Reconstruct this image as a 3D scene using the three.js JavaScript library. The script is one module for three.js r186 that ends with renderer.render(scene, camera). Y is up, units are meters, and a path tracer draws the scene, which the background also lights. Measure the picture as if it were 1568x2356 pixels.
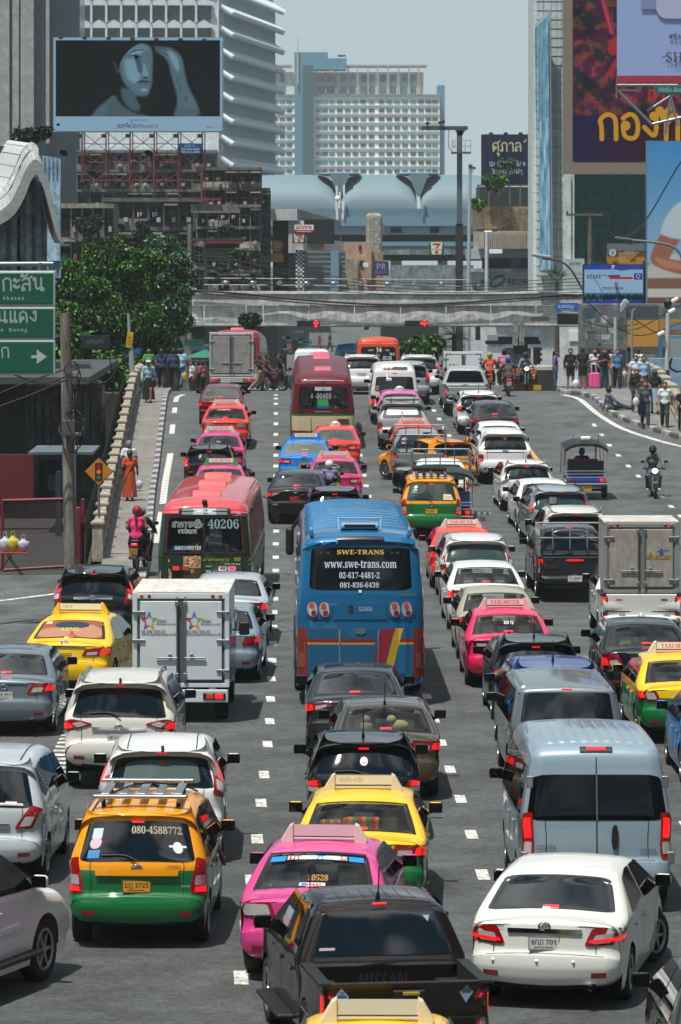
import*as THREE from 'three';
import{mergeGeometries}from 'three/addons/utils/BufferGeometryUtils.js';
import{RoundedBoxGeometry}from 'three/addons/geometries/RoundedBoxGeometry.js';
import{MarchingCubes}from 'three/addons/objects/MarchingCubes.js';
import{ImprovedNoise}from 'three/addons/math/ImprovedNoise.js';

// ---------- camera, sky, sun, exposure ----------
const scene=new THREE.Scene();
const F=10000,VX=650,VY=600,EYE=8.6,PW=1568,PH=2356;// lens in units of the photo scaled to 1568 x 2356
const camera=new THREE.PerspectiveCamera(2*Math.atan(1756/F)*180/Math.PI,1836/3512,1,6000);
camera.position.set(0,EYE,0);
camera.setViewOffset(1836,3512,918 - VX,1756 - VY,PW,PH);
camera.updateProjectionMatrix();
camera.focus=88;camera.userData.fStop=5;
const renderer=new THREE.WebGLRenderer();
renderer.toneMapping=THREE.LinearToneMapping;
renderer.toneMappingExposure=1.2;
renderer.shadowMap.enabled=true;
const noise3=new ImprovedNoise();
const sstep=THREE.MathUtils.smoothstep,lerp=THREE.MathUtils.lerp,clamp=THREE.MathUtils.clamp;
function fbm(x,y,z,n=4){let s=0,a=0.5;for(let i=0;i<n;i++){s+=a*noise3.noise(x,y,z);x=x*2.03+7.1;y=y*2.03+3.7;z=z*2.03+1.3;a*=0.5;}return s;}
{
const W=1024,H=512,d=new Float32Array(W*H*4);
for(let j=0;j<H;j++){
const el=((j+0.5)/H - 0.5)*Math.PI,y=Math.sin(el);
for(let i=0;i<W;i++){
const az=((i+0.5)/W)*2*Math.PI,k=1/(Math.max(y,0)+0.22);
const cx=Math.cos(az)*Math.cos(el)*k,cz=Math.sin(az)*Math.cos(el)*k;
const c=sstep(fbm(cx*2.6,3.3,cz*2.6,6)+0.02,-0.04,0.14)*sstep(y,0.1,0.34);
const h=Math.pow(1 - Math.max(y - 0.07,0),6),o=(j*W+i)*4;
const s=[lerp(0.045,0.385,h),lerp(0.11,0.482,h),lerp(0.19,0.512,h)];
const cl=0.72+1.3*fbm(cx*5+9,1.1,cz*5,4);
d[o]=lerp(s[0],cl*0.97,c*0.92);d[o+1]=lerp(s[1],cl,c*0.92);d[o+2]=lerp(s[2],cl*1.03,c*0.92);d[o+3]=1;
if(y<0){d[o]=0.3;d[o+1]=0.34;d[o+2]=0.36;}
}
}
const t=new THREE.DataTexture(d,W,H,THREE.RGBAFormat,THREE.FloatType);
t.mapping=THREE.EquirectangularReflectionMapping;t.magFilter=THREE.LinearFilter;t.needsUpdate=true;
scene.background=t;scene.environment=t;
scene.backgroundIntensity=1.0;scene.environmentIntensity=1.0;
}
const sun=new THREE.DirectionalLight(new THREE.Color(1,0.965,0.9),4.5);
sun.position.set(-0.22*300,300,0.3*300 - 120);sun.target.position.set(0,0,-120);
sun.castShadow=true;sun.shadow.mapSize.set(4096,4096);sun.shadow.radius=1.5;
Object.assign(sun.shadow.camera,{left:-120,right:120,top:220,bottom:-220,near:10,far:700});
scene.add(sun,sun.target);
scene.fog=new THREE.FogExp2(new THREE.Color(0.72,0.79,0.8),0.00016);

// ---------- ground height along the road (D = metres ahead of the camera) ----------
const GT=[[-60,0],[60,0],[84.75,0.04],[104.75,0.14],[128.75,0.6],[148.75,1.22],[164.75,2.03],[172.75,2.54],[178,2.82],[184.75,2.95],[192,2.85],[205,2.35],[220,1.7],[240,0.95],[260,0.4],[285,0],[400,0],[5000,0]];
function G(D){
let i=1;while(i<GT.length - 2&&GT[i+1][0]<D)i++;
const[x0,y0]=GT[i],[x1,y1]=GT[i+1];
if(D<GT[1][0])return 0;
const sl=(k)=>k<=0||k>=GT.length - 1?0:(GT[k+1][1]- GT[k - 1][1])/(GT[k+1][0]- GT[k - 1][0]);
const h=x1 - x0,t=clamp((D - x0)/h,0,1),m0=sl(i)*h,m1=sl(i+1)*h;
return(2*t**3 - 3*t*t+1)*y0+(t**3 - 2*t*t+t)*m0+(-2*t**3+3*t*t)*y1+(t**3 - t*t)*m1;
}
const slope=(D)=>(G(D+0.5)- G(D - 0.5));
const V=(x,y,z)=>new THREE.Vector3(x,y,z);
const at=(px,py,D)=>V((px - VX)/F*D,EYE -(py - VY)/F*D,-D);// a point of the photo at distance D
const X=(px,D)=>(px - VX)/F*D,Y=(py,D)=>EYE -(py - VY)/F*D;
function groundD(py,h=0){// distance at which a row of the photo meets the ground (+h)
let p=30;for(let D=30;D<400;D+=0.25){if(VY+F*(EYE - G(D)- h)/D<=py){return lerp(p,D,0.5);}p=D;}return 400;
}
const ground=(px,py)=>{const D=groundD(py);return V(X(px,D),G(D),-D);};

const LATER=[];
// ---------- helpers ----------
function rng(a){return()=>{a|=0;a=a+0x6D2B79F5|0;let t=Math.imul(a ^ a>>>15,1|a);t=t+Math.imul(t ^ t>>>7,61|t)^ t;return((t ^ t>>>14)>>>0)/4294967296;};}
const R=rng(7),rr=(a,b)=>a+(b - a)*R();
const taken={};
function numbered(n){const k=taken[n]=(taken[n]??-1)+1;return k?n+'_'+String(k).padStart(3,'0'):n;}
function shade(o){o.castShadow=o.receiveShadow=true;return o;}
function thing(name,label,category,group,parent=scene){
const o=new THREE.Group();o.name=numbered(name);Object.assign(o.userData,{label,category});if(group)o.userData.group=group;
parent.add(o);return o;
}
function part(parent,name,geo,mat,label){const m=shade(new THREE.Mesh(geo,mat));m.name=name;if(label)m.userData.label=label;parent.add(m);return m;}
function struct(name,geo,mat,kind='structure'){const m=shade(new THREE.Mesh(geo,mat));m.name=numbered(name);m.userData.kind=kind;scene.add(m);return m;}
function single(name,label,category,geo,mat,group){const m=shade(new THREE.Mesh(geo,mat));m.name=numbered(name);Object.assign(m.userData,{label,category});if(group)m.userData.group=group;scene.add(m);return m;}
const UPV=V(0,1,0);
class GB{// collects shapes into one geometry
constructor(){this.g=[];}
add(g,m){g=g.index?g.toNonIndexed():g.clone();for(const k of Object.keys(g.attributes))if(!['position','normal','uv'].includes(k))g.deleteAttribute(k);if(m){g.applyMatrix4(m);if(m.determinant()<0)for(const k of Object.keys(g.attributes)){const a=g.attributes[k],n=a.itemSize;for(let i=0;i<a.count;i+=3)for(let c=0;c<n;c++){const p=(i+1)*n+c,q=(i+2)*n+c,t=a.array[p];a.array[p]=a.array[q];a.array[q]=t;}}}this.g.push(g);return this;}
box(x,y,z,w,h,d,rx=0,ry=0,rz=0){return this.add(new THREE.BoxGeometry(w,h,d),new THREE.Matrix4().compose(V(x,y,z),new THREE.Quaternion().setFromEuler(new THREE.Euler(rx,ry,rz)),V(1,1,1)));}
rbox(x,y,z,w,h,d,r=0.02,rx=0,ry=0,rz=0){return this.add(new RoundedBoxGeometry(w,h,d,2,Math.min(r,w/2.01,h/2.01,d/2.01)),new THREE.Matrix4().compose(V(x,y,z),new THREE.Quaternion().setFromEuler(new THREE.Euler(rx,ry,rz)),V(1,1,1)));}
ball(x,y,z,a,b=a,c=a,n=12){return this.add(new THREE.SphereGeometry(1,n,Math.max(6,n*0.7|0)),new THREE.Matrix4().compose(V(x,y,z),new THREE.Quaternion(),V(a,b,c)));}
cyl(x,y,z,r0,r1,h,n=12,axis='y'){const g=new THREE.CylinderGeometry(r1,r0,h,n);if(axis==='x')g.rotateZ(-Math.PI/2);if(axis==='z')g.rotateX(Math.PI/2);return this.add(g,new THREE.Matrix4().makeTranslation(x,y,z));}
bar(a,b,r,n=6,r1=r){const d=b.clone().sub(a),l=d.length();const g=new THREE.CylinderGeometry(r1,r,l,n);return this.add(g,new THREE.Matrix4().compose(a.clone().add(b).multiplyScalar(0.5),new THREE.Quaternion().setFromUnitVectors(UPV,d.divideScalar(l||1)),V(1,1,1)));}
tube(pts,r,n=5,seg=0){const c=new THREE.CatmullRomCurve3(pts,false,'centripetal');return this.add(new THREE.TubeGeometry(c,seg||pts.length*5,r,n));}
quad(a,b,c,d,u=1,v=1){const g=new THREE.BufferGeometry();g.setAttribute('position',new THREE.Float32BufferAttribute([a,b,c,a,c,d].flatMap((p)=>[p.x,p.y,p.z]),3));g.setAttribute('uv',new THREE.Float32BufferAttribute([0,0,u,0,u,v,0,0,u,v,0,v],2));g.computeVertexNormals();return this.add(g);}
extr(pts,depth,m,bevel=0){const s=new THREE.Shape(pts.map((p)=>new THREE.Vector2(p[0],p[1])));return this.add(new THREE.ExtrudeGeometry(s,{depth,bevelEnabled:bevel>0,bevelSize:bevel,bevelThickness:bevel,bevelSegments:2}),m);}
get(){return mergeGeometries(this.g);}
}
const gb=()=>new GB();
const rot=(p,ry,s=1)=>new THREE.Matrix4().compose(p,new THREE.Quaternion().setFromEuler(new THREE.Euler(0,ry,0)),V(s,s,s));
// grid surface from a function (s,t) -> point
function surf(f,n,m,closedN=false){
const p=[],uv=[],ix=[];
for(let j=0;j<=m;j++)for(let i=0;i<=n;i++){const q=f(i/n,j/m);p.push(q.x,q.y,q.z);uv.push(q.u??i/n,q.v??j/m);}
for(let j=0;j<m;j++)for(let i=0;i<n;i++){const a=j*(n+1)+i;ix.push(a,a+1,a+n+2,a,a+n+2,a+n+1);}
const g=new THREE.BufferGeometry();g.setAttribute('position',new THREE.Float32BufferAttribute(p,3));g.setAttribute('uv',new THREE.Float32BufferAttribute(uv,2));g.setIndex(ix);g.computeVertexNormals();return g;
}

const cache={},memo=(k,f)=>cache[k]??=f();
// ---------- textures ----------
function dtex(w,h,f,srgb=true,wrap=true){
const d=new Uint8Array(w*h*4);
for(let y=0;y<h;y++)for(let x=0;x<w;x++){const c=f(x,y),o=(y*w+x)*4;d[o]=c[0];d[o+1]=c[1]??c[0];d[o+2]=c[2]??c[0];d[o+3]=255;}
const t=new THREE.DataTexture(d,w,h);if(srgb)t.colorSpace=THREE.SRGBColorSpace;t.magFilter=THREE.LinearFilter;if(wrap)t.wrapS=t.wrapT=THREE.RepeatWrapping;t.needsUpdate=true;return t;
}
function ctex(w,h,draw){
const c=document.createElement('canvas');c.width=w;c.height=h;const x=c.getContext('2d');draw(x,w,h);
const t=new THREE.CanvasTexture(c);t.colorSpace=THREE.SRGBColorSpace;t.anisotropy=8;return t;
}
// small prints share atlas sheets: cell() draws one and gives its place, remap() moves a geometry's uv there
const atlases=[];
function cell(w,h,draw){
let a=atlases.find((k)=>k.fit(w,h));
if(!a){
const c=document.createElement('canvas');c.width=c.height=2048;const t=new THREE.CanvasTexture(c);t.colorSpace=THREE.SRGBColorSpace;
a={x:c.getContext('2d'),shelves:[],top:0,fit(w,h){this.s=this.shelves.find((s)=>s.h>=h&&s.h<=h*1.6+8&&s.x+w<=2046);if(!this.s&&this.top+h<=2046){this.s={y:this.top,h,x:0};this.shelves.push(this.s);this.top+=h+3;}return!!this.s;},
decal:new THREE.MeshStandardMaterial({map:t,transparent:true,roughness:0.4}),solid:new THREE.MeshStandardMaterial({map:t,roughness:0.4}),matt:new THREE.MeshPhysicalMaterial({map:t,roughness:1,specularIntensity:0})};
atlases.push(a);a.fit(w,h);
}
const px=a.s.x,py=a.s.y;a.s.x+=w+3;a.x.save();a.x.beginPath();a.x.rect(px,py,w,h);a.x.clip();a.x.translate(px,py);draw(a.x,w,h);a.x.restore();
return{a,r:[(px+0.5)/2048,1 -(py+h - 0.5)/2048,(px+w - 0.5)/2048,1 -(py+0.5)/2048]};
}
function remap(g,{r}){g=g.clone();const u=g.attributes.uv;for(let i=0;i<u.count;i++)u.setXY(i,lerp(r[0],r[2],u.getX(i)),lerp(r[1],r[3],u.getY(i)));return g;}
function board(parent,name,geo,w,h,draw,kind='solid',label){const c=cell(w,h,draw);return part(parent,name,remap(geo,c),c.a[kind],label);}
// tileable value noise
function tnoise(seed,n){const r=rng(seed),v=Array.from({length:n*n},r);return(x,y)=>{const fx=x*n,fy=y*n,x0=Math.floor(fx),y0=Math.floor(fy),a=fx - x0,b=fy - y0,g=(i,j)=>v[((j%n+n)%n)*n+(i%n+n)%n],s=a*a*(3 - 2*a),t=b*b*(3 - 2*b);return lerp(lerp(g(x0,y0),g(x0+1,y0),s),lerp(g(x0,y0+1),g(x0+1,y0+1),s),t);};}
// strokes of Thai letters on a grid 10 high: [width, strokes, loops]
const TH={
'ก':[8.5,'1.5,0 1.5,5.5 .6,6.6 1.6,8.6 4,9.8 6.5,8.6 7,6 7,0'],'ะ':[6,'1,8 2.2,6.9 3.6,6.9 5,8.4|1,3.2 2.2,2.1 3.6,2.1 5,3.6','1.4,8.2,.8|1.4,3.4,.8'],
'ส':[9,'1.2,1.6 1.6,4.6 4,5.4 7,4.5|1.4,8 3.5,9.8 6,9.3 7,7 7,0|5.6,8.6 8.4,11','2,1.1,1'],'น':[9.8,'2.4,8.6 2.4,.4 6.6,2.6|6.8,9.8 6.8,2','1.6,8.9,.9|7.6,1.2,1.1'],
'เ':[4.2,'1.8,9.8 1.8,1.5','2.7,1,.9'],'แ':[8,'1.8,9.8 1.8,1.5|5.4,9.8 5.4,1.5','2.7,1,.9|6.3,1,.9'],'ด':[9,'2,0 1.2,5 1.6,8.2 4,9.8 6.6,8.4 7.2,6 7.2,0|2.2,.4 3.2,3','3.8,3.8,1'],'ต':[9,'2,0 1.2,5 1.6,8.2 3,9.8 4.2,8.6 5.4,9.8 7,8 7.2,6 7.2,0|2.2,.4 3.2,3','3.8,3.8,1'],
'ง':[7,'5.6,9 5.8,5 5,.4 1,4.6','4.7,8.9,.9'],'อ':[8.5,'1.3,5.4 1.2,2 3,.2 6,.3 7,3 7,6.5 5.5,9.3 3.5,9.8 1.2,8','2.2,5.2,1'],'ท':[8.6,'2.4,8.5 2.4,0|2.4,5.5 4.5,9 5.8,9.7 6.9,8.4 6.9,0','1.6,8.9,.9'],
'พ':[9.6,'2.3,8.2 2.9,.4 5.1,6.8 7.3,.4 8.1,9.8','1.6,8.9,.9'],'ฟ':[9.6,'2.3,8.2 2.9,.4 5.1,6.8 7.3,.4 8.1,13','1.6,8.9,.9'],'ภ':[9,'2.5,1 2.5,5.5 1.2,6.6 2.5,8.8 5,9.8 7,8.6 7.4,6 7.4,0','1.7,.9,.9'],'ถ':[9,'2.5,1.4 2.5,5.5 1.2,6.6 2.5,8.8 5,9.8 7,8.6 7.4,6 7.4,0','3.2,.9,.9'],
'ศ':[9.4,'2,0 1.2,5 1.6,8.2 4,9.8 6.6,8.4 7.2,6 7.2,0|2.2,.4 3.2,3|6.2,9.2 8.8,11.4','3.8,3.8,1'],'า':[6.6,'1,8.2 2.6,9.8 4.6,9 5.2,7 5.2,0'],'ล':[8.5,'1.2,1.6 1.6,4.6 4,5.4 7,4.5|1.4,8 3.5,9.8 6,9.3 7,7 7,0','2,1.1,1'],'ร':[6.4,'4.6,1 4.7,5.4 1.8,7 2,9 5.6,9.6','3.7,1,.9'],
'ม':[9,'2.4,8.6 2.4,1.6|2.4,1 7.2,1.6 7.2,9.8','1.6,8.9,.9|1.7,1,.9'],'ใ':[5,'3.4,11 1.6,11.4 1.2,13 3,13.6 3,0','3.9,.8,.9'],'ไ':[4.8,'.8,13 2,11.4 3,13.2 3,0'],'ว':[7.4,'5.6,1 5.8,7 4,9.7 1,8.3','4.7,1,.9'],'ย':[8.6,'1.2,8.4 2.8,6.4 1.4,4.6 2.4,.4 6.8,.4 6.8,9.8','1.9,9,.9'],
'บ':[8.8,'2.4,8.5 2.4,.4 7,.4 7,9.8','1.6,8.9,.9'],'ป':[8.8,'2.4,8.5 2.4,.4 7,.4 7,13','1.6,8.9,.9'],'ห':[8.8,'2.4,8.5 2.4,0|2.4,3.6 6,7.8|6,7 7,0','1.6,8.9,.9|6.8,8.7,.9'],'ข':[8,'2.4,6.6 1.4,9.6 3.6,9.4 2.6,6 2.6,.4 6.6,.4 6.6,9.8','1.6,7,.8'],'ช':[8.4,'2.4,6.6 1.4,9.6 3.6,9.4 2.6,6 2.6,.4 6.6,.4 6.6,8 8.2,10.4','1.6,7,.8'],'ซ':[8.4,'2.4,6.6 1.4,9.6 2.4,8.8 3.4,9.6 2.6,6 2.6,.4 6.6,.4 6.6,8 8.2,10.4','1.6,7,.8'],
'จ':[8,'3,5 4.4,.4 6.8,0 6.8,6 5.5,9.3 3.5,9.8 1.2,8.2','2.6,5.6,.9'],'ค':[9,'2,0 1.2,5 1.6,8.2 4,9.8 6.6,8.4 7.2,6 7.2,0|2,.4 3,2.6','4,4.2,1.1'],'ธ':[8,'1.4,6.2 1.4,.4 6.6,.4 6.6,5 1.6,7 3,9.8 6.4,9.2'],'ณ':[11,'2.4,8.6 2.4,.6 4.4,5 6,8 6,1|9.2,9.8 9.2,2','1.6,8.9,.9|8.2,1.1,1'],'ฎ':[9,'2.5,1.4 2.5,5.5 1.2,6.6 2.5,8.8 5,9.8 7,8.6 7.4,6 7.4,-2 4,-2','1.8,.9,.9'],
'ั':[0,'-4.4,11.4 -2.6,11.2 -.4,13.4','-4.6,12.2,.8'],'ิ':[0,'-6.4,11 -4,13 -1.4,11 -6.4,11'],'ี':[0,'-6.4,11 -4,13 -1.4,11 -6.4,11|-1.4,11 -1.4,13.8'],'่':[0,'-2,13.6 -2,16'],'้':[0,'-4.2,14.6 -3,13.8 -1,16','-4.4,15.2,.7'],'์':[0,'-3.8,12.4 -1.6,14.6','-4,11.8,.8'],'ุ':[0,'-1.6,-1.4 -1.6,-4','-2.4,-1.6,.7'],'ู':[0,'-4,-1.4 -4,-3.6 -1.6,-3.6 -1.6,-1.4'],
};
function glyphs(x,text,px,py,h,color,wt=1.15){// draws Thai strokes (and plain text for the rest) with its baseline at px,py; returns the width
const k=h/10;let p=px;x.strokeStyle=x.fillStyle=color;x.lineCap='round';x.lineJoin='round';x.lineWidth=wt*k;
for(const ch of text){
const g=TH[ch];
if(!g){x.font=`bold ${h * 1.35}px sans-serif`;x.textAlign='left';x.textBaseline='alphabetic';x.fillText(ch,p,py);p+=x.measureText(ch).width;continue;}
for(const s of g[1].split('|')){const q=s.split(' ').map((a)=>a.split(',').map(Number)).map(([a,b])=>[p+a*k,py - b*k]);x.beginPath();x.moveTo(...q[0]);for(let i=1;i<q.length - 1;i++){x.quadraticCurveTo(...q[i],(q[i][0]+q[i+1][0])/2,(q[i][1]+q[i+1][1])/2);}x.lineTo(...q[q.length - 1]);x.stroke();}
if(g[2])for(const s of g[2].split('|')){const[a,b,r]=s.split(',').map(Number);x.beginPath();x.arc(p+a*k,py - b*k,r*k,0,7);x.stroke();}
p+=g[0]*k;
}
return p - px;
}
function say(x,text,cx,cy,size,color,font='sans-serif',wt='bold',max){x.fillStyle=color;x.font=`${wt} ${size}px ${font}`;x.textAlign='center';x.textBaseline='middle';x.fillText(text,cx,cy,max);}

// ---------- materials ----------
const C=(h)=>new THREE.Color(h);
const mats={};
function std(color,rough=0.7,metal=0,extra){const k=color+'|'+rough+'|'+metal+(extra?JSON.stringify(extra):'');return mats[k]??=new THREE.MeshStandardMaterial({color:C(color),roughness:rough,metalness:metal,...extra});}
function paint(color,rough=0.4,metal=0.0){return mats['p'+color+rough+metal]??=new THREE.MeshPhysicalMaterial({color:C(color),roughness:rough,metalness:metal,specularIntensity:0.35,clearcoat:0.8,clearcoatRoughness:0.03});}
function glow(color,k=1){return mats['g'+color+k]??=new THREE.MeshStandardMaterial({color:C(color),roughness:0.4,emissive:C(color),emissiveIntensity:k});}
const M={
glass:new THREE.MeshPhysicalMaterial({color:C('#060b0c'),roughness:0.02,ior:1.8}),
tint:new THREE.MeshPhysicalMaterial({color:C('#040607'),roughness:0.03,ior:1.4}),
clear:new THREE.MeshPhysicalMaterial({color:C('#dbe6e1'),roughness:0.0,ior:1.5,transmission:1,thickness:0}),
rubber:std('#131313',0.85),black:std('#0b0b0c',0.55),under:std('#050505',0.9),chrome:std('#d9dcde',0.12,1),alloy:std('#9fa3a6',0.32,0.9),steel:std('#8f9497',0.4,0.8),
red:new THREE.MeshPhysicalMaterial({color:C('#8c0d12'),roughness:0.15,clearcoat:1,clearcoatRoughness:0.03}),brake:new THREE.MeshPhysicalMaterial({color:C('#d2101a'),roughness:0.2,clearcoat:1,emissive:C('#ff1a1a'),emissiveIntensity:0.75}),
amber:new THREE.MeshPhysicalMaterial({color:C('#c04a10'),roughness:0.2,clearcoat:1}),lens:new THREE.MeshPhysicalMaterial({color:C('#c9c6c4'),roughness:0.12,metalness:0.35,clearcoat:1}),white:std('#e6e6e2',0.5),cream:std('#cfc7b3',0.6),greyplastic:std('#4a4d50',0.6),
};
// ---------- ground, road, pavements, kerbs, markings ----------
const asphaltTex=(()=>{const a=tnoise(1,16),b=tnoise(2,64),c=tnoise(3,256),r=rng(11),n=1024,e=tnoise(4,8);
return dtex(n,n,(x,y)=>{const u=x/n,v=y/n,s=r();let g=70+(a(u,v)- 0.5)*16+(b(u,v)- 0.5)*14+(c(u,v)- 0.5)*22+(e(u,v)- 0.5)*12+(s>0.985?36:s<0.02?-22:(s - 0.5)*12);return[g*0.95,g,g*0.995];});})();
const gritBump=(()=>{const r=rng(12),c=tnoise(5,128);return dtex(512,512,(x,y)=>{const g=128+(c(x/512,y/512)- 0.5)*120+(r()- 0.5)*90;return[g];},false);})();
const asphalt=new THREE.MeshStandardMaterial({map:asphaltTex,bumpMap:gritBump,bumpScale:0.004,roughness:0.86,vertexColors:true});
const concreteTex=(seed,amp)=>memoT('con'+seed+amp,()=>{const a=tnoise(seed,8),b=tnoise(seed+1,32),c=tnoise(seed+2,128),st=tnoise(seed+3,24);return dtex(512,512,(x,y)=>{const u=x/512,v=y/512,streak=(st(u,v*0.12)- 0.5)*30;return[clamp(205+((a(u,v)- 0.5)*48+(b(u,v)- 0.5)*34+(c(u,v)- 0.5)*26+streak)*amp,0,255)];});});
const tcache={};function memoT(k,f){return tcache[k]??=f();}
const concrete=(base,seed,amp=1,tint=[1,1,1],rough=0.85)=>memoT('cm'+base+seed+amp+tint,()=>{const c=new THREE.Color().setRGB(...tint.map((k)=>Math.min(255,base*k)/255),THREE.SRGBColorSpace),f=new THREE.Color().setRGB(205/255,0,0,THREE.SRGBColorSpace).r;return new THREE.MeshStandardMaterial({map:concreteTex(seed%5*10+3,amp<0.75?0.6:amp<1.3?1:1.6),color:c.multiplyScalar(1/f),roughness:rough});});
function metres(g,k=1){// box-projected uv in metres
g=g.index?g.toNonIndexed():g;const p=g.attributes.position,uv=new Float32Array(p.count*2),a=V(),b=V(),c=V();
for(let i=0;i<p.count;i+=3){a.fromBufferAttribute(p,i);b.fromBufferAttribute(p,i+1);c.fromBufferAttribute(p,i+2);const n=b.clone().sub(a).cross(c.clone().sub(a)),x=Math.abs(n.x),y=Math.abs(n.y),z=Math.abs(n.z);[a,b,c].forEach((q,j)=>{const[s,t]=y>=x&&y>=z?[q.x,q.z]:x>=z?[q.z,q.y]:[q.x,q.y];uv[(i+j)*2]=s*k;uv[(i+j)*2+1]=t*k;});}
g.setAttribute('uv',new THREE.BufferAttribute(uv,2));return g;
}
const curve=(px,h=0)=>{const q=px.map(([x,y])=>{const D=groundD(y,h);return[D,X(x,D)];}).sort((a,b)=>a[0]- b[0]);return(D)=>{if(D<=q[0][0])return q[0][1]+(D - q[0][0])*(q[1][1]- q[0][1])/(q[1][0]- q[0][0])*0.6;for(let i=1;i<q.length;i++)if(D<=q[i][0])return lerp(q[i - 1][1],q[i][1],(D - q[i - 1][0])/(q[i][0]- q[i - 1][0]));return q[q.length - 1][1];};};
const XL=curve([[343,1310],[346,1290],[350,1233],[358,1137],[366,1083],[373,1023],[380,963],[385,925],[389,908]]);// left kerb
const XR=curve([[1297,907.5],[1333,910],[1360,917],[1382,936],[1403,954],[1436,970],[1468,982],[1522,999],[1568,1012]]);// right kerb
const XBL=curve([[238,1283],[248,1233],[257,1190],[263,1153],[273,1110],[287,1047],[300,983],[310,935],[317,908]],0.15);// left balustrade
const D0=groundD(1320),D1=187;
{
const gm=new THREE.MeshStandardMaterial({map:asphaltTex,roughness:0.9,color:C('#b8b4ac')});
const g=new THREE.PlaneGeometry(4400,5200,1,1).rotateX(-Math.PI/2);g.translate(0,-0.08,-2400);const uv=g.attributes.uv;for(let i=0;i<uv.count;i++)uv.setXY(i,uv.getX(i)*550,uv.getY(i)*650);struct('ground',g,gm);
// road: one sheet following the hump
const p=[],u=[],col=[],ix=[],nx=60,ds=[];for(let D=20;D<100;D+=2)ds.push(D);for(let D=100;D<200;D+=1.5)ds.push(D);for(let D=200;D<330;D+=4)ds.push(D);ds.push(380,460,600,900);
for(const D of ds)for(let i=0;i<=nx;i++){
const wide=sstep(D,187,190),a=D<D0 - 1?-34:D<187?XL(D)- 0.02:lerp(XL(187),-45,wide),b=D<100?40:D<187?XR(D)+0.02:lerp(XR(187),60,wide),x=lerp(a,b,i/nx);
p.push(x,G(D)+(D<187?0:0),-D);u.push(x/9,D/9);
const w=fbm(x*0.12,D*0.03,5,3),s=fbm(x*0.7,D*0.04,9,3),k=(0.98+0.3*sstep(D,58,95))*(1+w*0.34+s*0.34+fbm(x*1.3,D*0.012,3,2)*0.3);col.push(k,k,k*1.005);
}
for(let j=0;j<ds.length - 1;j++)for(let i=0;i<nx;i++){const a=j*(nx+1)+i;ix.push(a,a+1,a+nx+2,a,a+nx+2,a+nx+1);}
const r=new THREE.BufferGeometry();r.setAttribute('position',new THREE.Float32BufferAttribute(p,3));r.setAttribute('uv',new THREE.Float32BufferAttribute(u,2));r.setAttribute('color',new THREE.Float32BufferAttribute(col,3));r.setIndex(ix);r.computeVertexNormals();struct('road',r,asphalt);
// pavements on both sides of the hump
const strip=(fa,fb,d0,d1,h,n=6)=>surf((s,t)=>{const D=lerp(d0,d1,t),q=V(lerp(fa(D),fb(D),s),G(D)+h,-D);q.u=q.x/7;q.v=D/7;return q;},n,Math.ceil((d1 - d0)/1.5));
struct('pavement',strip(XBL,(D)=>XL(D)- 0.2,D0 - 4,190,0.15),concrete(122,31,0.5,[1,0.98,0.93]));
struct('pavement',strip((D)=>XR(D)+0.2,(D)=>XR(D)+(D>150?9:7),96,190,0.15),concrete(112,35,0.5,[1,0.99,0.96]));
struct('embankment',(()=>{const g=gb();g.add(surf((s,t)=>{const D=lerp(D0 - 4,230,t);return V(XBL(Math.min(D,187))- 0.3,lerp(-0.1,G(D)+0.15,s),-D);},1,60));return g.get();})(),concrete(70,37));
// kerbs of single stones, painted black and white
const kg=new RoundedBoxGeometry(0.2,0.32,0.96,2,0.03),km=[concrete(158,41,1.3),concrete(82,43,1)];
for(const[name,f,a,b,sx]of[['left_kerb',XL,D0 - 2,189,-1],['right_kerb',XR,97,189.5,1]]){
const k=new THREE.Group();k.name='kerb';k.name=numbered('kerb');k.userData.kind='structure';scene.add(k);let i=0;
for(let D=a;D<b;i++){const dx=f(D+0.5)- f(D - 0.5),st=1/Math.hypot(1,dx),m=part(k,'kerb_stone',kg,km[i%2]);m.position.set(f(D)+sx*0.1,G(D)+0.015,-D);m.rotation.order='YXZ';m.rotation.y=-Math.atan(dx);m.rotation.x=Math.atan(slope(D));D+=st;}
}
// markings
const mm=concrete(190,47,1.6,[1,0.99,0.95],0.75),ym=concrete(190,49,1,[1,0.74,0.36],0.75);
const grp=(n)=>{const k=new THREE.Group();k.name=numbered(n);k.userData.kind='structure';scene.add(k);return k;};
const dash=(k,x,y,len,w,m=mm,xt)=>{const D=groundD(y),cx=X(x,D),x2=xt??((D2)=>X(x,D));part(k,'dash',surf((s,t)=>{const d=D - len/2+t*len,q=V(cx+(t - 0.5)*len*(xt??0)+(s - 0.5)*w,G(d)+0.005,-d);q.u=q.x;q.v=d;return q;},1,2),m);};
let k=grp('lane_line');
for(const[x,y]of[[635,909],[635,917],[635,929],[635,951],[635,975],[635,999],[635,1023],[635,1048],[635,1073],[635,1096],[635,1121],[635,1146],[635,1171],[635,1196],[636,1222],[635,1251],[635,1283],[635,1313],[635,1347],[633,1378],[631,1408],[630,1442],[629,1479],[627,1520],[625,1561],[623,1610],[621,1661],[616,1711],[608,1781],[601,1850],[592,1929],[579,2025],[568,2130],[555,2247],[541,2375]])dash(k,x,y,1.0,0.17,mm,y>1500?-0.02:0);
k=grp('lane_line');
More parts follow.
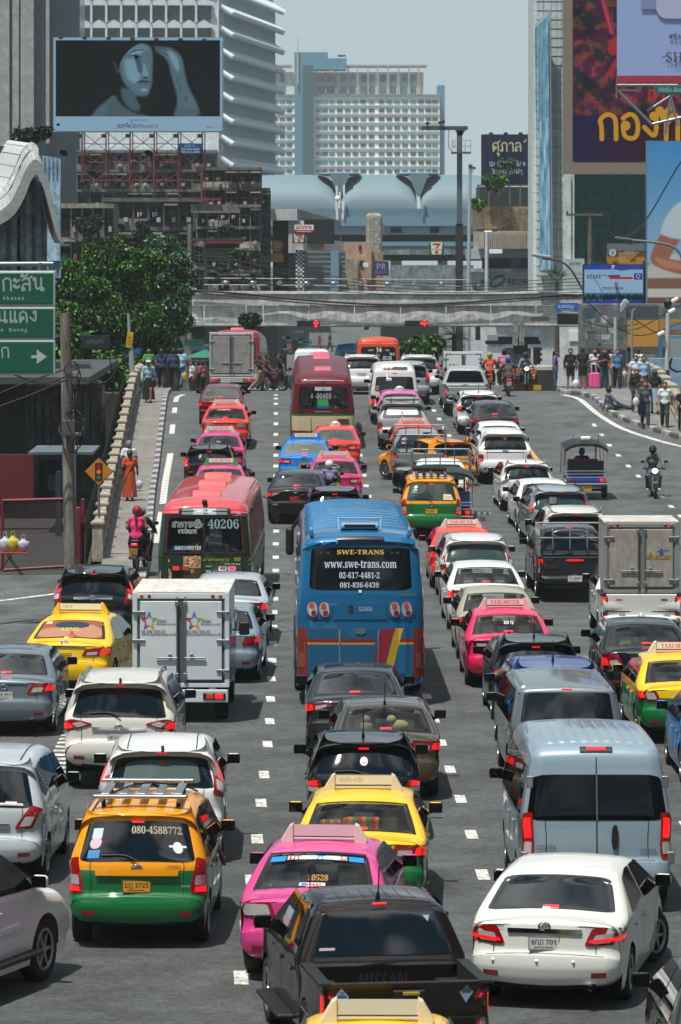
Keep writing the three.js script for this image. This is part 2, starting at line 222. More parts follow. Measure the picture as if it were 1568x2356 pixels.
for(const[x,y]of[[790,912],[798,930],[807,951],[815,975],[822,1000],[827,1022],[829,1047],[832,1071],[838,1094],[843,1118],[849,1143],[855,1166],[861,1192],[867,1222],[873,1251],[880,1283],[888,1313],[896,1347],[905,1378],[914,1408],[924,1442],[935,1479],[947,1520],[964,1561],[983,1603],[1000,1655],[1016,1710],[1036,1771],[1060,1839],[1085,1918],[1111,2011],[1142,2120],[1178,2245],[1210,2375]])dash(k,x,y,1.0,0.17);
k=grp('lane_line');for(const[x,y]of[[999,944],[1011,965],[1023,985],[1034,1002],[1048,1022],[1058,1046]])dash(k,x,y,1.0,0.16);
k=grp('lane_line');for(const[x,y]of[[1368,978],[1385,1001],[1403,1024],[1423,1048],[1446,1072],[1469,1096],[1494,1120],[1521,1143],[1545,1166],[1567,1188],[1590,1210],[1580,1900]])dash(k,x,y,1.0,0.16);
const ribbon=(pts,w,m,n='edge_line')=>{const q=pts.map(([x,y])=>ground(x,y)),c=new THREE.CatmullRomCurve3(q);struct(n,surf((s,t)=>{const a=c.getPoint(t),d=c.getTangent(t),l=V(-d.z,0,d.x).normalize().multiplyScalar((s - 0.5)*w),r=a.add(l);r.y=G(-r.z)+0.006;r.u=r.x;r.v=r.z;return r;},1,pts.length*8),m);};
ribbon([[1296,908.5],[1327,916],[1349,931],[1374,952],[1403,971],[1436,988],[1482,1004],[1522,1016],[1575,1029]],0.24,mm);
ribbon([[375,1160],[381,1110],[387,1075],[393,1043]],0.22,mm);ribbon([[396,998],[398,977]],0.2,mm);ribbon([[401,950],[403,938]],0.2,mm);ribbon([[404,925],[410,913],[424,908]],0.2,mm);
ribbon([[362,1250],[368,1200],[372,1178]],0.2,mm);
ribbon([[1180,985],[1200,1010],[1222,1039],[1269,1100],[1330,1175],[1440,1300],[1555,1412],[1640,1490]],0.16,ym,'centre_line');
ribbon([[-40,1387],[0,1382],[70,1374],[138,1366]],0.2,mm);ribbon([[1180,1500],[1100,1400]],0.02,mm);
k=grp('hatched_strip');for(let i=0;i<46;i++){const y0=groundD(1800)+i*0.62,f=i/45,x=lerp(118,292,sstep(f,-0.2,1.1)),D=y0;const cx=X(x+8,D),wd=0.55;part(k,'stripe',surf((s,t)=>{const q=V(cx+(s - 0.5)*wd*(1 - f*0.25),G(D)+0.005,-D - t*0.3);q.u=q.x;q.v=q.z;return q;},1,1),mm);}
k=grp('road_patch');for(const[x,D,w,l,c]of[[-2.2,150,1.2,6,118],[4.3,66,1.4,5,84],[1.2,118,0.9,4,90],[-6.5,62,1.6,7,92],[9.5,120,1.6,9,100],[-1.9,68,1.1,3,86],[6.4,88,1.2,6,112]])part(k,'patch',surf((s,t)=>{const d=D+t*l,q=V(x+(s - 0.5)*w+0.04*Math.sin(d*5),G(d)+0.003,-d);q.u=q.x/3;q.v=d/3;return q;},3,12),concrete(c,55+c,0.5,[0.96,1,1],0.9));
// repaired cracks, oil drips
const ck=std('#232526',0.9),cr=grp('road_crack');const q=rng(77);
for(let i=0;i<30;i++){let x=-3+q()*9,D=42+q()*110;if(i<14){x=-3.4+q()*2;D=120+q()*50;}else{D=95+q()*60;}const pts=[];for(let j=0;j<7;j++){pts.push([x,D]);x+=(q()- 0.5)*0.9;D+=0.35+q()*0.6;}part(cr,'crack',surf((s,t)=>{const f=t*6,a=Math.min(5,Math.floor(f)),b=f - a,xx=lerp(pts[a][0],pts[a+1][0],b),dd=lerp(pts[a][1],pts[a+1][1],b);return V(xx+(s - 0.5)*0.022,G(dd)+0.004,-dd);},1,18),ck);}
part(cr,'drain_grate',surf((s,t)=>{const D=groundD(1185)+t*1.0,x=X(1106,D)+(s - 0.5)*0.7;return V(x,G(D)+0.007,-D);},1,1),new THREE.MeshStandardMaterial({map:dtex(32,4,(x)=>x%8<4?[30]:[105]),roughness:0.7}));
}
// ---------- the place around the road ----------
const PB=(g,x0,y0,x1,y1,D,dep=1)=>g.box(X((x0+x1)/2,D),(Y(y0,D)+Y(y1,D))/2,-D - dep/2,(x1 - x0)/F*D,(y1 - y0)/F*D,dep);// box whose front face fills a rectangle of the photo at distance D
const pb=(p,n,m,D,dep,...r)=>{const g=gb();for(let i=0;i<r.length;i+=4)PB(g,r[i],r[i+1],r[i+2],r[i+3],D,dep);return part(p,n,metres(g.get(),0.25),m);};
const pp=(x0,y0,x1,y1,D)=>{const g=new THREE.PlaneGeometry((x1 - x0)/F*D,(y1 - y0)/F*D);g.translate(X((x0+x1)/2,D),(Y(y0,D)+Y(y1,D))/2,-D);return g;};
const BLD=(label,cat='building',name='building')=>thing(name,label,cat);
function leaves(seed,clumps,n,size,cols,long=2.1){// many small bent leaves through a crown
const r=rng(seed),p=[],c=[],ix=[],nn=[],cc=cols.map((q)=>C(q));
for(let i=0;i<n;i++){
const k=clumps[Math.floor(r()*clumps.length)],u=r()*2 - 1,th=r()*6.283,rad=Math.cbrt(0.25+0.75*r()),q=Math.sqrt(1 - u*u),b=V(k[0]+q*Math.cos(th)*k[3]*rad,k[1]+u*(k[4]??k[3]*0.8)*rad,k[2]+q*Math.sin(th)*k[3]*rad);
const a=V(r()- 0.5,r()*0.8 - 0.55,r()- 0.5).normalize(),s=V(r()- 0.5,r()- 0.5,r()- 0.5).cross(a).normalize(),z=size*(0.6+r()*0.8),e=p.length/3,nrm=a.clone().cross(s).normalize();if(nrm.y<0)nrm.negate();
const q0=b,q1=b.clone().addScaledVector(a,z*long*0.5).addScaledVector(s,z*0.5),q2=b.clone().addScaledVector(a,z*long).add(V(0,-z*0.3,0)),q3=b.clone().addScaledVector(a,z*long*0.5).addScaledVector(s,-z*0.5),cl=cc[Math.floor(r()*cc.length)],f=0.75+r()*0.5;
for(const w of[q0,q1,q2,q3]){p.push(w.x,w.y,w.z);c.push(cl.r*f,cl.g*f,cl.b*f);nn.push(nrm.x,nrm.y,nrm.z);}ix.push(e,e+1,e+2,e,e+2,e+3);
}
const g=new THREE.BufferGeometry();g.setAttribute('position',new THREE.Float32BufferAttribute(p,3));g.setAttribute('normal',new THREE.Float32BufferAttribute(nn,3));g.setAttribute('color',new THREE.Float32BufferAttribute(c,3));g.setAttribute('uv',new THREE.Float32BufferAttribute(new Float32Array(p.length/3*2),2));g.setIndex(ix);return g;
}
const leafM=new THREE.MeshPhysicalMaterial({vertexColors:true,roughness:0.6,transmission:0.3,thickness:0,side:THREE.DoubleSide});
const bark=concrete(72,81,1,[1,0.86,0.7]);
const GRN1=['#2c6a22','#3d8528','#1f5020','#5fa52c','#76ae3e'],GRN2=['#3f7a44','#5f9a6a','#2f6834','#7fae88'];
function tree(label,x,D,y0,cl,n,size,cols,group){const t=thing('tree',label,'tree',group),bx=X(x,D),g=gb();t.position.set(bx,y0,-D);const cs=cl.map(([px,py,r,dz])=>[X(px,D)- bx,Y(py,D)- y0,dz??0,r/F*D]);const top=cs.reduce((a,q)=>a+q[1],0)/cs.length;g.bar(V(0,0,0),V(0.1,top*0.55,0),0.26,10,0.17);cs.forEach((q)=>g.bar(V(0.1,top*0.5,0),V(q[0]*0.8,q[1]- q[3]*0.3,q[2]*0.8),0.12,6,0.04));part(t,'trunk',metres(g.get()),bark);part(t,'crown',leaves(x*7+3,cs,n,size,cols),leafM);return t;}
function shrub(name,label,px,py,D,r,n,cols,size=0.1,stem=r*1.2){const t=thing(name,label,'plant');t.position.set(X(px,D),Y(py,D),-D);part(t,'foliage',leaves(px|0,[[0,0,0,r/F*D],[r/F*D*0.5,r/F*D*0.4,0,r/F*D*0.7],[-r/F*D*0.5,r/F*D*0.3,0,r/F*D*0.7]],n,size,cols),leafM);part(t,'stem',gb().bar(V(0,-stem/F*D,0),V(0,0.1,0),0.04).get(),bark);return t;}
function palm(label,px,py,D,rad,h){const t=thing('palm_tree',label,'palm tree','fan palms'),r=rng(px|0);t.position.set(X(px,D),Y(py,D)- h,-D);part(t,'trunk',gb().bar(V(0,0,0),V(0,h,0),0.16,8,0.12).get(),bark);const q=rad/F*D;for(let i=0;i<22;i++){const a=r()*6.28,e=-0.3+r()*1.5,d=V(Math.cos(a)*Math.cos(e),Math.sin(e),Math.sin(a)*Math.cos(e)),s=V(-Math.sin(a),0,Math.cos(a)),g=gb();for(let k=-3;k<=3;k++){const m=d.clone().multiplyScalar(q*0.45).add(V(0,h,0)),tip=d.clone().addScaledVector(s,k*0.22).normalize().multiplyScalar(q*(1 - Math.abs(k)*0.05)).add(V(0,h - q*0.12,0)),w=s.clone().multiplyScalar(q*0.035);g.quad(m.clone().sub(w),m.clone().add(w),tip.clone().addScaledVector(w,0.15),tip.clone().addScaledVector(w,-0.15));}g.bar(V(0,h,0),d.clone().multiplyScalar(q*0.45).add(V(0,h,0)),0.015,4);part(t,'frond',g.get(),std(['#2c5a3a','#3a6a48','#24502f'][i%3],0.6));}return t;}
const grime=(b,seed,t)=>concrete(b,seed,1.5,t,0.9),dk=std('#0c1114',0.8),win=new THREE.MeshPhysicalMaterial({color:C('#12262c'),roughness:0.08,ior:1.6}),teal=new THREE.MeshPhysicalMaterial({color:C('#0a2f30'),roughness:0.1,ior:1.6});
// --- balustrades ---
function balustrade(label,spots,h=1.0){
const t=thing('balustrade',label,'balustrade'),cm=concrete(150,91,1.2,[1,0.96,0.86]);
const post=memo('bpost',()=>gb().rbox(0,h/2 - 0.05,0,0.3,h+0.1,0.3,0.03).rbox(0,h - 0.04,0,0.38,0.08,0.38,0.02).add(new THREE.ConeGeometry(0.25,0.13,4).rotateY(Math.PI/4),new THREE.Matrix4().makeTranslation(0,h+0.065,0)).get());
spots.forEach((p,i)=>{const m=part(t,'post',post,cm);m.position.copy(p);if(!i)return;const a=spots[i - 1],d=p.clone().sub(a),l=Math.hypot(d.x,d.z),s=V(a.x,a.y,a.z).add(p).multiplyScalar(0.5);const g=gb(),ang=Math.atan2(d.x,d.z);g.rbox(0,h*0.84,0,0.26,0.14,l - 0.3,0.03,-Math.atan2(d.y,l)).rbox(0,0.1,0,0.24,0.2,l - 0.3,0.02,-Math.atan2(d.y,l));const n=Math.max(2,Math.round((l - 0.4)/0.42));for(let k=0;k<n;k++){const z=(k+0.5)/n*(l - 0.4)-(l - 0.4)/2;g.rbox(0,h*0.48+z/l*d.y,z,0.14,h*0.62,0.26,0.04);}const q=part(t,'rail_panel',g.get(),cm);q.position.copy(s);q.rotation.y=ang;});
}
{const s=[];for(let D=groundD(1284,0.15);D<188;D+=3.3)s.push(V(XBL(D)- 0.14,G(D)+0.15,-D));balustrade('cream concrete balustrade with capped posts along the left pavement',s);}
const RBAL=[[1452,891,190],[1486,889,189],[1499,896,186.5],[1511,907,183],[1522,923,179.5],[1534,941,176],[1549,960,172.5],[1562,983,168.5],[1576,1004,164],[1600,1030,158]].map(([x,y,D])=>V(X(x,D),G(D)+0.15,-D));
balustrade('cream concrete balustrade with capped posts curving along the right pavement',RBAL);
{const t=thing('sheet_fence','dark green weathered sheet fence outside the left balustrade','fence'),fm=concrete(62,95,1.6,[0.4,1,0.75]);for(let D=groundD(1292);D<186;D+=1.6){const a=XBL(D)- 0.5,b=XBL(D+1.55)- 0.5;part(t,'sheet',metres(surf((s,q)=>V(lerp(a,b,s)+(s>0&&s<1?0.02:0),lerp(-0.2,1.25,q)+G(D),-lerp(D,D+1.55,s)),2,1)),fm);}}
// --- footbridge across the junction ---
{
const D=245,t=thing('footbridge','grey concrete footbridge crossing above the junction','footbridge'),cm=concrete(190,101,0.8,[1,1,0.98]),P=[];
pb(t,'deck',concrete(150,105),D+0.5,4.5,420,745,1345,752);pb(t,'parapet',cm,D - 0.15,0.3,440,676,1345,702);pb(t,'coping',concrete(205,107,0.8),D - 0.25,0.5,438,670,1346,676);pb(t,'lower_ledge',cm,D - 0.2,0.5,425,743,1345,749);pb(t,'far_parapet',cm,D+4.6,0.3,425,682,1340,745);
const xs=[440,470,567,606,711,816,922,1027,1130,1234,1342];for(let i=0;i<xs.length - 1;i++){const a=xs[i]+1.2,b=xs[i+1]- 1.2,y0=703,y1=743,w=0.07,c=[(a+b)/2,(y0+y1)/2],q=(x,y,dd)=>at(x,y,D+dd),g=gb(),pts=[q(a,y0,0),q(b,y0,0),q(b,y1,0),q(a,y1,0)],m=q(c[0],c[1],b - a>60?-w:-0.02);for(let k=0;k<4;k++){const u=pts[k],v=pts[(k+1)%4],tri=new THREE.BufferGeometry();tri.setAttribute('position',new THREE.Float32BufferAttribute([v,u,m].flatMap((z)=>[z.x,z.y,z.z]),3));tri.setAttribute('uv',new THREE.Float32BufferAttribute([0,0,1,0,0.5,0.5],2));tri.computeVertexNormals();g.add(tri);}PB(g,a,y0,b,y1,D+0.01,0.3);part(t,'panel',metres(g.get(),0.4),cm);}
const c=part(t,'pier',metres((()=>{const g=gb();PB(g,1164,802,1222,905,D+1,1.6);PB(g,1180,742,1192,795,D - 0.4,0.5);PB(g,1195,742,1207,795,D - 0.4,0.5);return g.get();})()),grime(120,109));pb(t,'pier_cap',std('#2a3034',0.8),D+0.6,2,1120,785,1245,792,1150,776,1240,785,1185,792,1215,815);pb(t,'pier_band',std('#3a6a70',0.6),D+0.97,0.02,1164,830,1222,833);pb(t,'pier',grime(110,111),D+1,2,415,745,440,930);
const rm=M.steel;for(const y of[640,655])part(t,'rail',gb().bar(at(470,y,D+4.8),at(1080,y+4,D+4.8),0.028).get(),rm);for(let i=0;i<9;i++)part(t,'lamp_pod',gb().ball(X(520+i*62,D+4.8),Y(650+i*0.5,D+4.8),-D - 4.8,0.2,0.13,0.15).get(),M.steel);
const wires=thing('cable_bundle','sagging black cable bundle hung along the footbridge','cables');part(wires,'cable',gb().tube([at(440,668,D - 0.4),at(560,676,D - 0.4),at(700,690,D - 0.4),at(900,701,D - 0.4),at(1060,696,D - 0.4),at(1200,686,D - 0.4),at(1345,678,D - 0.4)],0.07,6).get(),M.black);part(wires,'cable',gb().tube([at(440,671,D - 0.5),at(620,690,D - 0.5),at(820,704,D - 0.5),at(1040,701,D - 0.5),at(1345,682,D - 0.5)],0.04,5).get(),M.black);
for(let k=0;k<5;k++)part(wires,'cable',gb().tube([at(400,570+k*14,D - 2),at(700,628+k*9,D - 2),at(1000,652+k*7,D - 2),at(1345,640+k*8,D - 2)],0.022,4).get(),M.black);
}
for(const[x,D,lab,c]of[[505,246.6,'person in white on the footbridge, far left','#b9bdc0'],[650,246.6,'dark clothed person bending on the footbridge behind the arrow signal','#17191c'],[720,246.6,'person with long hair on the footbridge, left of the centre','#24282e'],[759,246.6,'person walking right on the footbridge, centre left','#1e2226'],[788,246.6,'dark haired person on the footbridge, centre','#101214'],[831,246.6,'person in pale blue on the footbridge beside a child','#8fa3b4'],[844,246.4,'child on the footbridge beside the person in pale blue','#22262c'],[870,246.6,'broad person in navy on the footbridge, right of the child','#1a2634']])LATER.push(()=>person({label:lab,x,D,Y:Y(745,245)-(x===844?0.35:0.05),top:c,bottom:'#1b1e22',s:x===844?0.8:1,yaw:x%2?60:-40,group:'people on the footbridge'}));
// --- traffic signals, street signs, poles ---
function signal(label,x0,y0,x1,y1,D,lit,arrow){const t=thing('traffic_light',label,'traffic light','overhead traffic signals');pb(t,'housing',M.black,D,0.35,x0,y0,x1,y1);const w=(x1 - x0)/3,cy=(y0+y1)/2;for(let i=0;i<3;i++){part(t,'lens',gb().cyl(X(x0+w*(i+0.5),D),Y(cy,D),-D+0.01,w*0.36/F*D,w*0.36/F*D,0.04,16,'z').get(),std('#16181a',0.4));}if(lit>=0){const s=0.9*w/F*D/2,q=part(t,'lit_arrow',gb().extr([[-0.35,-1],[0.35,-1],[0.35,0],[0.9,0],[0,1],[-0.9,0],[-0.35,0]].map(([a,b])=>[a*s,b*s]),0.03).get(),M.sig);q.position.set(X(x0+w*(lit+0.5),D),Y(cy,D),-D+0.03);q.rotation.z=arrow;}return t;}
M.sig=new THREE.MeshStandardMaterial({color:C('#ff2a2a'),emissive:C('#ff1414'),emissiveIntensity:3});
{const t=signal('black overhead signal with a red up arrow below the footbridge, left of centre',684,738,736,751,243,2,0);pb(t,'bracket',M.steel,243.2,0.1,660,744,684,747,736,745,760,748);signal('black overhead signal with a red right arrow, above the orange bus',932,738,985,750,243,2,-Math.PI/2);const u=signal('unlit dark signal panel on a horizontal arm under the blue street sign',1283,722,1332,747,240,-1,0);pb(u,'arm',M.steel,240.1,0.12,1218,732,1352,735);pb(u,'camera',M.greyplastic,239.8,0.3,1222,728,1264,739);}
{const t=thing('street_sign','blue street name sign with a pointed end, right end of the footbridge','street sign');const D=240;part(t,'panel',gb().extr([[X(1277,D),Y(703,D)],[X(1281,D),Y(716,D)],[X(1330,D),Y(716,D)],[X(1336,D),Y(706,D)],[X(1330,D),Y(697,D)],[X(1281,D),Y(697,D)]],0.04,new THREE.Matrix4().makeTranslation(0,0,-D)).get(),std('#1c56a8',0.5));board(t,'lettering',pp(1282,698,1330,716,D - 0.1),192,72,(x)=>{glyphs(x,'ถ.เพชรบุร',8,42,26,'#c3d0dc',1.7);say(x,'Phetchaburi Rd',96,60,16,'#b0c0d0');},'decal');}
function pole(label,pts,r,m,o={}){const t=thing(o.name??'pole',label,o.cat??'pole',o.group);const q=pts.map(([x,y,D])=>at(x,y,D));part(t,'shaft',pts.length>2?gb().tube(q,r,8).get():gb().bar(q[0],q[1],r,10,o.r1??r*0.8).get(),m);o.more?.(t);return t;}
const conc=grime(112,121,[1,0.96,0.9]);
pole('square concrete utility pole with cable coils beside the green road sign',[[163,1330,112],[150,720,112]],0.17,conc,{name:'utility_pole',cat:'utility pole',more:(t)=>{for(let i=0;i<9;i++)part(t,'cable_loop',new THREE.TorusGeometry(0.2+(i%4)*0.07,0.018,5,18).rotateY(0.4+i*0.5).rotateX(i*0.4).translate(X(166+(i%3)*4,111.8),Y(850+i*22,111.8),-111.7),M.black);part(t,'junction_box',gb().rbox(X(160,111.7),Y(985,111.7),-111.7,0.3,0.4,0.2,0.03).get(),M.greyplastic);}});
pole('grey steel pole with a small camera next to the concrete utility pole',[[172,1330,113],[164,900,113]],0.09,M.steel,{more:(t)=>part(t,'camera',gb().rbox(X(176,113),Y(1000,113),-113,0.3,0.12,0.12,0.04).get(),M.greyplastic)});
pole('tall concrete pole behind the tree, left end of the footbridge',[[437,900,236],[437,515,236]],0.15,conc,{name:'utility_pole',cat:'utility pole'});
{const D=258,t=thing('mast','tall grey mast with a T arm, railed platform and a dark lower half','mast');pb(t,'shaft',std('#57666c',0.5,0.3),D,0.35,1052,300,1064,520);pb(t,'lower_shaft',grime(40,125),D,0.4,1049,515,1066,905);pb(t,'arm',std('#3d4a50',0.5),D,0.4,970,290,1077,299);part(t,'bracket',gb().extr([[X(1048,D),Y(299,D)],[X(1072,D),Y(299,D)],[X(1064,D),Y(312,D)],[X(1054,D),Y(312,D)]],0.3,new THREE.Matrix4().makeTranslation(0,0,-D - 0.3)).get(),std('#3d4a50',0.5));pb(t,'platform',std('#4a575c',0.5),D - 0.6,1.2,1040,349,1084,353);const g=gb();for(const x of[1040,1055,1070,1083])PB(g,x,322,x+1,350,D - 0.6,0.04);for(const y of[322,336])PB(g,1040,y,1084,y+1,D - 0.6,0.04);part(t,'railing',g.get(),M.steel);pb(t,'equipment_box',M.cream,D - 0.4,0.4,1041,324,1050,340);for(const[x,y]of[[984,284],[1013,282],[1020,280]])part(t,'floodlight',gb().rbox(X(x,D),Y(y,D),-D,0.22,0.16,0.3,0.05).bar(at(x,y,D),at(x,292,D),0.03).get(),M.black);part(t,'loose_cable',gb().tube([at(1033,298,D - 0.3),at(1034,340,D - 0.3),at(1044,352,D - 0.3)],0.02).get(),M.black);}
pole('slim white pole with cameras on top, right of the mast',[[1075,900,256],[1082,385,256]],0.14,std('#9aa6ac',0.5),{r1:0.1,more:(t)=>{part(t,'camera',gb().rbox(X(1083,256),Y(382,256),-256,0.24,0.22,0.3,0.06).rbox(X(1090,256),Y(386,256),-256,0.3,0.12,0.14,0.04).get(),M.greyplastic);part(t,'camera_arm',gb().bar(at(1082,402,256),at(1092,388,256),0.03).get(),M.steel);}});
pole('white pole with two floodlights, in front of the sports shop',[[1120,700,252],[1120,533,252]],0.12,std('#b3bcc0',0.5),{name:'street_lamp',cat:'street lamp',more:(t)=>{part(t,'cross_arm',gb().bar(at(1104,533,252),at(1142,533,252),0.06).get(),M.white);for(const x of[1106,1139])part(t,'floodlight',gb().rbox(X(x,252),Y(527,252),-252,0.4,0.26,0.4,0.1).get(),M.greyplastic);pb(t,'blank_sign',M.white,251.8,0.05,1126,573,1156,583);}});
pole('curved street lamp reaching left in front of the striped screen',[[1342,668,244],[1312,618,244],[1290,602,244],[1248,594,244]],0.06,std('#2b3135',0.5),{name:'street_lamp',cat:'street lamp',more:(t)=>part(t,'lamp_head',gb().rbox(X(1246,244),Y(589,244),-244,1.1,0.2,0.4,0.09,0,0,-0.15).get(),std('#8f9496',0.5))});
pole('curved street lamp over the blue advertising wall at the right edge',[[1572,760,200],[1566,585,200],[1545,566,200],[1500,557,200],[1455,553,200]],0.06,std('#5d686e',0.5),{name:'street_lamp',cat:'street lamp',more:(t)=>part(t,'lamp_head',gb().rbox(X(1435,200),Y(550,200),-200,0.8,0.16,0.36,0.07,0,0,-0.12).ball(X(1450,200),Y(557,200),-200,0.2,0.1,0.15).get(),M.greyplastic)});
pole('white pole with a wide lantern and floodlight near the right crowd',[[1417,890,196],[1416,730,196]],0.09,std('#a9b0b2',0.5),{name:'street_lamp',cat:'street lamp',group:'white lantern poles',more:(t)=>{part(t,'lantern_hat',gb().cyl(X(1417,196),Y(700,196),-196,0.22,0.14,0.1,16).get(),M.greyplastic);part(t,'lantern_glass',gb().cyl(X(1417,196),Y(709,196),-196,0.1,0.18,0.22,14).get(),M.cream);part(t,'floodlight',gb().rbox(X(1434,196),Y(705,196),-196,0.32,0.7,0.22,0.1,0,0,-0.6).get(),std('#8f9a9e',0.4));}});
pole('white pole with a wide lantern, cameras and a grey cabinet at the right edge',[[1534,890,186],[1537,720,186]],0.1,std('#b0b3b0',0.5),{name:'street_lamp',cat:'street lamp',group:'white lantern poles',more:(t)=>{part(t,'lantern_hat',gb().cyl(X(1537,186),Y(690,186),-186,0.24,0.14,0.1,16).get(),M.black);part(t,'lantern_body',gb().cyl(X(1537,186),Y(702,186),-186,0.12,0.2,0.3,14).get(),M.black);for(const[x,y]of[[1552,690],[1545,715],[1520,767]])part(t,'camera',gb().rbox(X(x,186),Y(y,186),-185.8,0.34,0.16,0.18,0.06,0,0,0.5).get(),M.white);pb(t,'cabinet',std('#7f8c8c',0.5),185.9,0.4,1541,779,1572,824);part(t,'cabinet_cable',gb().tube([at(1546,824,186),at(1542,845,186),at(1560,855,186),at(1575,850,186)],0.05).get(),M.black);part(t,'base',gb().cyl(X(1534,186),Y(868,186),-186,0.16,0.12,0.6).get(),M.black);}});
pole('thin grey hooked pole between the white lantern poles',[[1455,890,194],[1456,715,194],[1458,709,194],[1462,711,194]],0.05,std('#7d8486',0.5));
pole('wooden utility pole with a cross arm in front of the dark glass wall',[[1358,620,262],[1358,490,262]],0.16,grime(92,127,[1,0.86,0.7]),{name:'utility_pole',cat:'utility pole',more:(t)=>{part(t,'cross_arm',gb().box(X(1345,262),Y(494,262),-261.9,2.2,0.14,0.14).get(),grime(92,127,[1,0.86,0.7]));for(const x of[1305,1326,1366,1390])part(t,'insulator',gb().cyl(X(x,262),Y(489,262),-261.9,0.07,0.05,0.18).get(),M.black);}});
{const t=thing('overhead_wires','loose overhead wires on the right, over the screen and blue wall','cables');for(const[a,b,c,D]of[[[1360,492],[1440,545],[1500,500],240],[[1400,480],[1480,520],[1568,440],230],[[1340,500],[1420,620],[1568,560],235],[[1380,530],[1450,540],[1568,370],225],[[1345,690],[1440,760],[1568,700],200],[[1400,745],[1470,772],[1568,742],198],[[1440,720],[1500,760],[1568,790],197],[[1345,740],[1400,752],[1470,745],200]])part(t,'wire',gb().tube([at(a[0],a[1],D),at(b[0],b[1],D),at(c[0],c[1],D)],0.025,4,16).get(),M.black);const u=thing('overhead_wires','loose overhead wires on the left, across the tree and dark yard','cables');for(const[a,b,c,D]of[[[0,905],[60,880],[150,850],111],[[0,935],[80,905],[160,870],111],[[140,540],[200,560],[437,600],180],[[437,560],[520,590],[700,640],236],[[437,600],[560,640],[700,668],236],[[165,865],[240,880],[300,800],130],[[0,850],[100,880],[170,860],111.5],[[250,810],[262,900],[220,960],150]])part(u,'wire',gb().tube([at(a[0],a[1],D),at(b[0],b[1],D),at(c[0],c[1],D)],0.022,4,16).get(),M.black);}
// --- left foreground ---
{
const D=100,t=thing('road_sign','large green direction sign with Thai lettering and a white right arrow, left edge','road sign'),gm=std('#03523c',0.45),wm=std('#a9b5b0',0.5);
part(t,'gantry_pipe',gb().bar(at(-120,608,D+0.15),at(123,607,D+0.15),0.055,10).bar(at(-120,608,D+0.15),at(-120,1500,D+0.15),0.12,10).get(),M.steel);part(t,'hanger',gb().bar(at(93,604,D+0.1),at(93,626,D+0.1),0.04).get(),M.steel);
part(t,'backing_board',gb().rbox(X(16,D),Y(743,D),-D - 0.01,2.24,2.4,0.04,0.02).get(),wm);const rows=[[625,703,(x)=>{glyphs(x,'กะสน',20,176,120,'#93a5a0',1.5);glyphs(x,'ั',262,184,120,'#93a5a0',1.5);x.font='bold 46px sans-serif';x.fillStyle='#93b0a8';x.textAlign='left';x.letterSpacing='8px';x.fillText('kkasan',30,262);x.letterSpacing='0px';}],[707,780,(x)=>{glyphs(x,'นแดง',-30,150,112,'#93a5a0',1.5);x.font='bold 46px sans-serif';x.fillStyle='#93b0a8';x.textAlign='left';x.letterSpacing='8px';x.fillText('n  Daeng',6,240);x.letterSpacing='0px';}],[783,861,(x)=>{glyphs(x,'ก',10,160,100,'#93a5a0',1.5);x.fillStyle='#a9b5b0';x.beginPath();x.moveTo(292,138);x.lineTo(345,138);x.lineTo(342,84);x.lineTo(436,152);x.lineTo(342,220);x.lineTo(345,166);x.lineTo(292,166);x.fill();}]];
for(const[a,b,f]of rows){const p=part(t,'panel',gb().rbox(X(16,D),Y((a+b)/2,D),-D,2.22,(b - a)/100,0.05,0.02).get(),wm);part(p,'green_face',gb().rbox(X(16,D),Y((a+b)/2,D),-D+0.012,2.16,(b - a)/100 - 0.05,0.05,0.04).get(),gm);board(p,'lettering',pp(0,a,127,b,D - 0.04),512,314,f,'decal');}
}
{const D=119,t=thing('warning_sign','yellow diamond sign showing a traffic light, on a post by the first balustrade post','warning sign'),c=[X(228,D),Y(1085,D)];part(t,'post',gb().bar(V(c[0],0,-D),V(c[0],c[1]+0.2,-D),0.035,8).get(),M.steel);part(t,'panel',gb().rbox(c[0],c[1],-D+0.06,0.56,0.56,0.03,0.012,0,0,Math.PI/4).get(),std('#1c1a12',0.5));part(t,'yellow_face',gb().rbox(c[0],c[1],-D+0.07,0.53,0.53,0.03,0.012,0,0,Math.PI/4).get(),std('#b9720c',0.5));part(t,'symbol',gb().box(c[0],c[1],-D+0.09,0.2,0.48,0.01).get(),M.black);['#8f1a1a','#c9801a','#1d6a4a'].forEach((k,i)=>part(t,'symbol_disc',gb().cyl(c[0],c[1]+0.15 - i*0.15,-D+0.1,0.065,0.065,0.01,20,'z').get(),std(k,0.5)));}
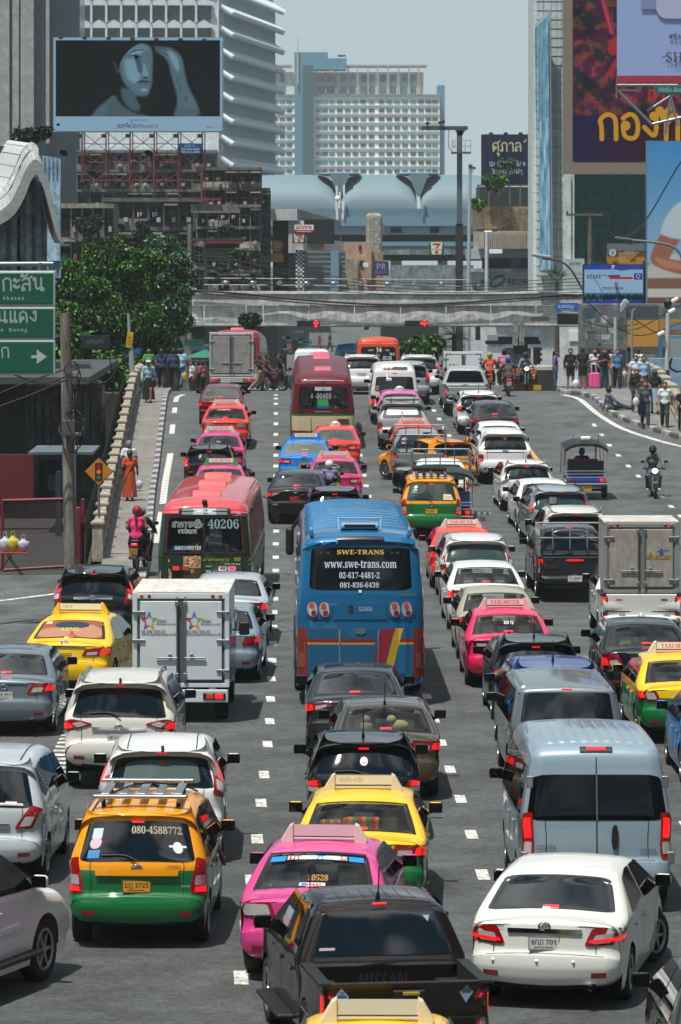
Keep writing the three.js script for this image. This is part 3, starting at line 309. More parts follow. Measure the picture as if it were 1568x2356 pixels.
{const D=119.5,t=thing('gate','dark red framed wire mesh gate at the left edge','gate'),m=std('#6d1626',0.5),x0=X(6,D),x1=X(166,D),y0=Y(1312,D),y1=Y(1152,D),z=-D;part(t,'frame',gb().bar(V(x0,y0,z),V(x1,y0+0.12,z),0.045,8).bar(V(x0,y1,z),V(x1,y1+0.05,z),0.045,8).bar(V(x0,y0,z),V(x0,y1,z),0.045,8).bar(V(x1,y0+0.1,z),V(x1,y1+0.05,z),0.05,8).get(),m);const g=gb(),w=x1 - x0,h=y1 - y0;for(let s=-h;s<w;s+=0.075){const a=Math.max(0,s),b=Math.min(w,s+h);g.bar(V(x0+a,y0+a - s,z),V(x0+b,y0+b - s,z),0.0055,3);g.bar(V(x0+a,y1 -(a - s),z+0.008),V(x0+b,y1 -(b - s),z+0.008),0.0055,3);}part(t,'wire_mesh',g.get(),std('#4a2a30',0.6));const p=thing('gate_post','pair of dark red gate posts beside the green sheet fence','post');part(p,'post',gb().rbox(X(178,D),Y(1240,D),z,0.2,1.75,0.22,0.02).get(),m);part(p,'post',gb().rbox(X(190,D),Y(1230,D),z - 0.3,0.1,1.95,0.12,0.02).get(),m);part(p,'footing',gb().rbox(X(180,D),0.1,z,0.6,0.3,0.5,0.03).get(),conc);}
{const D=117.4,t=thing('folding_table','small folding table with a red top at the left edge','table'),x=X(22,D),h=0.72;part(t,'tabletop',gb().rbox(x,h,-D,1.0,0.035,0.6,0.015).get(),std('#8a1c22',0.5));for(const s of[-1,1])for(const z of[-1,1])part(t,'leg',gb().bar(V(x+s*0.42,0,-D+z*0.26),V(x - s*0.1,h,-D+z*0.26),0.016).get(),M.black);const gy=h+0.02;for(const[px,w,hh,c,l]of[[12,0.34,0.42,'#a9b4b8','pale plastic bag on the red table, leftmost'],[30,0.36,0.44,'#b9a92a','yellow plastic bag in the middle of the red table'],[54,0.34,0.36,'#a9a3bd','white lilac plastic bag at the right end of the red table']])bagOf2(l,px,D,w,hh,c,gy);}
function bagOf2(l,px,D,w,h,c,y){LATER.push(()=>bagOf(l,px,0,D,w,h,c,'bag',y));}
{// yard under the trees; dark wall colours stand in for its deep shade
const t=BLD('shed in shade darkened colours with a red wall, tin roof and blue columns behind the left gate','shed','shed');pb(t,'back_wall',std('#39342e',0.9),172,2,-250,905,300,1330);pb(t,'side_wall',std('#37393a',0.9),150,1,-200,880,60,1330);pb(t,'red_wall',std('#5a0c10',0.7),140,0.4,-60,1046,78,1152);pb(t,'tin_roof',concrete(96,135,1,[0.85,1,1.05]),138,5,66,1040,215,1046);pb(t,'blue_post',std('#1a2a38',0.7),137,0.3,128,1085,140,1330,168,1040,176,1330);pb(t,'wall',grime(54,131),146,0.4,-100,1240,215,1340);pb(t,'roof_slab',std('#3d4142',0.9),145,26,-250,868,205,884);pb(t,'green_panel',std('#27405a',0.6),139,0.2,110,1095,150,1130);
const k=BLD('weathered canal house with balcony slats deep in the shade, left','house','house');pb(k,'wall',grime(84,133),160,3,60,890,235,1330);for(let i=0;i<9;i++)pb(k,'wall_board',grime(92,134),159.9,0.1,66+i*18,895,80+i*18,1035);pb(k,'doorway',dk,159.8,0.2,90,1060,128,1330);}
{const D=155,t=BLD('hall with a curved pale roof edge and grey slatted gable, upper left','hall','hall'),f=[[-60,512],[-20,498],[0,486],[24,465],[44,427],[61,388],[80,367],[95,376],[109,415],[126,480],[141,548]],lo=[[-60,546],[-20,530],[0,518],[33,494],[58,452],[71,418],[82,402],[93,414],[109,462],[129,535],[138,556]];
const c1=new THREE.CatmullRomCurve3(f.map(([x,y])=>at(x,y,D))),c2=new THREE.CatmullRomCurve3(lo.map(([x,y])=>at(x,y,D))),sh=V(-0.55,0.75,-7),rm=concrete(165,141,0.8,[0.98,1,1]);
part(t,'fascia',metres(surf((s,q)=>{const a=c1.getPoint(s),b=c2.getPoint(s);return b.lerp(a,q);},60,1)),concrete(140,143,0.6,[0.97,1,1]));const bk=(s,q)=>c1.getPoint(s).add(sh.clone().multiplyScalar(q));
for(let i=0;i<26;i++)part(t,'roof_tile',metres(surf((s,q)=>bk((i+0.03+s*0.94)/26,q*0.55),3,1)),rm);part(t,'soffit',metres(surf((s,q)=>c2.getPoint(s).add(V(-0.2,-0.05,-7*q)),40,1)),grime(110,145));part(t,'roof_edge',metres(surf((s,q)=>bk(s*0.72,0.56+0.02*q).add(V(-0.05,0.3*q,0)),40,2)),concrete(170,147,0.8));for(let i=0;i<9;i++)part(t,'roof_rib_panel',metres(surf((s,q)=>bk((i+s*0.93)/9*0.62,0.58+q*0.34).add(V(-0.1 - q*0.9,0.26,-q*3)),4,1)),concrete(185,149,0.5,[0.98,1,1]));
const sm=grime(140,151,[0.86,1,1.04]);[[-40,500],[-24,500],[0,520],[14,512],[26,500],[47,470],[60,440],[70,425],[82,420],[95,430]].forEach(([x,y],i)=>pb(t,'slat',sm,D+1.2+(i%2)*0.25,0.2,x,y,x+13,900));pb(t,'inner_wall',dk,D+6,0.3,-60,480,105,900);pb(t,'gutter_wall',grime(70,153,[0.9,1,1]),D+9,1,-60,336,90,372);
const u=thing('corrugated_wall','pale blue corrugated sheet wall with dark streaks behind the curved hall','wall'),um=grime(150,155,[0.78,0.98,1.1]);for(let i=0;i<9;i++)pb(u,'sheet',um,172+(i%2)*0.06,0.1,98+i*4.7,358+i*0.8,102.8+i*4.7,640);pb(u,'lower_sheet',grime(165,157,[0.8,0.98,1.08]),171.9,0.05,108,418,139,600);}
tree('broad bright green street tree left of the footbridge',250,192,0.6,[[190,660,62],[240,610,55],[300,640,60],[160,730,50,0.8],[215,575,22],[262,560,16],[130,680,20],[318,590,22],[128,760,18],[300,620,24,1.2],[225,660,30,1.4],[250,720,70,0.6],[320,730,62,0.5],[200,800,60,0.4],[290,820,66,0.3],[270,575,30],[150,620,34],[360,790,46,-0.4],[345,600,38]],80000,0.078,GRN1,'street trees');
tree('pale leaved tree between the broad tree and the concrete pole',385,205,1,[[380,570,32],[400,600,40],[375,640,44],[415,660,34],[390,700,46],[360,560,22],[420,620,26],[405,740,40],[380,800,40]],36000,0.08,GRN2,'street trees');
tree('dark shaded tree deep in the yard behind the green sheet fence',170,176,0,[[150,800,70],[220,850,66],[120,880,60],[190,930,60],[250,900,50],[100,960,60]],16000,0.13,GRN1,'street trees');
{const D=178,t=thing('notice_board','white pole with a tilted yellow notice board beside the left balustrade end','notice board');part(t,'post',gb().bar(at(304,905,D),at(296,722,D),0.06,8).bar(at(308,905,D),at(303,800,D),0.09,8).get(),std('#8f9894',0.6));part(t,'board',gb().rbox(X(299,D),Y(782,D),-D+0.1,0.26,0.64,0.03,0.01,0,0,-0.12).get(),std('#b99a1e',0.6));part(t,'text_line',gb().box(X(299,D),Y(776,D),-D+0.12,0.17,0.03,0.01).box(X(299,D),Y(784,D),-D+0.12,0.17,0.03,0.01).box(X(299,D),Y(791,D),-D+0.12,0.17,0.03,0.01).get(),std('#8f5a14',0.6));part(t,'paper_notice',gb().box(X(309,D),Y(880,D),-D+0.12,0.2,0.34,0.01).get(),M.white);part(t,'blue_disc',gb().cyl(X(317,D+4),Y(808,D+4),-D - 4,0.14,0.14,0.02,18,'z').get(),std('#1a4fa0',0.5));}
{const t=thing('street_sign','unlit dark blue sign with Thai letters in the shade of the tree','street sign');pb(t,'panel',std('#0a1622',0.6),168,0.06,192,773,252,803);board(t,'lettering',pp(196,775,248,800,167.9),160,72,(x)=>{glyphs(x,'แสนแสบ',8,44,24,'#4a6a76',1.4);},'decal');pb(t,'frame',std('#1a2a30',0.6),168.05,0.05,190,771,254,805);}
// --- left buildings beyond the junction ---
function oldBlock(label,D,dep,x0,x1,yTop,yBot,floors,cols,wallM,slabM,o={}){// weathered shop house block: slabs, pillars, dark openings, shutters, air conditioners
const t=BLD(label,'building','shop_house'),r=rng(x0*3+yTop),h=(yBot - yTop)/floors,w=(x1 - x0)/cols;pb(t,'wall',wallM,D+0.7,dep,x0,yTop,x1,yBot);
for(let f=0;f<floors;f++){const y=yTop+f*h;pb(t,'floor_slab',slabM,D - 0.2,1,x0,y,x1,y+h*0.14);for(let c=0;c<cols;c++){const a=x0+c*w,k=r();pb(t,'pillar',slabM,D,0.8,a,y+h*0.14,a+w*0.1,y+h);const m=k<0.3?std('#2a3236',0.7):k<0.55?win:k<0.75?std('#3a322c',0.8):dk,wn=pb(t,'window',m,D+0.55,0.2,a+w*0.24,y+h*0.32,a+w*0.84,y+h*0.8);pb(wn,'frame',o.frame??grime(110,161),D+0.5,0.1,a+w*0.52,y+h*0.32,a+w*0.56,y+h*0.8,a+w*0.24,y+h*0.5,a+w*0.84,y+h*0.53);if(r()<0.5){const bx=a+w*(0.2+0.4*r());pb(t,'air_conditioner',concrete(150,163,1),D - 0.4,0.4,bx,y+h*0.68,bx+w*0.26,y+h*0.84);}if(r()<0.3)pb(t,'awning',std(['#7f8a8c','#5a6a70','#8a7a66','#46606a','#94928a'][r()*5|0],0.8),D - 0.9,0.9,a+w*0.08,y+h*0.2,a+w*0.95,y+h*0.27);if(r()<0.4)pb(t,'wall_panel',grime(90+r()*80|0,165,[1,0.97,0.9]),D - 0.05,0.2,a+w*0.1,y+h*0.72,a+w*0.98,y+h);if(r()<0.25)pb(t,'laundry',std(['#a9b4b8','#5a7a9a','#9a5a5a','#b0a890'][r()*4|0],0.9),D - 0.45,0.05,a+w*0.3,y+h*0.5,a+w*0.42,y+h*0.66,a+w*0.5,y+h*0.5,a+w*0.6,y+h*0.62);if(r()<0.4)pb(t,'balcony_grille',std('#22282a',0.7),D - 0.25,0.06,...[0,1,2,3,4,5,6].flatMap((i)=>[a+w*(0.12+i*0.13),y+h*0.6,a+w*(0.135+i*0.13),y+h],4));}}return t;}
oldBlock('weathered beige block with vertical fins behind the curved hall',262,8,138,262,468,700,3,5,grime(96,171,[1,0.97,0.88]),grime(128,173,[1,0.98,0.9]));
oldBlock('sooty block with dark open galleries under the scaffold',272,9,244,400,545,720,3,6,grime(58,175,[0.9,1,1]),grime(58,177,[1,0.96,0.86]));
oldBlock('stained block with white framed windows beside the concrete pole',280,9,396,470,560,720,3,3,grime(90,179,[0.95,1,1]),grime(112,181,[1,0.97,0.9]),{frame:M.white});
oldBlock('tall grimy block with drain pipes left of the white corner shop',296,14,452,600,470,720,5,6,grime(62,183,[0.92,1,1]),grime(104,185,[1,0.98,0.9]));
oldBlock('narrow glass fronted block with a brown parapet, end of the old row',306,18,552,622,432,720,5,2,grime(54,187,[0.86,1,1.04]),grime(84,189,[0.8,0.96,1]));
oldBlock('pale upper storey set back under the billboard',318,8,176,500,345,480,3,11,grime(140,191,[0.95,1,1]),grime(96,193,[0.95,1,1]));
oldBlock('plain sooty back wall block with few windows between the terraces',300,8,236,480,455,720,4,7,grime(92,203,[0.94,1,1]),grime(84,205,[0.94,1,1]));
oldBlock('brown roof house with an awning behind the scaffold',300,8,462,602,385,478,2,5,grime(72,195,[1,0.9,0.84]),grime(84,197,[1,0.92,0.88]));
{const t=BLD('roof terrace with a patterned grille and hanging plants over the old row','roof terrace','roof_terrace'),D=270;pb(t,'slab',grime(50,199),D,5,262,540,400,548,440,548,560,554);pb(t,'grille_frame',dk,D+0.6,0.1,472,560,540,602);for(let i=0;i<17;i++)pb(t,'grille_bar',std('#7f8274',0.7),D+0.5,0.05,473+i*4,571,474.4+i*4,601);for(let i=0;i<4;i++)pb(t,'grille_rail',std('#7f8274',0.7),D+0.49,0.05,472,572+i*9,540,573.2+i*9);pb(t,'white_post',M.white,D - 0.1,0.2,388,556,394,610);pb(t,'red_beam',std('#7a1a1c',0.6),D - 0.3,0.3,440,456,508,460,470,556,560,560);pb(t,'parapet',grime(112,201),D - 0.1,0.2,394,604,452,634,440,470,553,490);part(t,'railing',(()=>{const g=gb();for(let i=0;i<22;i++)PB(g,470+i*4.5,352,470.8+i*4.5,378,D+20,0.05);PB(g,470,351,568,353,D+20,0.06);return g.get();})(),std('#5d6a6c',0.5));}
for(const[x,y,r,n,l]of[[205,520,26,1800,'dense creeper hanging down the beige block'],[225,570,24,1500,'dark climbing plant on the left gallery'],[262,640,20,900,'bush growing from the gallery ledge'],[415,575,22,1200,'yellow green creeper beside the white post'],[330,548,16,800,'low plants along the terrace edge'],[515,618,12,700,'round potted shrub on the grille ledge'],[550,590,15,800,'plant trailing beside the grille'],[575,740,20,1500,'bushy green plant growing out of the footbridge end'],[60,318,24,1200,'roof bush above the curved hall'],[100,305,14,600,'small roof bush left of the billboard'],[330,520,12,500,'thin banana plant on the terrace'],[520,530,12,500,'sapling in front of the pale parapet']])shrub('shrub',l,x,y,x<120?200:y>700?240:261,r,n*2,x===415?['#3a5a14','#5a6a1a','#2a4a16']:['#1c4a22','#2a6030','#174020'],0.1);
for(const[x,y,l,c]of[[343,353,'red dish aerial on the scaffolded roof','#a04a4e'],[215,400,'white dish aerial tilted on the left roof','#c9cfd2'],[147,352,'small white dish aerial above the blue sheet wall','#c9cfd2'],[280,523,'half turned white dish aerial on the gallery roof','#c2c8ca']]){const t=thing('satellite_dish',l,'satellite dish'),D=262;t.position.set(X(x,D),Y(y,D),-D);part(t,'dish',new THREE.SphereGeometry(0.6,18,6,0,6.29,0,0.45).scale(1,-1,1).translate(0,0.55,0).rotateX(0.75).rotateZ(x===280?-1:-0.5),std(c,0.5));part(t,'mount',gb().bar(V(0,0,-0.1),V(0,-0.6,-0.1),0.04).get(),M.steel);}
// billboard on red scaffold
{const D=285,t=thing('billboard','huge billboard of a dark monochrome portrait with a raised hand','billboard'),S=D/F,c=at(318.5,195,D);
pb(t,'frame',std('#8aa4b8',0.5),D+0.05,0.4,123,86,514,304);const g=new THREE.PlaneGeometry(387*S,214*S);g.translate(c.x,c.y,-D);
board(t,'poster',g,1440,800,(x,w,h)=>{
x.fillStyle='#8fb0c8';x.fillRect(0,0,w,h);const L=14,T=18,W=w - 34,H=654;x.save();x.beginPath();x.rect(L,T,W,H);x.clip();x.fillStyle='#03060b';x.fillRect(0,0,w,h);const col=(a)=>`rgba(${140 * a | 0},${182 * a | 0},${204 * a | 0},1)`,soft=(f,k)=>{x.save();x.filter=`blur(${k}px)`;f();x.restore();};
const P=(pts,fill)=>{x.fillStyle=fill;x.beginPath();x.moveTo(...pts[0]);for(let i=1;i<pts.length;i++){const n=pts[(i+1)%pts.length];x.quadraticCurveTo(...pts[i],(pts[i][0]+n[0])/2,(pts[i][1]+n[1])/2);}x.closePath();x.fill();};
soft(()=>{P([[310,680],[360,600],[440,540],[520,470],[560,560],[680,640],[800,660],[840,700],[310,700]],col(0.55));},8);x.strokeStyle=col(0.28);x.lineWidth=3;for(let i=0;i<26;i++){x.beginPath();x.moveTo(420+i*15,700);x.quadraticCurveTo(470+i*10,600,512+i*11,505+i*6.2);x.stroke();}
soft(()=>{P([[566,420],[572,520],[640,610],[730,640],[760,560],[740,480],[640,430]],col(0.5));P([[700,500],[760,640],[820,600],[800,470]],col(0.08));},10);
soft(()=>{P([[556,230],[566,130],[640,60],[740,40],[830,60],[870,160],[880,280],[860,390],[820,480],[760,510],[690,480],[600,400],[566,320]],col(0.62));P([[600,180],[680,160],[740,240],[740,360],[680,400],[610,330]],col(0.85));P([[840,60],[900,80],[920,300],[860,460],[812,490],[846,380],[842,280],[850,180]],col(0.06));P([[640,60],[740,40],[830,80],[760,130],[650,150]],col(0.72));P([[500,200],[556,170],[570,300],[530,300]],col(0.55));},9);
soft(()=>{P([[770,200],[800,280],[812,330],[780,345],[752,320],[760,260]],col(0.82));x.fillStyle=col(0.9);x.beginPath();x.ellipse(770,444,34,12,0,0,7);x.fill();x.beginPath();x.ellipse(700,118,70,20,-0.2,0,7);x.fill();},6);
x.fillStyle='#05080d';P([[500,190],[560,120],[600,70],[700,24],[800,20],[690,60],[610,130],[562,210],[552,300],[520,190]],'#04070b');x.strokeStyle='#081018';x.lineWidth=9;x.beginPath();x.moveTo(640,136);x.quadraticCurveTo(690,92,770,104);x.stroke();x.lineWidth=6;x.beginPath();x.moveTo(646,160);x.quadraticCurveTo(690,128,750,170);x.stroke();P([[650,168],[690,142],[748,172],[700,186]],'#5f8296');x.fillStyle='#04080c';x.beginPath();x.arc(702,162,17,0,7);x.fill();x.beginPath();x.ellipse(782,338,20,7,0,0,7);x.fill();P([[706,378],[750,356],[790,362],[840,376],[800,382],[760,380]],'#2a4452');P([[720,384],[770,380],[834,380],[800,408],[750,408]],'#4a6a7c');x.strokeStyle='#04080c';x.lineWidth=4;x.beginPath();x.moveTo(704,380);x.lineTo(842,378);x.stroke();x.lineWidth=4;x.beginPath();x.ellipse(528,236,15,40,0.1,0,7);x.stroke();
soft(()=>{P([[850,70],[960,60],[1060,110],[1110,190],[1120,300],[1150,420],[1230,560],[1260,690],[1000,690],[1060,560],[1040,450],[1000,330],[980,210],[930,150],[870,120]],col(0.6));P([[960,90],[1050,130],[1080,260],[1060,300],[1010,220]],col(0.85));},8);x.strokeStyle=col(0.2);x.lineWidth=5;for(const[a,b,c2,d]of[[860,90,990,110],[870,112,975,150],[900,76,1040,120]]){x.beginPath();x.moveTo(a,b);x.quadraticCurveTo((a+c2)/2,b - 8,c2,d);x.stroke();}x.lineWidth=4;x.strokeStyle='#0a141c';x.beginPath();x.moveTo(1050,330);x.bezierCurveTo(1080,350,1040,380,1070,400);x.bezierCurveTo(1100,420,1060,440,1086,470);x.stroke();x.beginPath();x.moveTo(1110,520);x.lineTo(1140,500);x.lineTo(1132,536);x.closePath();x.stroke();x.strokeStyle=col(0.4);for(let i=0;i<16;i++){x.beginPath();x.moveTo(1000+i*20,700);x.lineTo(1060+i*12,580+i*3);x.stroke();}x.restore();
say(x,'โดย'.length?'Nod Tatong':'',740,702,22,'#2c4254','sans-serif','normal');glyphs(x,'โดย',640,710,14,'#2c4254',1.2);glyphs(x,'เซลฟดวย',540,770,30,'#1c2c3a',1.5);glyphs(x,'ี่',632,766,28,'#1c2c3a',1.5);glyphs(x,'้',674,764,28,'#1c2c3a',1.5);say(x,'iPhone X',800,756,46,'#1c2c3a','sans-serif','normal');x.fillStyle='#16202a';x.beginPath();x.arc(30,744,11,0,7);x.arc(40,744,11,0,7);x.fill();x.fillRect(34,724,4,8);say(x,'true',1324,762,26,'#a8323a');say(x,'move H',1386,762,22,'#a9606a','sans-serif','normal');},'matt');
for(let i=0;i<7;i++){part(t,'top_lamp',gb().rbox(X(141+i*55,D),Y(87+i,D),-D+0.5,0.3,0.18,0.3,0.05).bar(at(141+i*55,88+i,D - 0.5),at(141+i*55,92+i,D),0.03).get(),M.black);if(i<6)part(t,'bottom_lamp',gb().rbox(X(185+i*55,D),Y(313,D),-D+0.6,0.3,0.26,0.3,0.05).get(),M.black);}
const u=thing('scaffold','rust red lattice scaffold holding up the portrait billboard','scaffold'),rm=std('#6d2a26',0.6);for(let i=0;i<6;i++){const x=192+i*55.4,yb=420+i*10;part(u,'column',gb().bar(at(x - 3,304,D),at(x - 3,yb,D),0.055,6).bar(at(x+3,304,D+1),at(x+3,yb,D+1),0.04,6).get(),rm);if(i<5){const g=gb();for(const y of[330,372,414])g.bar(at(x,y,D),at(x+55.4,y+2,D),0.03,5);for(const y of[306,350,394])g.bar(at(x,y,D+0.5),at(x+55,y+42,D+0.5),0.022,4).bar(at(x,y+42,D+0.5),at(x+55,y,D+0.5),0.022,4);part(u,'bracing',g.get(),rm);}}
const v=thing('sign_board','small blue telephone number board on the red scaffold','sign');pb(v,'panel',std('#16407a',0.5),D - 0.2,0.06,409,330,468,354);board(v,'lettering',pp(411,331,466,353,D - 0.3),160,64,(x)=>{glyphs(x,'ตดตอโทร',40,20,13,'#9fb4c9',1.3);say(x,'089-894-0000',80,34,20,'#9fb4c9');say(x,'089-013-4000',80,53,20,'#9fb4c9');},'decal');}
// tall buildings, left
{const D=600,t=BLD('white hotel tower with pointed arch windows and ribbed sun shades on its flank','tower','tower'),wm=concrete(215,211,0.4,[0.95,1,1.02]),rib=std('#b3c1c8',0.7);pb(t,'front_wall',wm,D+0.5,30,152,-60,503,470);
const ow=gb(),sh=[[-0.84,-1.2],[0.84,-1.2],[0.84,0.9],[0,1.45],[-0.84,0.9]];ow.extr(sh,0.12);const wg=ow.get(),hood=gb().extr([[-1.25,-0.1],[1.25,-0.1],[1.25,0.3],[0,1.05],[-1.25,0.3]],0.6).get(),fr=gb().box(-1.1,-0.2,0.3,0.3,2.6,0.5).get();
for(const y of[-28,24,76,392])for(let i=0;i<9;i++){const x=195+i*34.4,p=at(x,y+4,D),w=part(t,'window',wg,teal);w.position.set(p.x,p.y,-D+0.42);const h=part(t,'window_hood',hood,wm);h.position.set(p.x,p.y+1.0,-D+0.3);const f=part(t,'fin',fr,wm);f.position.set(p.x,p.y,-D+0.4);if(y<300)pb(t,'spandrel',wm,D - 0.2,0.8,x - 17,y+20,x+17,y+26);}
for(const y of[-40,12,64])for(const k of[0,1])pb(t,'corner_bracket',wm,D - 0.4,1,150 - 0*k,y,164,y+10);
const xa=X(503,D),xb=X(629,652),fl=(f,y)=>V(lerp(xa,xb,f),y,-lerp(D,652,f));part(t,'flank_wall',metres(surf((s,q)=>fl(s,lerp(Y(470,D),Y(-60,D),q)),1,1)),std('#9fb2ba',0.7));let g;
for(let k=-1;k<10;k++){const y=Y(16+k*50,D),pl=[];for(let i=0;i<34;i++){const a=fl((i+0.5)/34,y);pl.push(a);}g=gb();for(const a of pl)g.add(new THREE.CylinderGeometry(0.44,0.44,2.5,7).rotateZ(1.0),new THREE.Matrix4().makeTranslation(a.x+0.75,a.y - 0.25,a.z));const m=part(t,'sun_shade',g.get(),wm);m.userData.kind='stuff';g=gb();for(let i=0;i<22;i++){const a=fl((i+0.5)/22,y - 1.75);g.box(a.x+0.25,a.y,a.z,0.5,2.3,0.35);}part(t,'shade_fins',g.get(),rib).userData.kind='stuff';}pb(t,'corner_pier',wm,D - 0.1,1,486,-60,504,470);}
{const D=460,t=BLD('dark glass tower with pale stone strips, far left','tower','tower');pb(t,'glass_wall',new THREE.MeshPhysicalMaterial({color:C('#0c2430'),roughness:0.15,ior:1.6}),D+1,12,-60,-60,184,480);for(const[a,b]of[[-50,-30],[-10,22],[29,44],[48,78],[106,114]])pb(t,'stone_strip',concrete(150,221,0.6,[1,1,1]),D,1.2,a,-60,b,b===114?330:480);for(let i=0;i<9;i++){pb(t,'mullion',std('#1c4a5a',0.5),D+0.9,0.1,118+i*5,-60,118.8+i*5,130);pb(t,'transom',std('#1c4a5a',0.5),D+0.85,0.1,116,-10+i*14,160,-9+i*14);}for(let i=0;i<30;i++)pb(t,'pane',i%3?win:std('#2a6478',0.3),D+0.8,0.2,i%2?22:44,-40+i*13,i%2?28:48,-30+i*13);}
M.scr=new THREE.MeshStandardMaterial({color:C('#0a1f6a'),emissive:C('#0c2a9a'),emissiveIntensity:0.5,roughness:0.5});
// --- far centre: condominium, station, far street ---
{const D=1500,t=BLD('tall white apartment block with blue glass towers at the centre skyline','apartment block','tower'),wm=std('#fbfaf4',0.7),bm=std('#4a84a0',0.6),be=std('#a39d8c',0.7),S=D/F;pb(t,'wall',wm,D,20,560,218,1012,420);pb(t,'side_tower',bm,D - 3,14,678,120,722,420,722,120,755,160,755,134,798,160);pb(t,'glass_shaft',std('#14505a',0.2),D - 3.4,1,697,150,721,420);pb(t,'side_tower',bm,D+2,14,1008,196,1024,420);pb(t,'upper_storey',std('#d8d9d2',0.7),D+1,16,560,166,975,218);pb(t,'roof_frame',be,D - 1,12,620,149,672,153,727,149,984,153);pb(t,'spire',std('#b8b49c',0.6),D - 4,1.4,684,100,687,195,685,82,686,100);pb(t,'aerial_frame',M.black,D,3,778,126,796,130);pb(t,'ledge',std('#7a8a8e',0.7),D - 0.8,2,560,217,1012,220);
const wg=new THREE.BoxGeometry(12.5*S,8.5*S,0.6),wt=new THREE.BoxGeometry(12*S,17*S,0.6),ms=[std('#2a6a74',0.15),std('#1a4650',0.15),std('#3f7f84',0.2)],r=rng(9);pb(t,'floor_band',std('#d9dbd6',0.7),D - 0.4,0.6,...Array.from({length:9},(_,i)=>[625,241+i*20,1010,243.5+i*20]).flat());
for(let f=0;f<9;f++)for(const x of[633,650,666,734,748,764,782,800,818,836,855,878,896,914,932,951,969,986,1001]){const m=part(t,'window',wg,ms[r()*3|0]);m.position.set(X(x,D),Y(233.5+f*20,D),-D+0.1);}for(let f=0;f<2;f++)for(const x of[632,650,738,752,766,790,812,838,856,882,905,930,951]){const m=part(t,'window',wt,ms[r()*3|0]);m.position.set(X(x,D),Y(180+f*25,D),-D - 0.7);}for(const x of[727,748,772,800,822,846,868,892,916,940,962])pb(t,'roof_post',be,D - 1,1,x,153,x+3,216);}
{const D=430,t=BLD('elevated railway station with ribbed silver vaulted roofs','station','station'),rm=std('#677f88',0.6,0.0),seam=std('#5a737d',0.6,0.0);
for(const[a,b]of[[560,778],[785,960],[968,1140]]){const f=(s,q)=>{const k=2*s - 1,e=Math.sqrt(Math.max(0,1 - Math.abs(k)**5)),th=q*1.75;return V(X(lerp(a,b,s),D),Y(482,D)+Math.sin(th)*(82/F*D)*(0.45+0.55*e),-D -(1 - Math.cos(th))*4.5);};const v=part(t,'vault',surf(f,40,12),rm),g=gb();for(let i=1;i<32;i++){const pts=[];for(let q=0;q<=6;q++)pts.push(f(i/32,q/6).add(V(0,0.0,0.0)));g.tube(pts,0.011,3,8);}part(v,'seam',g.get(),seam);}
for(const x of[782,964]){part(t,'gutter_funnel',gb().extr([[X(x - 24,D),Y(398,D)],[X(x+24,D),Y(398,D)],[X(x+4,D),Y(450,D)],[X(x - 4,D),Y(450,D)]],0.5,new THREE.Matrix4().makeTranslation(0,0,-D - 1)).get(),std('#667f89',0.6));pb(t,'gutter_rib',rm,D - 1.2,0.3,x - 2,400,x+2,452);part(t,'canopy',gb().ball(X(x,D),Y(399,D),-D - 3,52/F*D,0.22,2.5,18).get(),std('#6a838d',0.6));}
pb(t,'lower_cladding',std('#5f7b87',0.6),D,6,560,480,1140,500);for(let i=0;i<58;i++)pb(t,'panel_joint',std('#7a9aa8',0.6),D - 0.06,0.1,562+i*10,483,563+i*10,500);pb(t,'girder',std('#68889a',0.6),D - 0.4,8,560,500,1140,520,560,556,1140,566);pb(t,'concourse',std('#86a0ac',0.6),D+0.5,6,560,520,1140,540);pb(t,'window',win,D+0.3,0.4,1103,524,1122,536,1158,524,1196,536,990,524,1010,536,900,524,925,536);pb(t,'dark_bay',dk,D+1,5,560,540,1140,556,560,585,1140,600);pb(t,'deck_beam',grime(120,231,[0.9,1,1.02]),D - 0.3,7,560,566,1140,586);pb(t,'pier',grime(110,233),D+1,3,900,580,925,740,700,580,725,740,1010,580,1030,740);pb(t,'low_wall',grime(120,235,[0.9,1,1]),D - 40,3,900,610,1090,680);}
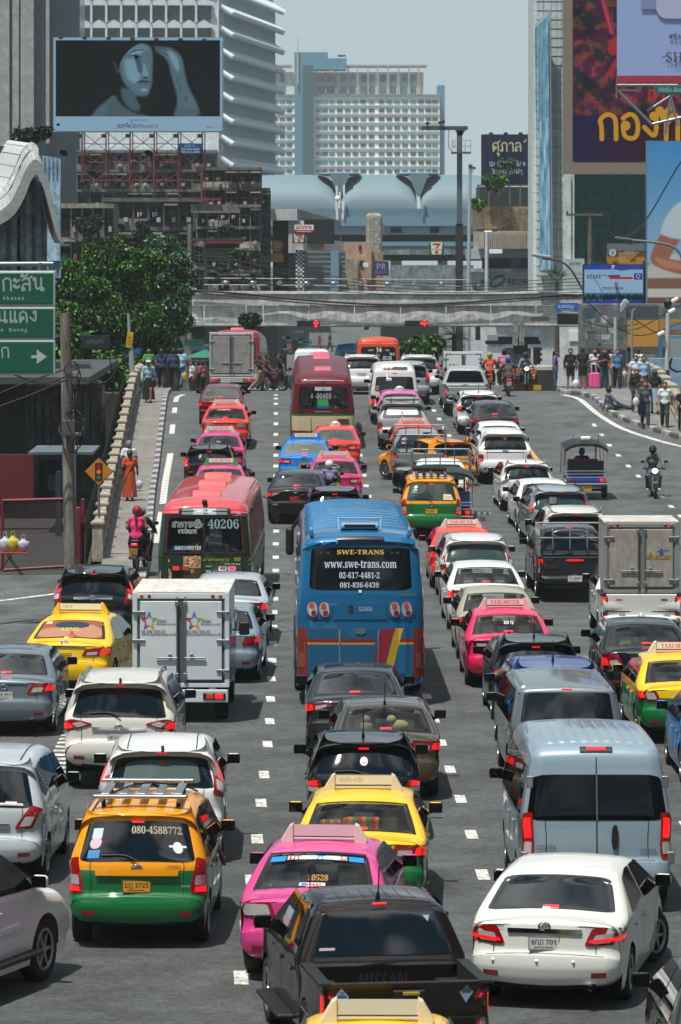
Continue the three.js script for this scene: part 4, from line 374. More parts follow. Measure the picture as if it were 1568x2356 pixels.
{const D=318,t=BLD('white corner shop with a chequered strip and ribbed shutters','shop','shop'),wm=concrete(188,241,0.5),d2=(x)=>D+(x - 760)*0.06;pb(t,'roof_fascia',wm,D,1,614,481,684,507);part(t,'side_fascia',metres(surf((s,q)=>at(lerp(684,784,s),lerp(lerp(481,508,s),lerp(507,530,s),q),lerp(D,D+30,s)),4,1)),grime(120,243));pb(t,'brown_wall',std('#3a2f30',0.8),D+1,6,628,507,665,700);pb(t,'dark_loft',dk,D+2,8,665,505,770,560);part(t,'white_band',metres(surf((s,q)=>at(lerp(698,794,s),lerp(lerp(541,557,s),lerp(575,579,s),q),lerp(D,D+20,s)),4,1)),wm);pb(t,'front_wall',wm,D+0.3,4,664,507,700,582);pb(t,'glass_door',win,D+0.2,2,664,582,684,690);for(let j=0;j<19;j++)for(let i=0;i<4;i++)pb(t,'tile',(i+j)%2?M.white:M.black,D,0.3,681+i*4.7,575+j*4.8,685.7+i*4.7,579.8+j*4.8);for(let i=0;i<20;i++)pb(t,'shutter_slat',i%2?std('#8f989b',0.5):std('#6f787c',0.5),D+0.5+(i%2)*0.1,0.4,700,577+i*5.6,795,582.6+i*5.6);pb(t,'blue_pier',std('#6d93a8',0.6),D+0.1,0.8,761,577,780,690);pb(t,'lattice',std('#2a1f22',0.7),D+0.9,0.2,...[0,1,2,3].flatMap((i)=>[632+i*8,507,633+i*8,690]));
const u=BLD('peach painted block with dishes and small windows behind the chequered shop','building','building');pb(u,'wall',concrete(176,247,0.7,[1,0.82,0.7]),D+6,8,792,558,855,700);pb(u,'side_wall',concrete(150,247,0.7,[1,0.82,0.7]),D+6.5,8,855,580,882,700);pb(u,'window',win,D+5.9,0.2,800,610,806,650,828,600,838,612,826,565,832,574);pb(u,'pillar',concrete(150,249,1,[1,0.95,0.85]),D+5,1,798,595,824,690);pb(u,'air_conditioner',M.white,D+5,0.6,836,604,848,614);const w=BLD('round cornered stained concrete tank tower beneath the station','tank tower','tank_tower');part(w,'shaft',metres(gb().rbox(X(861,D+40),Y(545,D+40),-D - 40,37/F*(D+40),3.9,1.6,0.3).get()),grime(150,251,[1,0.97,0.9]));pb(w,'base',grime(110,253),D+41,2,845,590,880,700);pb(w,'pipe',M.steel,D+39,0.3,880,512,884,530);
const s1=thing('shop_sign','red and white Thai shop sign above the first convenience sign','shop sign');pb(s1,'panel',M.white,D - 0.6,0.2,678,517,722,529);pb(s1,'red_strip',std('#a01c2c',0.5),D - 0.6,0.2,678,529,722,536);board(s1,'lettering',pp(679,517,721,536,D - 0.7),160,72,(x)=>{glyphs(x,'แสงเจรณ',8,36,26,'#a01c2c',1.9);x.fillStyle='#d9b9bc';x.fillRect(14,54,130,8);},'decal');
function seven(l,x0,y0,x1,y1,D2){const q=thing('shop_sign',l,'shop sign');pb(q,'panel',std('#0c5a34',0.5),D2,0.2,x0,y0,x1,y1);board(q,'face',pp(x0+2,y0+2,x1 - 2,y1 - 2,D2 - 0.06),128,140,(x,w,h)=>{x.fillStyle='#d3d0c0';x.beginPath();x.moveTo(4,4);x.lineTo(124,4);x.lineTo(110,136);x.lineTo(18,136);x.fill();x.fillStyle='#b8262a';x.beginPath();x.moveTo(26,18);x.lineTo(104,18);x.lineTo(104,30);x.lineTo(74,70);x.lineTo(48,70);x.lineTo(76,40);x.lineTo(26,40);x.fill();x.fillRect(50,98,30,32);say(x,'ELEVEN',64,86,24,'#0c5a34','sans-serif','bold',92);},'decal');}seven('green and red convenience shop sign on the chequered white shop',673,535,704,560,D - 0.5);seven('green and red convenience shop sign hanging under the station, right',988,554,1022,588,300);
const s2=thing('shop_sign','orange disc and square sign on the dark lattice left of the chequered shop','shop sign');part(s2,'disc',gb().cyl(X(638,D),Y(566,D),-D+0.9,0.43,0.43,0.1,20,'z').get(),std('#b0703a',0.5));part(s2,'disc_centre',gb().cyl(X(638,D),Y(566,D),-D+0.97,0.2,0.2,0.1,16,'z').get(),std('#8f9aa0',0.5));pb(s2,'square',std('#b5843a',0.5),D - 0.9,0.2,624,582,652,603);const s3=thing('shop_sign','dark blue sign with large pink letters right of the peach block','shop sign');pb(s3,'panel',std('#123a6a',0.5),D - 2,0.2,859,601,895,634);board(s3,'lettering',pp(860,602,894,633,D - 2.2),128,110,(x)=>{say(x,'PR',64,40,70,'#a8869a');say(x,'PLACE',64,88,34,'#8f6f86');},'decal');
const a=thing('mobile_mast','mobile phone mast with panel aerials in front of the station','mast');pb(a,'pole',M.steel,D+30,0.2,783,400,785,560);for(const[x,y]of[[775,440],[792,438],[774,470],[790,475],[782,455],[776,495],[789,498]])pb(a,'aerial',M.white,D+29.6,0.3,x - 2,y - 13,x+2,y+13);part(a,'dish',gb().ball(X(777,D+29),Y(457,D+29),-D - 29,0.22,0.22,0.1).get(),M.white);}
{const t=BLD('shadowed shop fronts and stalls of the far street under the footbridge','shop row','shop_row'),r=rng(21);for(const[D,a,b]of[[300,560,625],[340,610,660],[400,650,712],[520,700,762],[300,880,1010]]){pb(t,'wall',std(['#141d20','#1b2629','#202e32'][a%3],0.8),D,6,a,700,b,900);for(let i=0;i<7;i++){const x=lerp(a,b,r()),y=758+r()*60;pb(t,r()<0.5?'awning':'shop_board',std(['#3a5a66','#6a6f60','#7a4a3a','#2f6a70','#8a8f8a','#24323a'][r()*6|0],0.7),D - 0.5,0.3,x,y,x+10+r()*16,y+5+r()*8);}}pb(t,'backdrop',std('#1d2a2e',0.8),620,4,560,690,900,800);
for(let i=0;i<9;i++){const D=300+(i*37)%120,px=690+(i*23)%92;LATER.push(()=>person({label:['person in blue','person in grey','person in red','person in black','person in white','person in teal','person in brown','person in violet','person in yellow'][i]+' in the crowded far street under the footbridge',x:px,D,base:0,pose:i%2?'walk':'stand',top:['#2a5a9a','#6a6f74','#8a2a2a','#121416','#b9bcbc','#1f6a6a','#5a4030','#6a4a8a','#a8902a'][i],bottom:'#1a1d22',yaw:i*40,group:'people in the far street'}));}
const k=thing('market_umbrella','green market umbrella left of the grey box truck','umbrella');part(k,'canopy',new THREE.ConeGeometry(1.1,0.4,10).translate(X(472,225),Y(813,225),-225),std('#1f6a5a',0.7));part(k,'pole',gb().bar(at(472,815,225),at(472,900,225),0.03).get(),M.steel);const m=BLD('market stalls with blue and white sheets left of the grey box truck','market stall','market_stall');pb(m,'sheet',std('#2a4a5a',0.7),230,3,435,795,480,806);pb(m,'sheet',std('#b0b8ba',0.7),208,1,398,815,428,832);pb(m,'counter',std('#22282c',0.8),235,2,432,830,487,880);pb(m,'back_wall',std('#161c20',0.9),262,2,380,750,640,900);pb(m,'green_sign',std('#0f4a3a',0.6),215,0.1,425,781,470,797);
for(const[px,c,l]of[[455,'#3a5a7a','stall customer in blue left of the grey box truck'],[466,'#8a4a5a','stall customer in dull red left of the grey box truck'],[442,'#b0b4b4','stall customer in white left of the grey box truck']])LATER.push(()=>person({label:l,x:px,D:214,base:0,top:c,bottom:'#1b2028',yaw:px*3,group:'people at the stalls'}));}
// --- right side ---
{const D=300,t=BLD('grey sports shop with a big blue logo and ribbed roof','shop','shop'),wm=concrete(205,261,0.5,[0.97,1,1]);pb(t,'ribbed_roof',concrete(160,263,0.8,[1,0.95,0.86]),D - 2,10,1104,531,1232,572);for(let i=0;i<26;i++)pb(t,'roof_rib',concrete(175,265,0.5,[1,0.96,0.88]),D - 2.1,0.1,1112+i*4.6,531,1114+i*4.6,572);pb(t,'upper_wall',std('#a3aeb4',0.7),D,10,1085,572,1236,596);pb(t,'window_band',win,D - 0.1,1,1110,594,1236,618);pb(t,'ledge',grime(150,267),D - 1,2,1080,618,1240,626);pb(t,'sign_wall',wm,D,8,1085,626,1240,700);pb(t,'shop_window',teal,D - 0.1,0.3,1090,680,1122,705,1165,680,1236,705);pb(t,'wholesale_sign',std('#2a5a70',0.4),D - 0.15,0.2,1125,684,1164,700);pb(t,'lower_wall',wm,D,8,1085,700,1345,900);pb(t,'poster',M.white,D - 0.1,0.2,1310,762,1338,785);board(t,'sign',pp(1085,628,1232,680,D - 0.12),512,180,(x)=>{x.fillStyle='#1c5a8a';x.beginPath();x.moveTo(40,100);x.lineTo(90,52);x.lineTo(140,52);x.lineTo(92,100);x.fill();x.beginPath();x.moveTo(96,40);x.lineTo(150,22);x.lineTo(160,40);x.fill();x.lineWidth=20;x.strokeStyle='#1c5a8a';x.beginPath();x.ellipse(210,66,60,32,-0.5,0,7);x.stroke();x.fillRect(150,92,100,14);say(x,'SPORT',390,74,76,'#16323c','sans-serif','bold',210);say(x,'Wholesaler',190,158,24,'#5a8aa0');},'decal');
const u=BLD('stained concrete rooftop with a wire cage and vines behind the sports shop','building','building');pb(u,'wall',grime(128,271,[1,0.88,0.7]),D+8,6,1096,475,1226,530);pb(u,'cage_wall',std('#20303a',0.7),D+9,3,1100,430,1222,475);for(let i=0;i<6;i++)pb(u,'cage_post',std('#6a5a44',0.7),D+8,0.2,1100+i*24,426,1103+i*24,476);pb(u,'cage_rail',std('#6a5a44',0.7),D+8,0.2,1098,425,1224,428);const b=thing('billboard','navy billboard with cream Thai letters behind the mast','billboard');pb(b,'panel',std('#0c1c3a',0.5),D+14,0.5,1108,309,1240,426);board(b,'lettering',pp(1110,311,1236,424,D+13.8),512,460,(x)=>{glyphs(x,'ศภาล',90,150,84,'#b9b894',1.6);glyphs(x,'ุ',168,160,84,'#b9b894',1.6);glyphs(x,'์',420,130,60,'#b9b894',1.6);glyphs(x,'รม ถ.พระราม 9',60,290,40,'#a9b3ba',1.7);glyphs(x,'ใกลรถไฟฟา',90,368,42,'#a9b3ba',1.7);glyphs(x,'๒๐',60,450,40,'#a9b3ba',1.7);say(x,'20',90,440,46,'#a9b3ba');},'decal');for(let i=0;i<4;i++)part(b,'lamp',gb().rbox(X(1130+i*34,D+13),Y(307,D+13),-D - 13,0.3,0.16,0.3,0.05).get(),M.black);shrub('shrub','green tree top growing in front of the navy billboard',1170,378,D+10,16,1800,GRN2,0.09,55);shrub('shrub','long green vine along the cage roof',1140,420,D+7,24,2600,GRN1,0.09);shrub('shrub','vine hanging at the left side of the cage',1100,470,D+7,16,1500,GRN1,0.09);}
{const D=285,t=BLD('pale tiled tower with a tall curved blue advertising screen','tower','tower'),tm=concrete(205,281,0.4,[0.95,1,0.99]),S=D/F;pb(t,'wall',tm,D+0.6,8,1236,-60,1322,690);part(t,'rounded_edge',gb().rbox(X(1236,D+4),Y(320,D+4),-D - 4,0.9,24,6,0.44).get(),tm);for(let i=0;i<34;i++)pb(t,'tile_joint',std('#6f8486',0.7),D+0.57,0.06,1226,-40+i*21,1296,-39.3+i*21);for(const x of[1250,1268,1281,1291])pb(t,'tile_joint',std('#7a9092',0.7),D+0.57,0.06,x,-60,x+0.7,690);
const f=(s,q)=>at(lerp(1226,1262,s)+5*(1 - q),lerp(lerp(625,70,q),lerp(620,36,q),s),D - 0.6+(1 - Math.sin(s*1.57))*2.2);part(t,'screen_frame',surf((s,q)=>f(s*1.25 - 0.1,q*1.04 - 0.02).add(V(0,0,-0.1)),10,4),std('#9fb4bc',0.4));board(t,'screen',surf(f,10,12),128,1024,(x)=>{const r=rng(8);for(let y=0;y<1024;y+=4)for(let i=0;i<8;i++){const n=fbm(i*0.6,y*0.012,3,4),b=y>400?Math.max(0,Math.sin(i*1.9+y*0.02))*40:0;x.fillStyle=`rgb(${105 + n * 90 + b * 1.4 | 0},${152 + n * 80 + b | 0},${172 + n * 60 + b | 0})`;x.fillRect(i*16,y,16,4);}x.fillStyle='#a06a72';for(let i=0;i<60;i++)x.fillRect(70+r()*6,120+i*3,5,2);},'matt');
const b=BLD('dark green glass wall below the tan framed screen','building','building'),gw=teal;pb(b,'back_wall',std('#3f7470',0.6),D+1,8,1300,395,1500,690);for(let i=0;i<6;i++)for(let j=0;j<5;j++)pb(b,'pane',gw,D+0.8,0.2,1315+i*32,402+j*40,1345.6+i*32,440.6+j*40);pb(b,'white_pier',tm,D+0.4,1,1297,402,1314,690);pb(b,'signage_wall',std('#aab4b6',0.6),D+0.2,1,1300,595,1345,690);board(b,'shop_logo',pp(1306,599,1342,613,D),128,50,(x)=>say(x,'acer',64,25,48,'#1c5a4a'),'decal');
const l=thing('billboard','giant tan framed screen of abstract colours with yellow Thai letters','billboard'),bg=std('#7a6f60',0.6),q=D - 6;pb(l,'frame',bg,q+0.02,1.5,1298,-80,1318,400,1318,372,1700,400);board(l,'screen',pp(1318,-60,1640,372,q),640,860,(x,w,h)=>{const im=8;for(let y=0;y<h;y+=im)for(let i=0;i<w;i+=im){const n=fbm(i*0.008,y*0.008,2,5),m=fbm(i*0.02+5,y*0.02,7,3),low=y>640?1:0;const c=low?[30+i*0.05,14,70 - i*0.09]:[50+n*130+(m>0.1?60:0),34+m*90,46+n*60];x.fillStyle=`rgb(${clamp(c[0], 8, 150) | 0},${clamp(c[1], 8, 110) | 0},${clamp(c[2], 10, 110) | 0})`;x.fillRect(i,y,im,im);}x.lineCap='round';x.strokeStyle='#8f1c34';x.lineWidth=26;x.beginPath();x.moveTo(120,40);x.quadraticCurveTo(150,170,180,270);x.stroke();x.strokeStyle='#b9455c';x.lineWidth=8;x.stroke();x.fillStyle='#a0202e';x.beginPath();x.ellipse(196,330,34,46,0.5,0,7);x.fill();x.beginPath();x.moveTo(200,380);x.lineTo(224,390);x.lineTo(180,470);x.lineTo(140,480);x.fill();glyphs(x,'าด',310,576,76,'#b01c2a',1.6);glyphs(x,'กองทพ',116,756,118,'#c9921a',1.8);glyphs(x,'ั',452,770,118,'#c9921a',1.8);},'matt');
const s=thing('billboard','pale lilac billboard with a red bottom edge in the top right corner','billboard'),d=D - 30;pb(s,'panel',std('#8d9fce',0.5),d+0.05,0.4,1421,-80,1700,174);pb(s,'red_edge',std('#9a1c34',0.5),d - 0.02,0.4,1419,174,1700,190);board(s,'poster',pp(1424,-60,1700,172,d - 0.05),640,540,(x)=>{x.fillStyle='#7683a8';x.fillRect(120,0,400,190);x.fillStyle='#a6a9c4';x.beginPath();x.roundRect(200,-60,320,300,60);x.fill();say(x,'#Essential',366,334,40,'#1d2648');x.font='normal 70px serif';x.textAlign='left';x.fillStyle='#1d2440';x.fillText('SHISEIDO',250,446);x.font='normal 26px sans-serif';x.fillText('GINZA TOKYO',294,484);x.strokeStyle='#1d2440';x.lineWidth=4;x.beginPath();x.moveTo(230,446);x.quadraticCurveTo(262,446,264,410);x.stroke();},'decal');pb(s,'truss_beam',M.steel,d,0.2,1418,206,1600,209,1418,192,1420,226);for(const[a,c]of[[[1424,210],[1500,286]],[[1490,255],[1560,210]],[[1545,215],[1530,310]],[[1420,196],[1560,196]],[[1560,290],[1540,210]],[[1500,286],[1568,270]]])part(s,'truss_bar',gb().bar(at(...a,d),at(...c,d),0.09,6).get(),M.steel);pb(s,'floodlight',M.black,d - 0.5,0.5,1478,198,1494,210);const hb=thing('sign_board','small teal lettered sign hanging under the lilac billboard','sign');part(hb,'panel',gb().rbox(X(1556,d - 1),Y(206,d - 1),-d+1,2.4,0.56,0.1,0.05).get(),std('#0f5a5a',0.5));board(hb,'lettering',pp(1514,197,1600,216,d - 1.1),256,56,(x)=>say(x,'Hello Bangkok',128,28,40,'#a9c0c0','serif','italic',250),'decal');}
{const D=225,t=thing('billboard','tall sky blue billboard of a man in a white tee shirt, right edge','billboard');pb(t,'frame',std('#5a7f98',0.6),D+0.1,0.5,1488,324,1720,728);board(t,'poster',pp(1490,326,1720,726,D),512,890,(x,w,h)=>{x.fillStyle='#3f86bb';x.fillRect(0,0,w,h);for(let y=0;y<620;y+=4){x.fillStyle=`rgb(${63 + y * 0.13 | 0},${134 + y * 0.06 | 0},${187 + y * 0.01 | 0})`;x.fillRect(0,y,w,4);}x.save();x.filter='blur(3px)';const Q=(f,...p)=>{x.fillStyle=f;x.beginPath();x.moveTo(p[0],p[1]);for(let i=2;i<p.length;i+=4)x.quadraticCurveTo(p[i],p[i+1],p[i+2],p[i+3]);x.fill();};
x.fillStyle='#8f8a84';x.fillRect(0,640,w,250);Q('#b9b4ac',0,640,60,560,190,580,330,610,512,600,512,650,512,720,250,690,0,700);x.fillStyle='#7d5a4c';x.fillRect(0,700,w,56);x.fillStyle='#c2bfb8';x.fillRect(0,752,w,46);x.fillStyle='#6f4a40';x.fillRect(0,798,w,92);
Q('#b3c0ca',66,470,90,340,200,290,320,250,512,250,512,400,512,660,360,680,220,640,200,560,176,500,120,500,66,470);Q('#8fa0b0',176,500,215,430,205,380,235,450,225,560,210,540,176,500);Q('#96604e',70,474,120,500,168,500,130,560,112,600,220,620,330,640,360,700,300,700,120,680,30,630,6,600,22,570,40,520,70,474);Q('#b07a64',40,590,120,612,280,650,200,668,80,640,46,620,40,590);x.restore();},'matt');
const s=thing('screen','blue and white striped advertising screen over the right pavement','screen'),d=236;pb(s,'case',std('#122440',0.5),d+0.05,0.5,1342,608,1482,704);pb(s,'top_band',M.scr,d,0.02,1345,610,1480,620,1345,692,1480,702);board(s,'picture',pp(1345,620,1480,692,d - 0.02),640,340,(x,w,h)=>{for(let y=0;y<h;y+=5){const k=y/h;x.fillStyle=k<0.75?(y%10?'#b3cfe0':'#5a96c4'):(y%10?'#5a8090':'#2a5a80');x.fillRect(0,y,w,5);}x.fillStyle='#a8bccc';x.globalAlpha=0.4;x.fillRect(0,100,w,120);x.globalAlpha=1;say(x,'VISA',84,78,60,'#16377c','sans-serif','italic bold');x.fillStyle='#a83a3a';x.fillRect(160,56,16,44);x.fillRect(184,58,70,10);x.fillStyle='#1c3f8a';x.fillRect(260,60,130,24);x.fillRect(540,40,92,70);x.fillStyle='#c01c30';x.fillRect(276,80,250,26);x.strokeStyle='#d9e4ee';x.lineWidth=5;x.beginPath();x.arc(586,74,20,0,7);x.stroke();glyphs(x,'จบจาย ท ตวรด',200,216,26,'#16203a',1.7);x.fillStyle='#12242c';const r=rng(4);for(let i=0;i<120;i++){const a=r()*w;x.beginPath();x.ellipse(a,320 - r()*30,9,26,0,0,7);x.fill();}},'matt');pb(s,'post',std('#12302c',0.6),d+0.4,0.3,1480,600,1492,740);pb(s,'camera',M.white,d - 0.6,0.3,1408,610,1414,618);const k=thing('hoarding','torn yellow hoarding with a blue number above the striped screen','hoarding');pb(k,'panel',std('#a8761c',0.7),d+3,0.2,1397,576,1484,608);pb(k,'torn_patch',std('#5d6a70',0.8),d+2.9,0.1,1397,560,1484,577,1438,577,1460,588);board(k,'lettering',pp(1398,572,1480,606,d+2.8),192,80,(x)=>{x.fillStyle='#b0bcc4';x.beginPath();x.arc(28,22,20,0,7);x.fill();say(x,'9',28,24,30,'#2a6aa8');x.fillStyle='#bfa060';for(let i=0;i<5;i++)x.fillRect(60,20+i*11,110 - i*12,6);},'decal');
const y=BLD('yellow and blue shop fronts with torn awnings behind the right crowd','shop row','shop_row'),e=212;pb(y,'back_wall',grime(104,311,[0.95,1,1]),e+4,3,1340,700,1700,900);for(const[a,b,c2,d,k]of[[1346,708,1372,735,'#2a4a56'],[1400,706,1440,728,'#5a6468'],[1444,704,1515,733,'#3a4246'],[1350,760,1375,780,'#8a8f8c'],[1378,790,1440,803,'#6a6e6a'],[1446,800,1512,812,'#5a4a3a'],[1448,814,1470,870,'#2c3438'],[1474,816,1508,866,'#6f7a7c'],[1528,772,1568,778,'#7a8488'],[1530,800,1568,822,'#4a5458'],[1352,864,1390,890,'#55483c'],[1400,856,1436,888,'#3f464a']])pb(y,'shop_panel',std(k,0.7),e+2 -(a%3)*0.4,1,a,b,c2,d);for(let i=0;i<8;i++)pb(y,'blind_slat',std('#7d8688',0.6),e+1,0.1,1474,818+i*6,1508,821+i*6);pb(y,'yellow_board',std('#b5822a',0.7),e,0.3,1445,737,1515,797);pb(y,'yellow_board',std('#a87a26',0.7),e,0.3,1518,735,1600,768);board(y,'lettering',pp(1520,737,1600,800,e - 0.1),256,200,(x)=>{glyphs(x,'ทอลเ',30,70,50,'#3a7fb4',2.2);say(x,'IPA',150,150,90,'#3a7fb4');},'decal');pb(y,'blue_cloth',std('#12304f',0.8),e - 0.4,0.3,1390,805,1440,850);pb(y,'brown_cloth',std('#4a4038',0.8),e - 0.2,0.3,1350,800,1395,860);pb(y,'blue_post',std('#2a6a8a',0.5),e - 0.5,0.3,1516,765,1526,830);for(const[a,b,w,h,z]of[[1362,742,16,20,0.5],[1385,735,26,18,-0.4],[1400,760,40,14,0.1],[1380,775,50,12,-0.15]])part(y,'torn_awning',surf((s2,q2)=>at(a+(s2 - 0.5)*w+q2*6*z,b+(q2 - 0.5)*h+Math.sin(s2*4)*4*z,e - 1+Math.sin(s2*3.1)*0.4),8,3),concrete(150,291,1));const c=thing('canal_wall','pale blue painted canal wall below the right balustrade','wall');pb(c,'wall',concrete(150,293,0.6,[0.8,0.97,1.1]),199,1,1496,825,1700,1010);}
{const o=thing('food_cart','orange and brown cart with number plates and a white sheet at the crest','cart'),D=196;pb(o,'orange_band',std('#a8541c',0.6),D,1.2,1178,849,1235,862,1178,866,1230,872);pb(o,'brown_panel',std('#2a2024',0.7),D,1.3,1236,853,1276,900);pb(o,'teal_plate',std('#2a6a74',0.5),D - 0.1,0.2,1184,857,1200,865);pb(o,'yellow_plate',std('#a88a24',0.5),D - 0.1,0.2,1228,886,1246,898);pb(o,'sheet',concrete(180,297,0.6,[1,0.97,0.9]),D+0.3,1.6,1214,843,1272,851);pb(o,'box',std('#6a3a1c',0.7),D+0.2,1,1178,872,1236,900);const s=thing('traffic_light','dark vertical signal beside the bridge pier, seen from behind','traffic light');pb(s,'housing',M.black,228,0.4,1228,799,1244,838);pb(s,'visor',M.black,227.6,0.4,1242,800,1248,806,1242,812,1248,818,1242,825,1248,831);pb(s,'post',M.black,228.2,0.15,1231,838,1236,900);const n=thing('shop_board','white board with coloured letters between the palms and the pier','shop sign');pb(n,'panel',M.white,262,0.3,1122,770,1166,812);board(n,'lettering',pp(1124,782,1164,800,261.9),128,56,(x)=>['#b0305a','#3a8a3a','#b03a2a','#6a3a8a'].forEach((c,i)=>say(x,'HIGH'[i],20+i*29,30,46,c)),'decal');}
palm('fan palm in front of the sports shop, left of the striped screen',1282,650,262,48,4.5);palm('fan palm under the footbridge behind the silver crew pickup',1045,770,250,56,4);palm('small fan palm behind the mast on the footbridge line',1100,668,262,26,3);
shrub('hedge','bright green hedge right of the orange bus',950,815,232,34,3500,['#3a7a1c','#4f8f24','#2a5f18'],0.1);shrub('hedge','dark green bushes behind the small white box truck',985,800,244,30,2200,GRN1,0.16);
// --- rows of buildings on both sides and behind the camera, seen only in windows and paint ---
for(const[l,x,z,w,d,h,c]of[['long office block outside the frame on the right of the road',40,-40,24,150,26,120],['shop terrace outside the frame on the left of the road',-42,-10,24,130,22,105],['office block closing the street behind the camera',-4,110,110,20,24,115]]){const t=BLD(l);part(t,'wall',metres(gb().box(x,h/2,z,w,h,d).get(),0.25),concrete(c,301,1));const g=gb(),s=x>10?-1:1;for(let f=0;f<6;f++)for(let i=0;i<(w>50?w:d)/5 - 1;i++)w>50?g.box(x - w/2+3+i*5,3+f*3.7,z - d/2,3.4,2.2,0.3):g.box(x+s*w/2,3+f*3.7,z - d/2+3+i*5,0.3,2.2,3.4);part(t,'windows',g.get(),dk).userData.kind='stuff';}
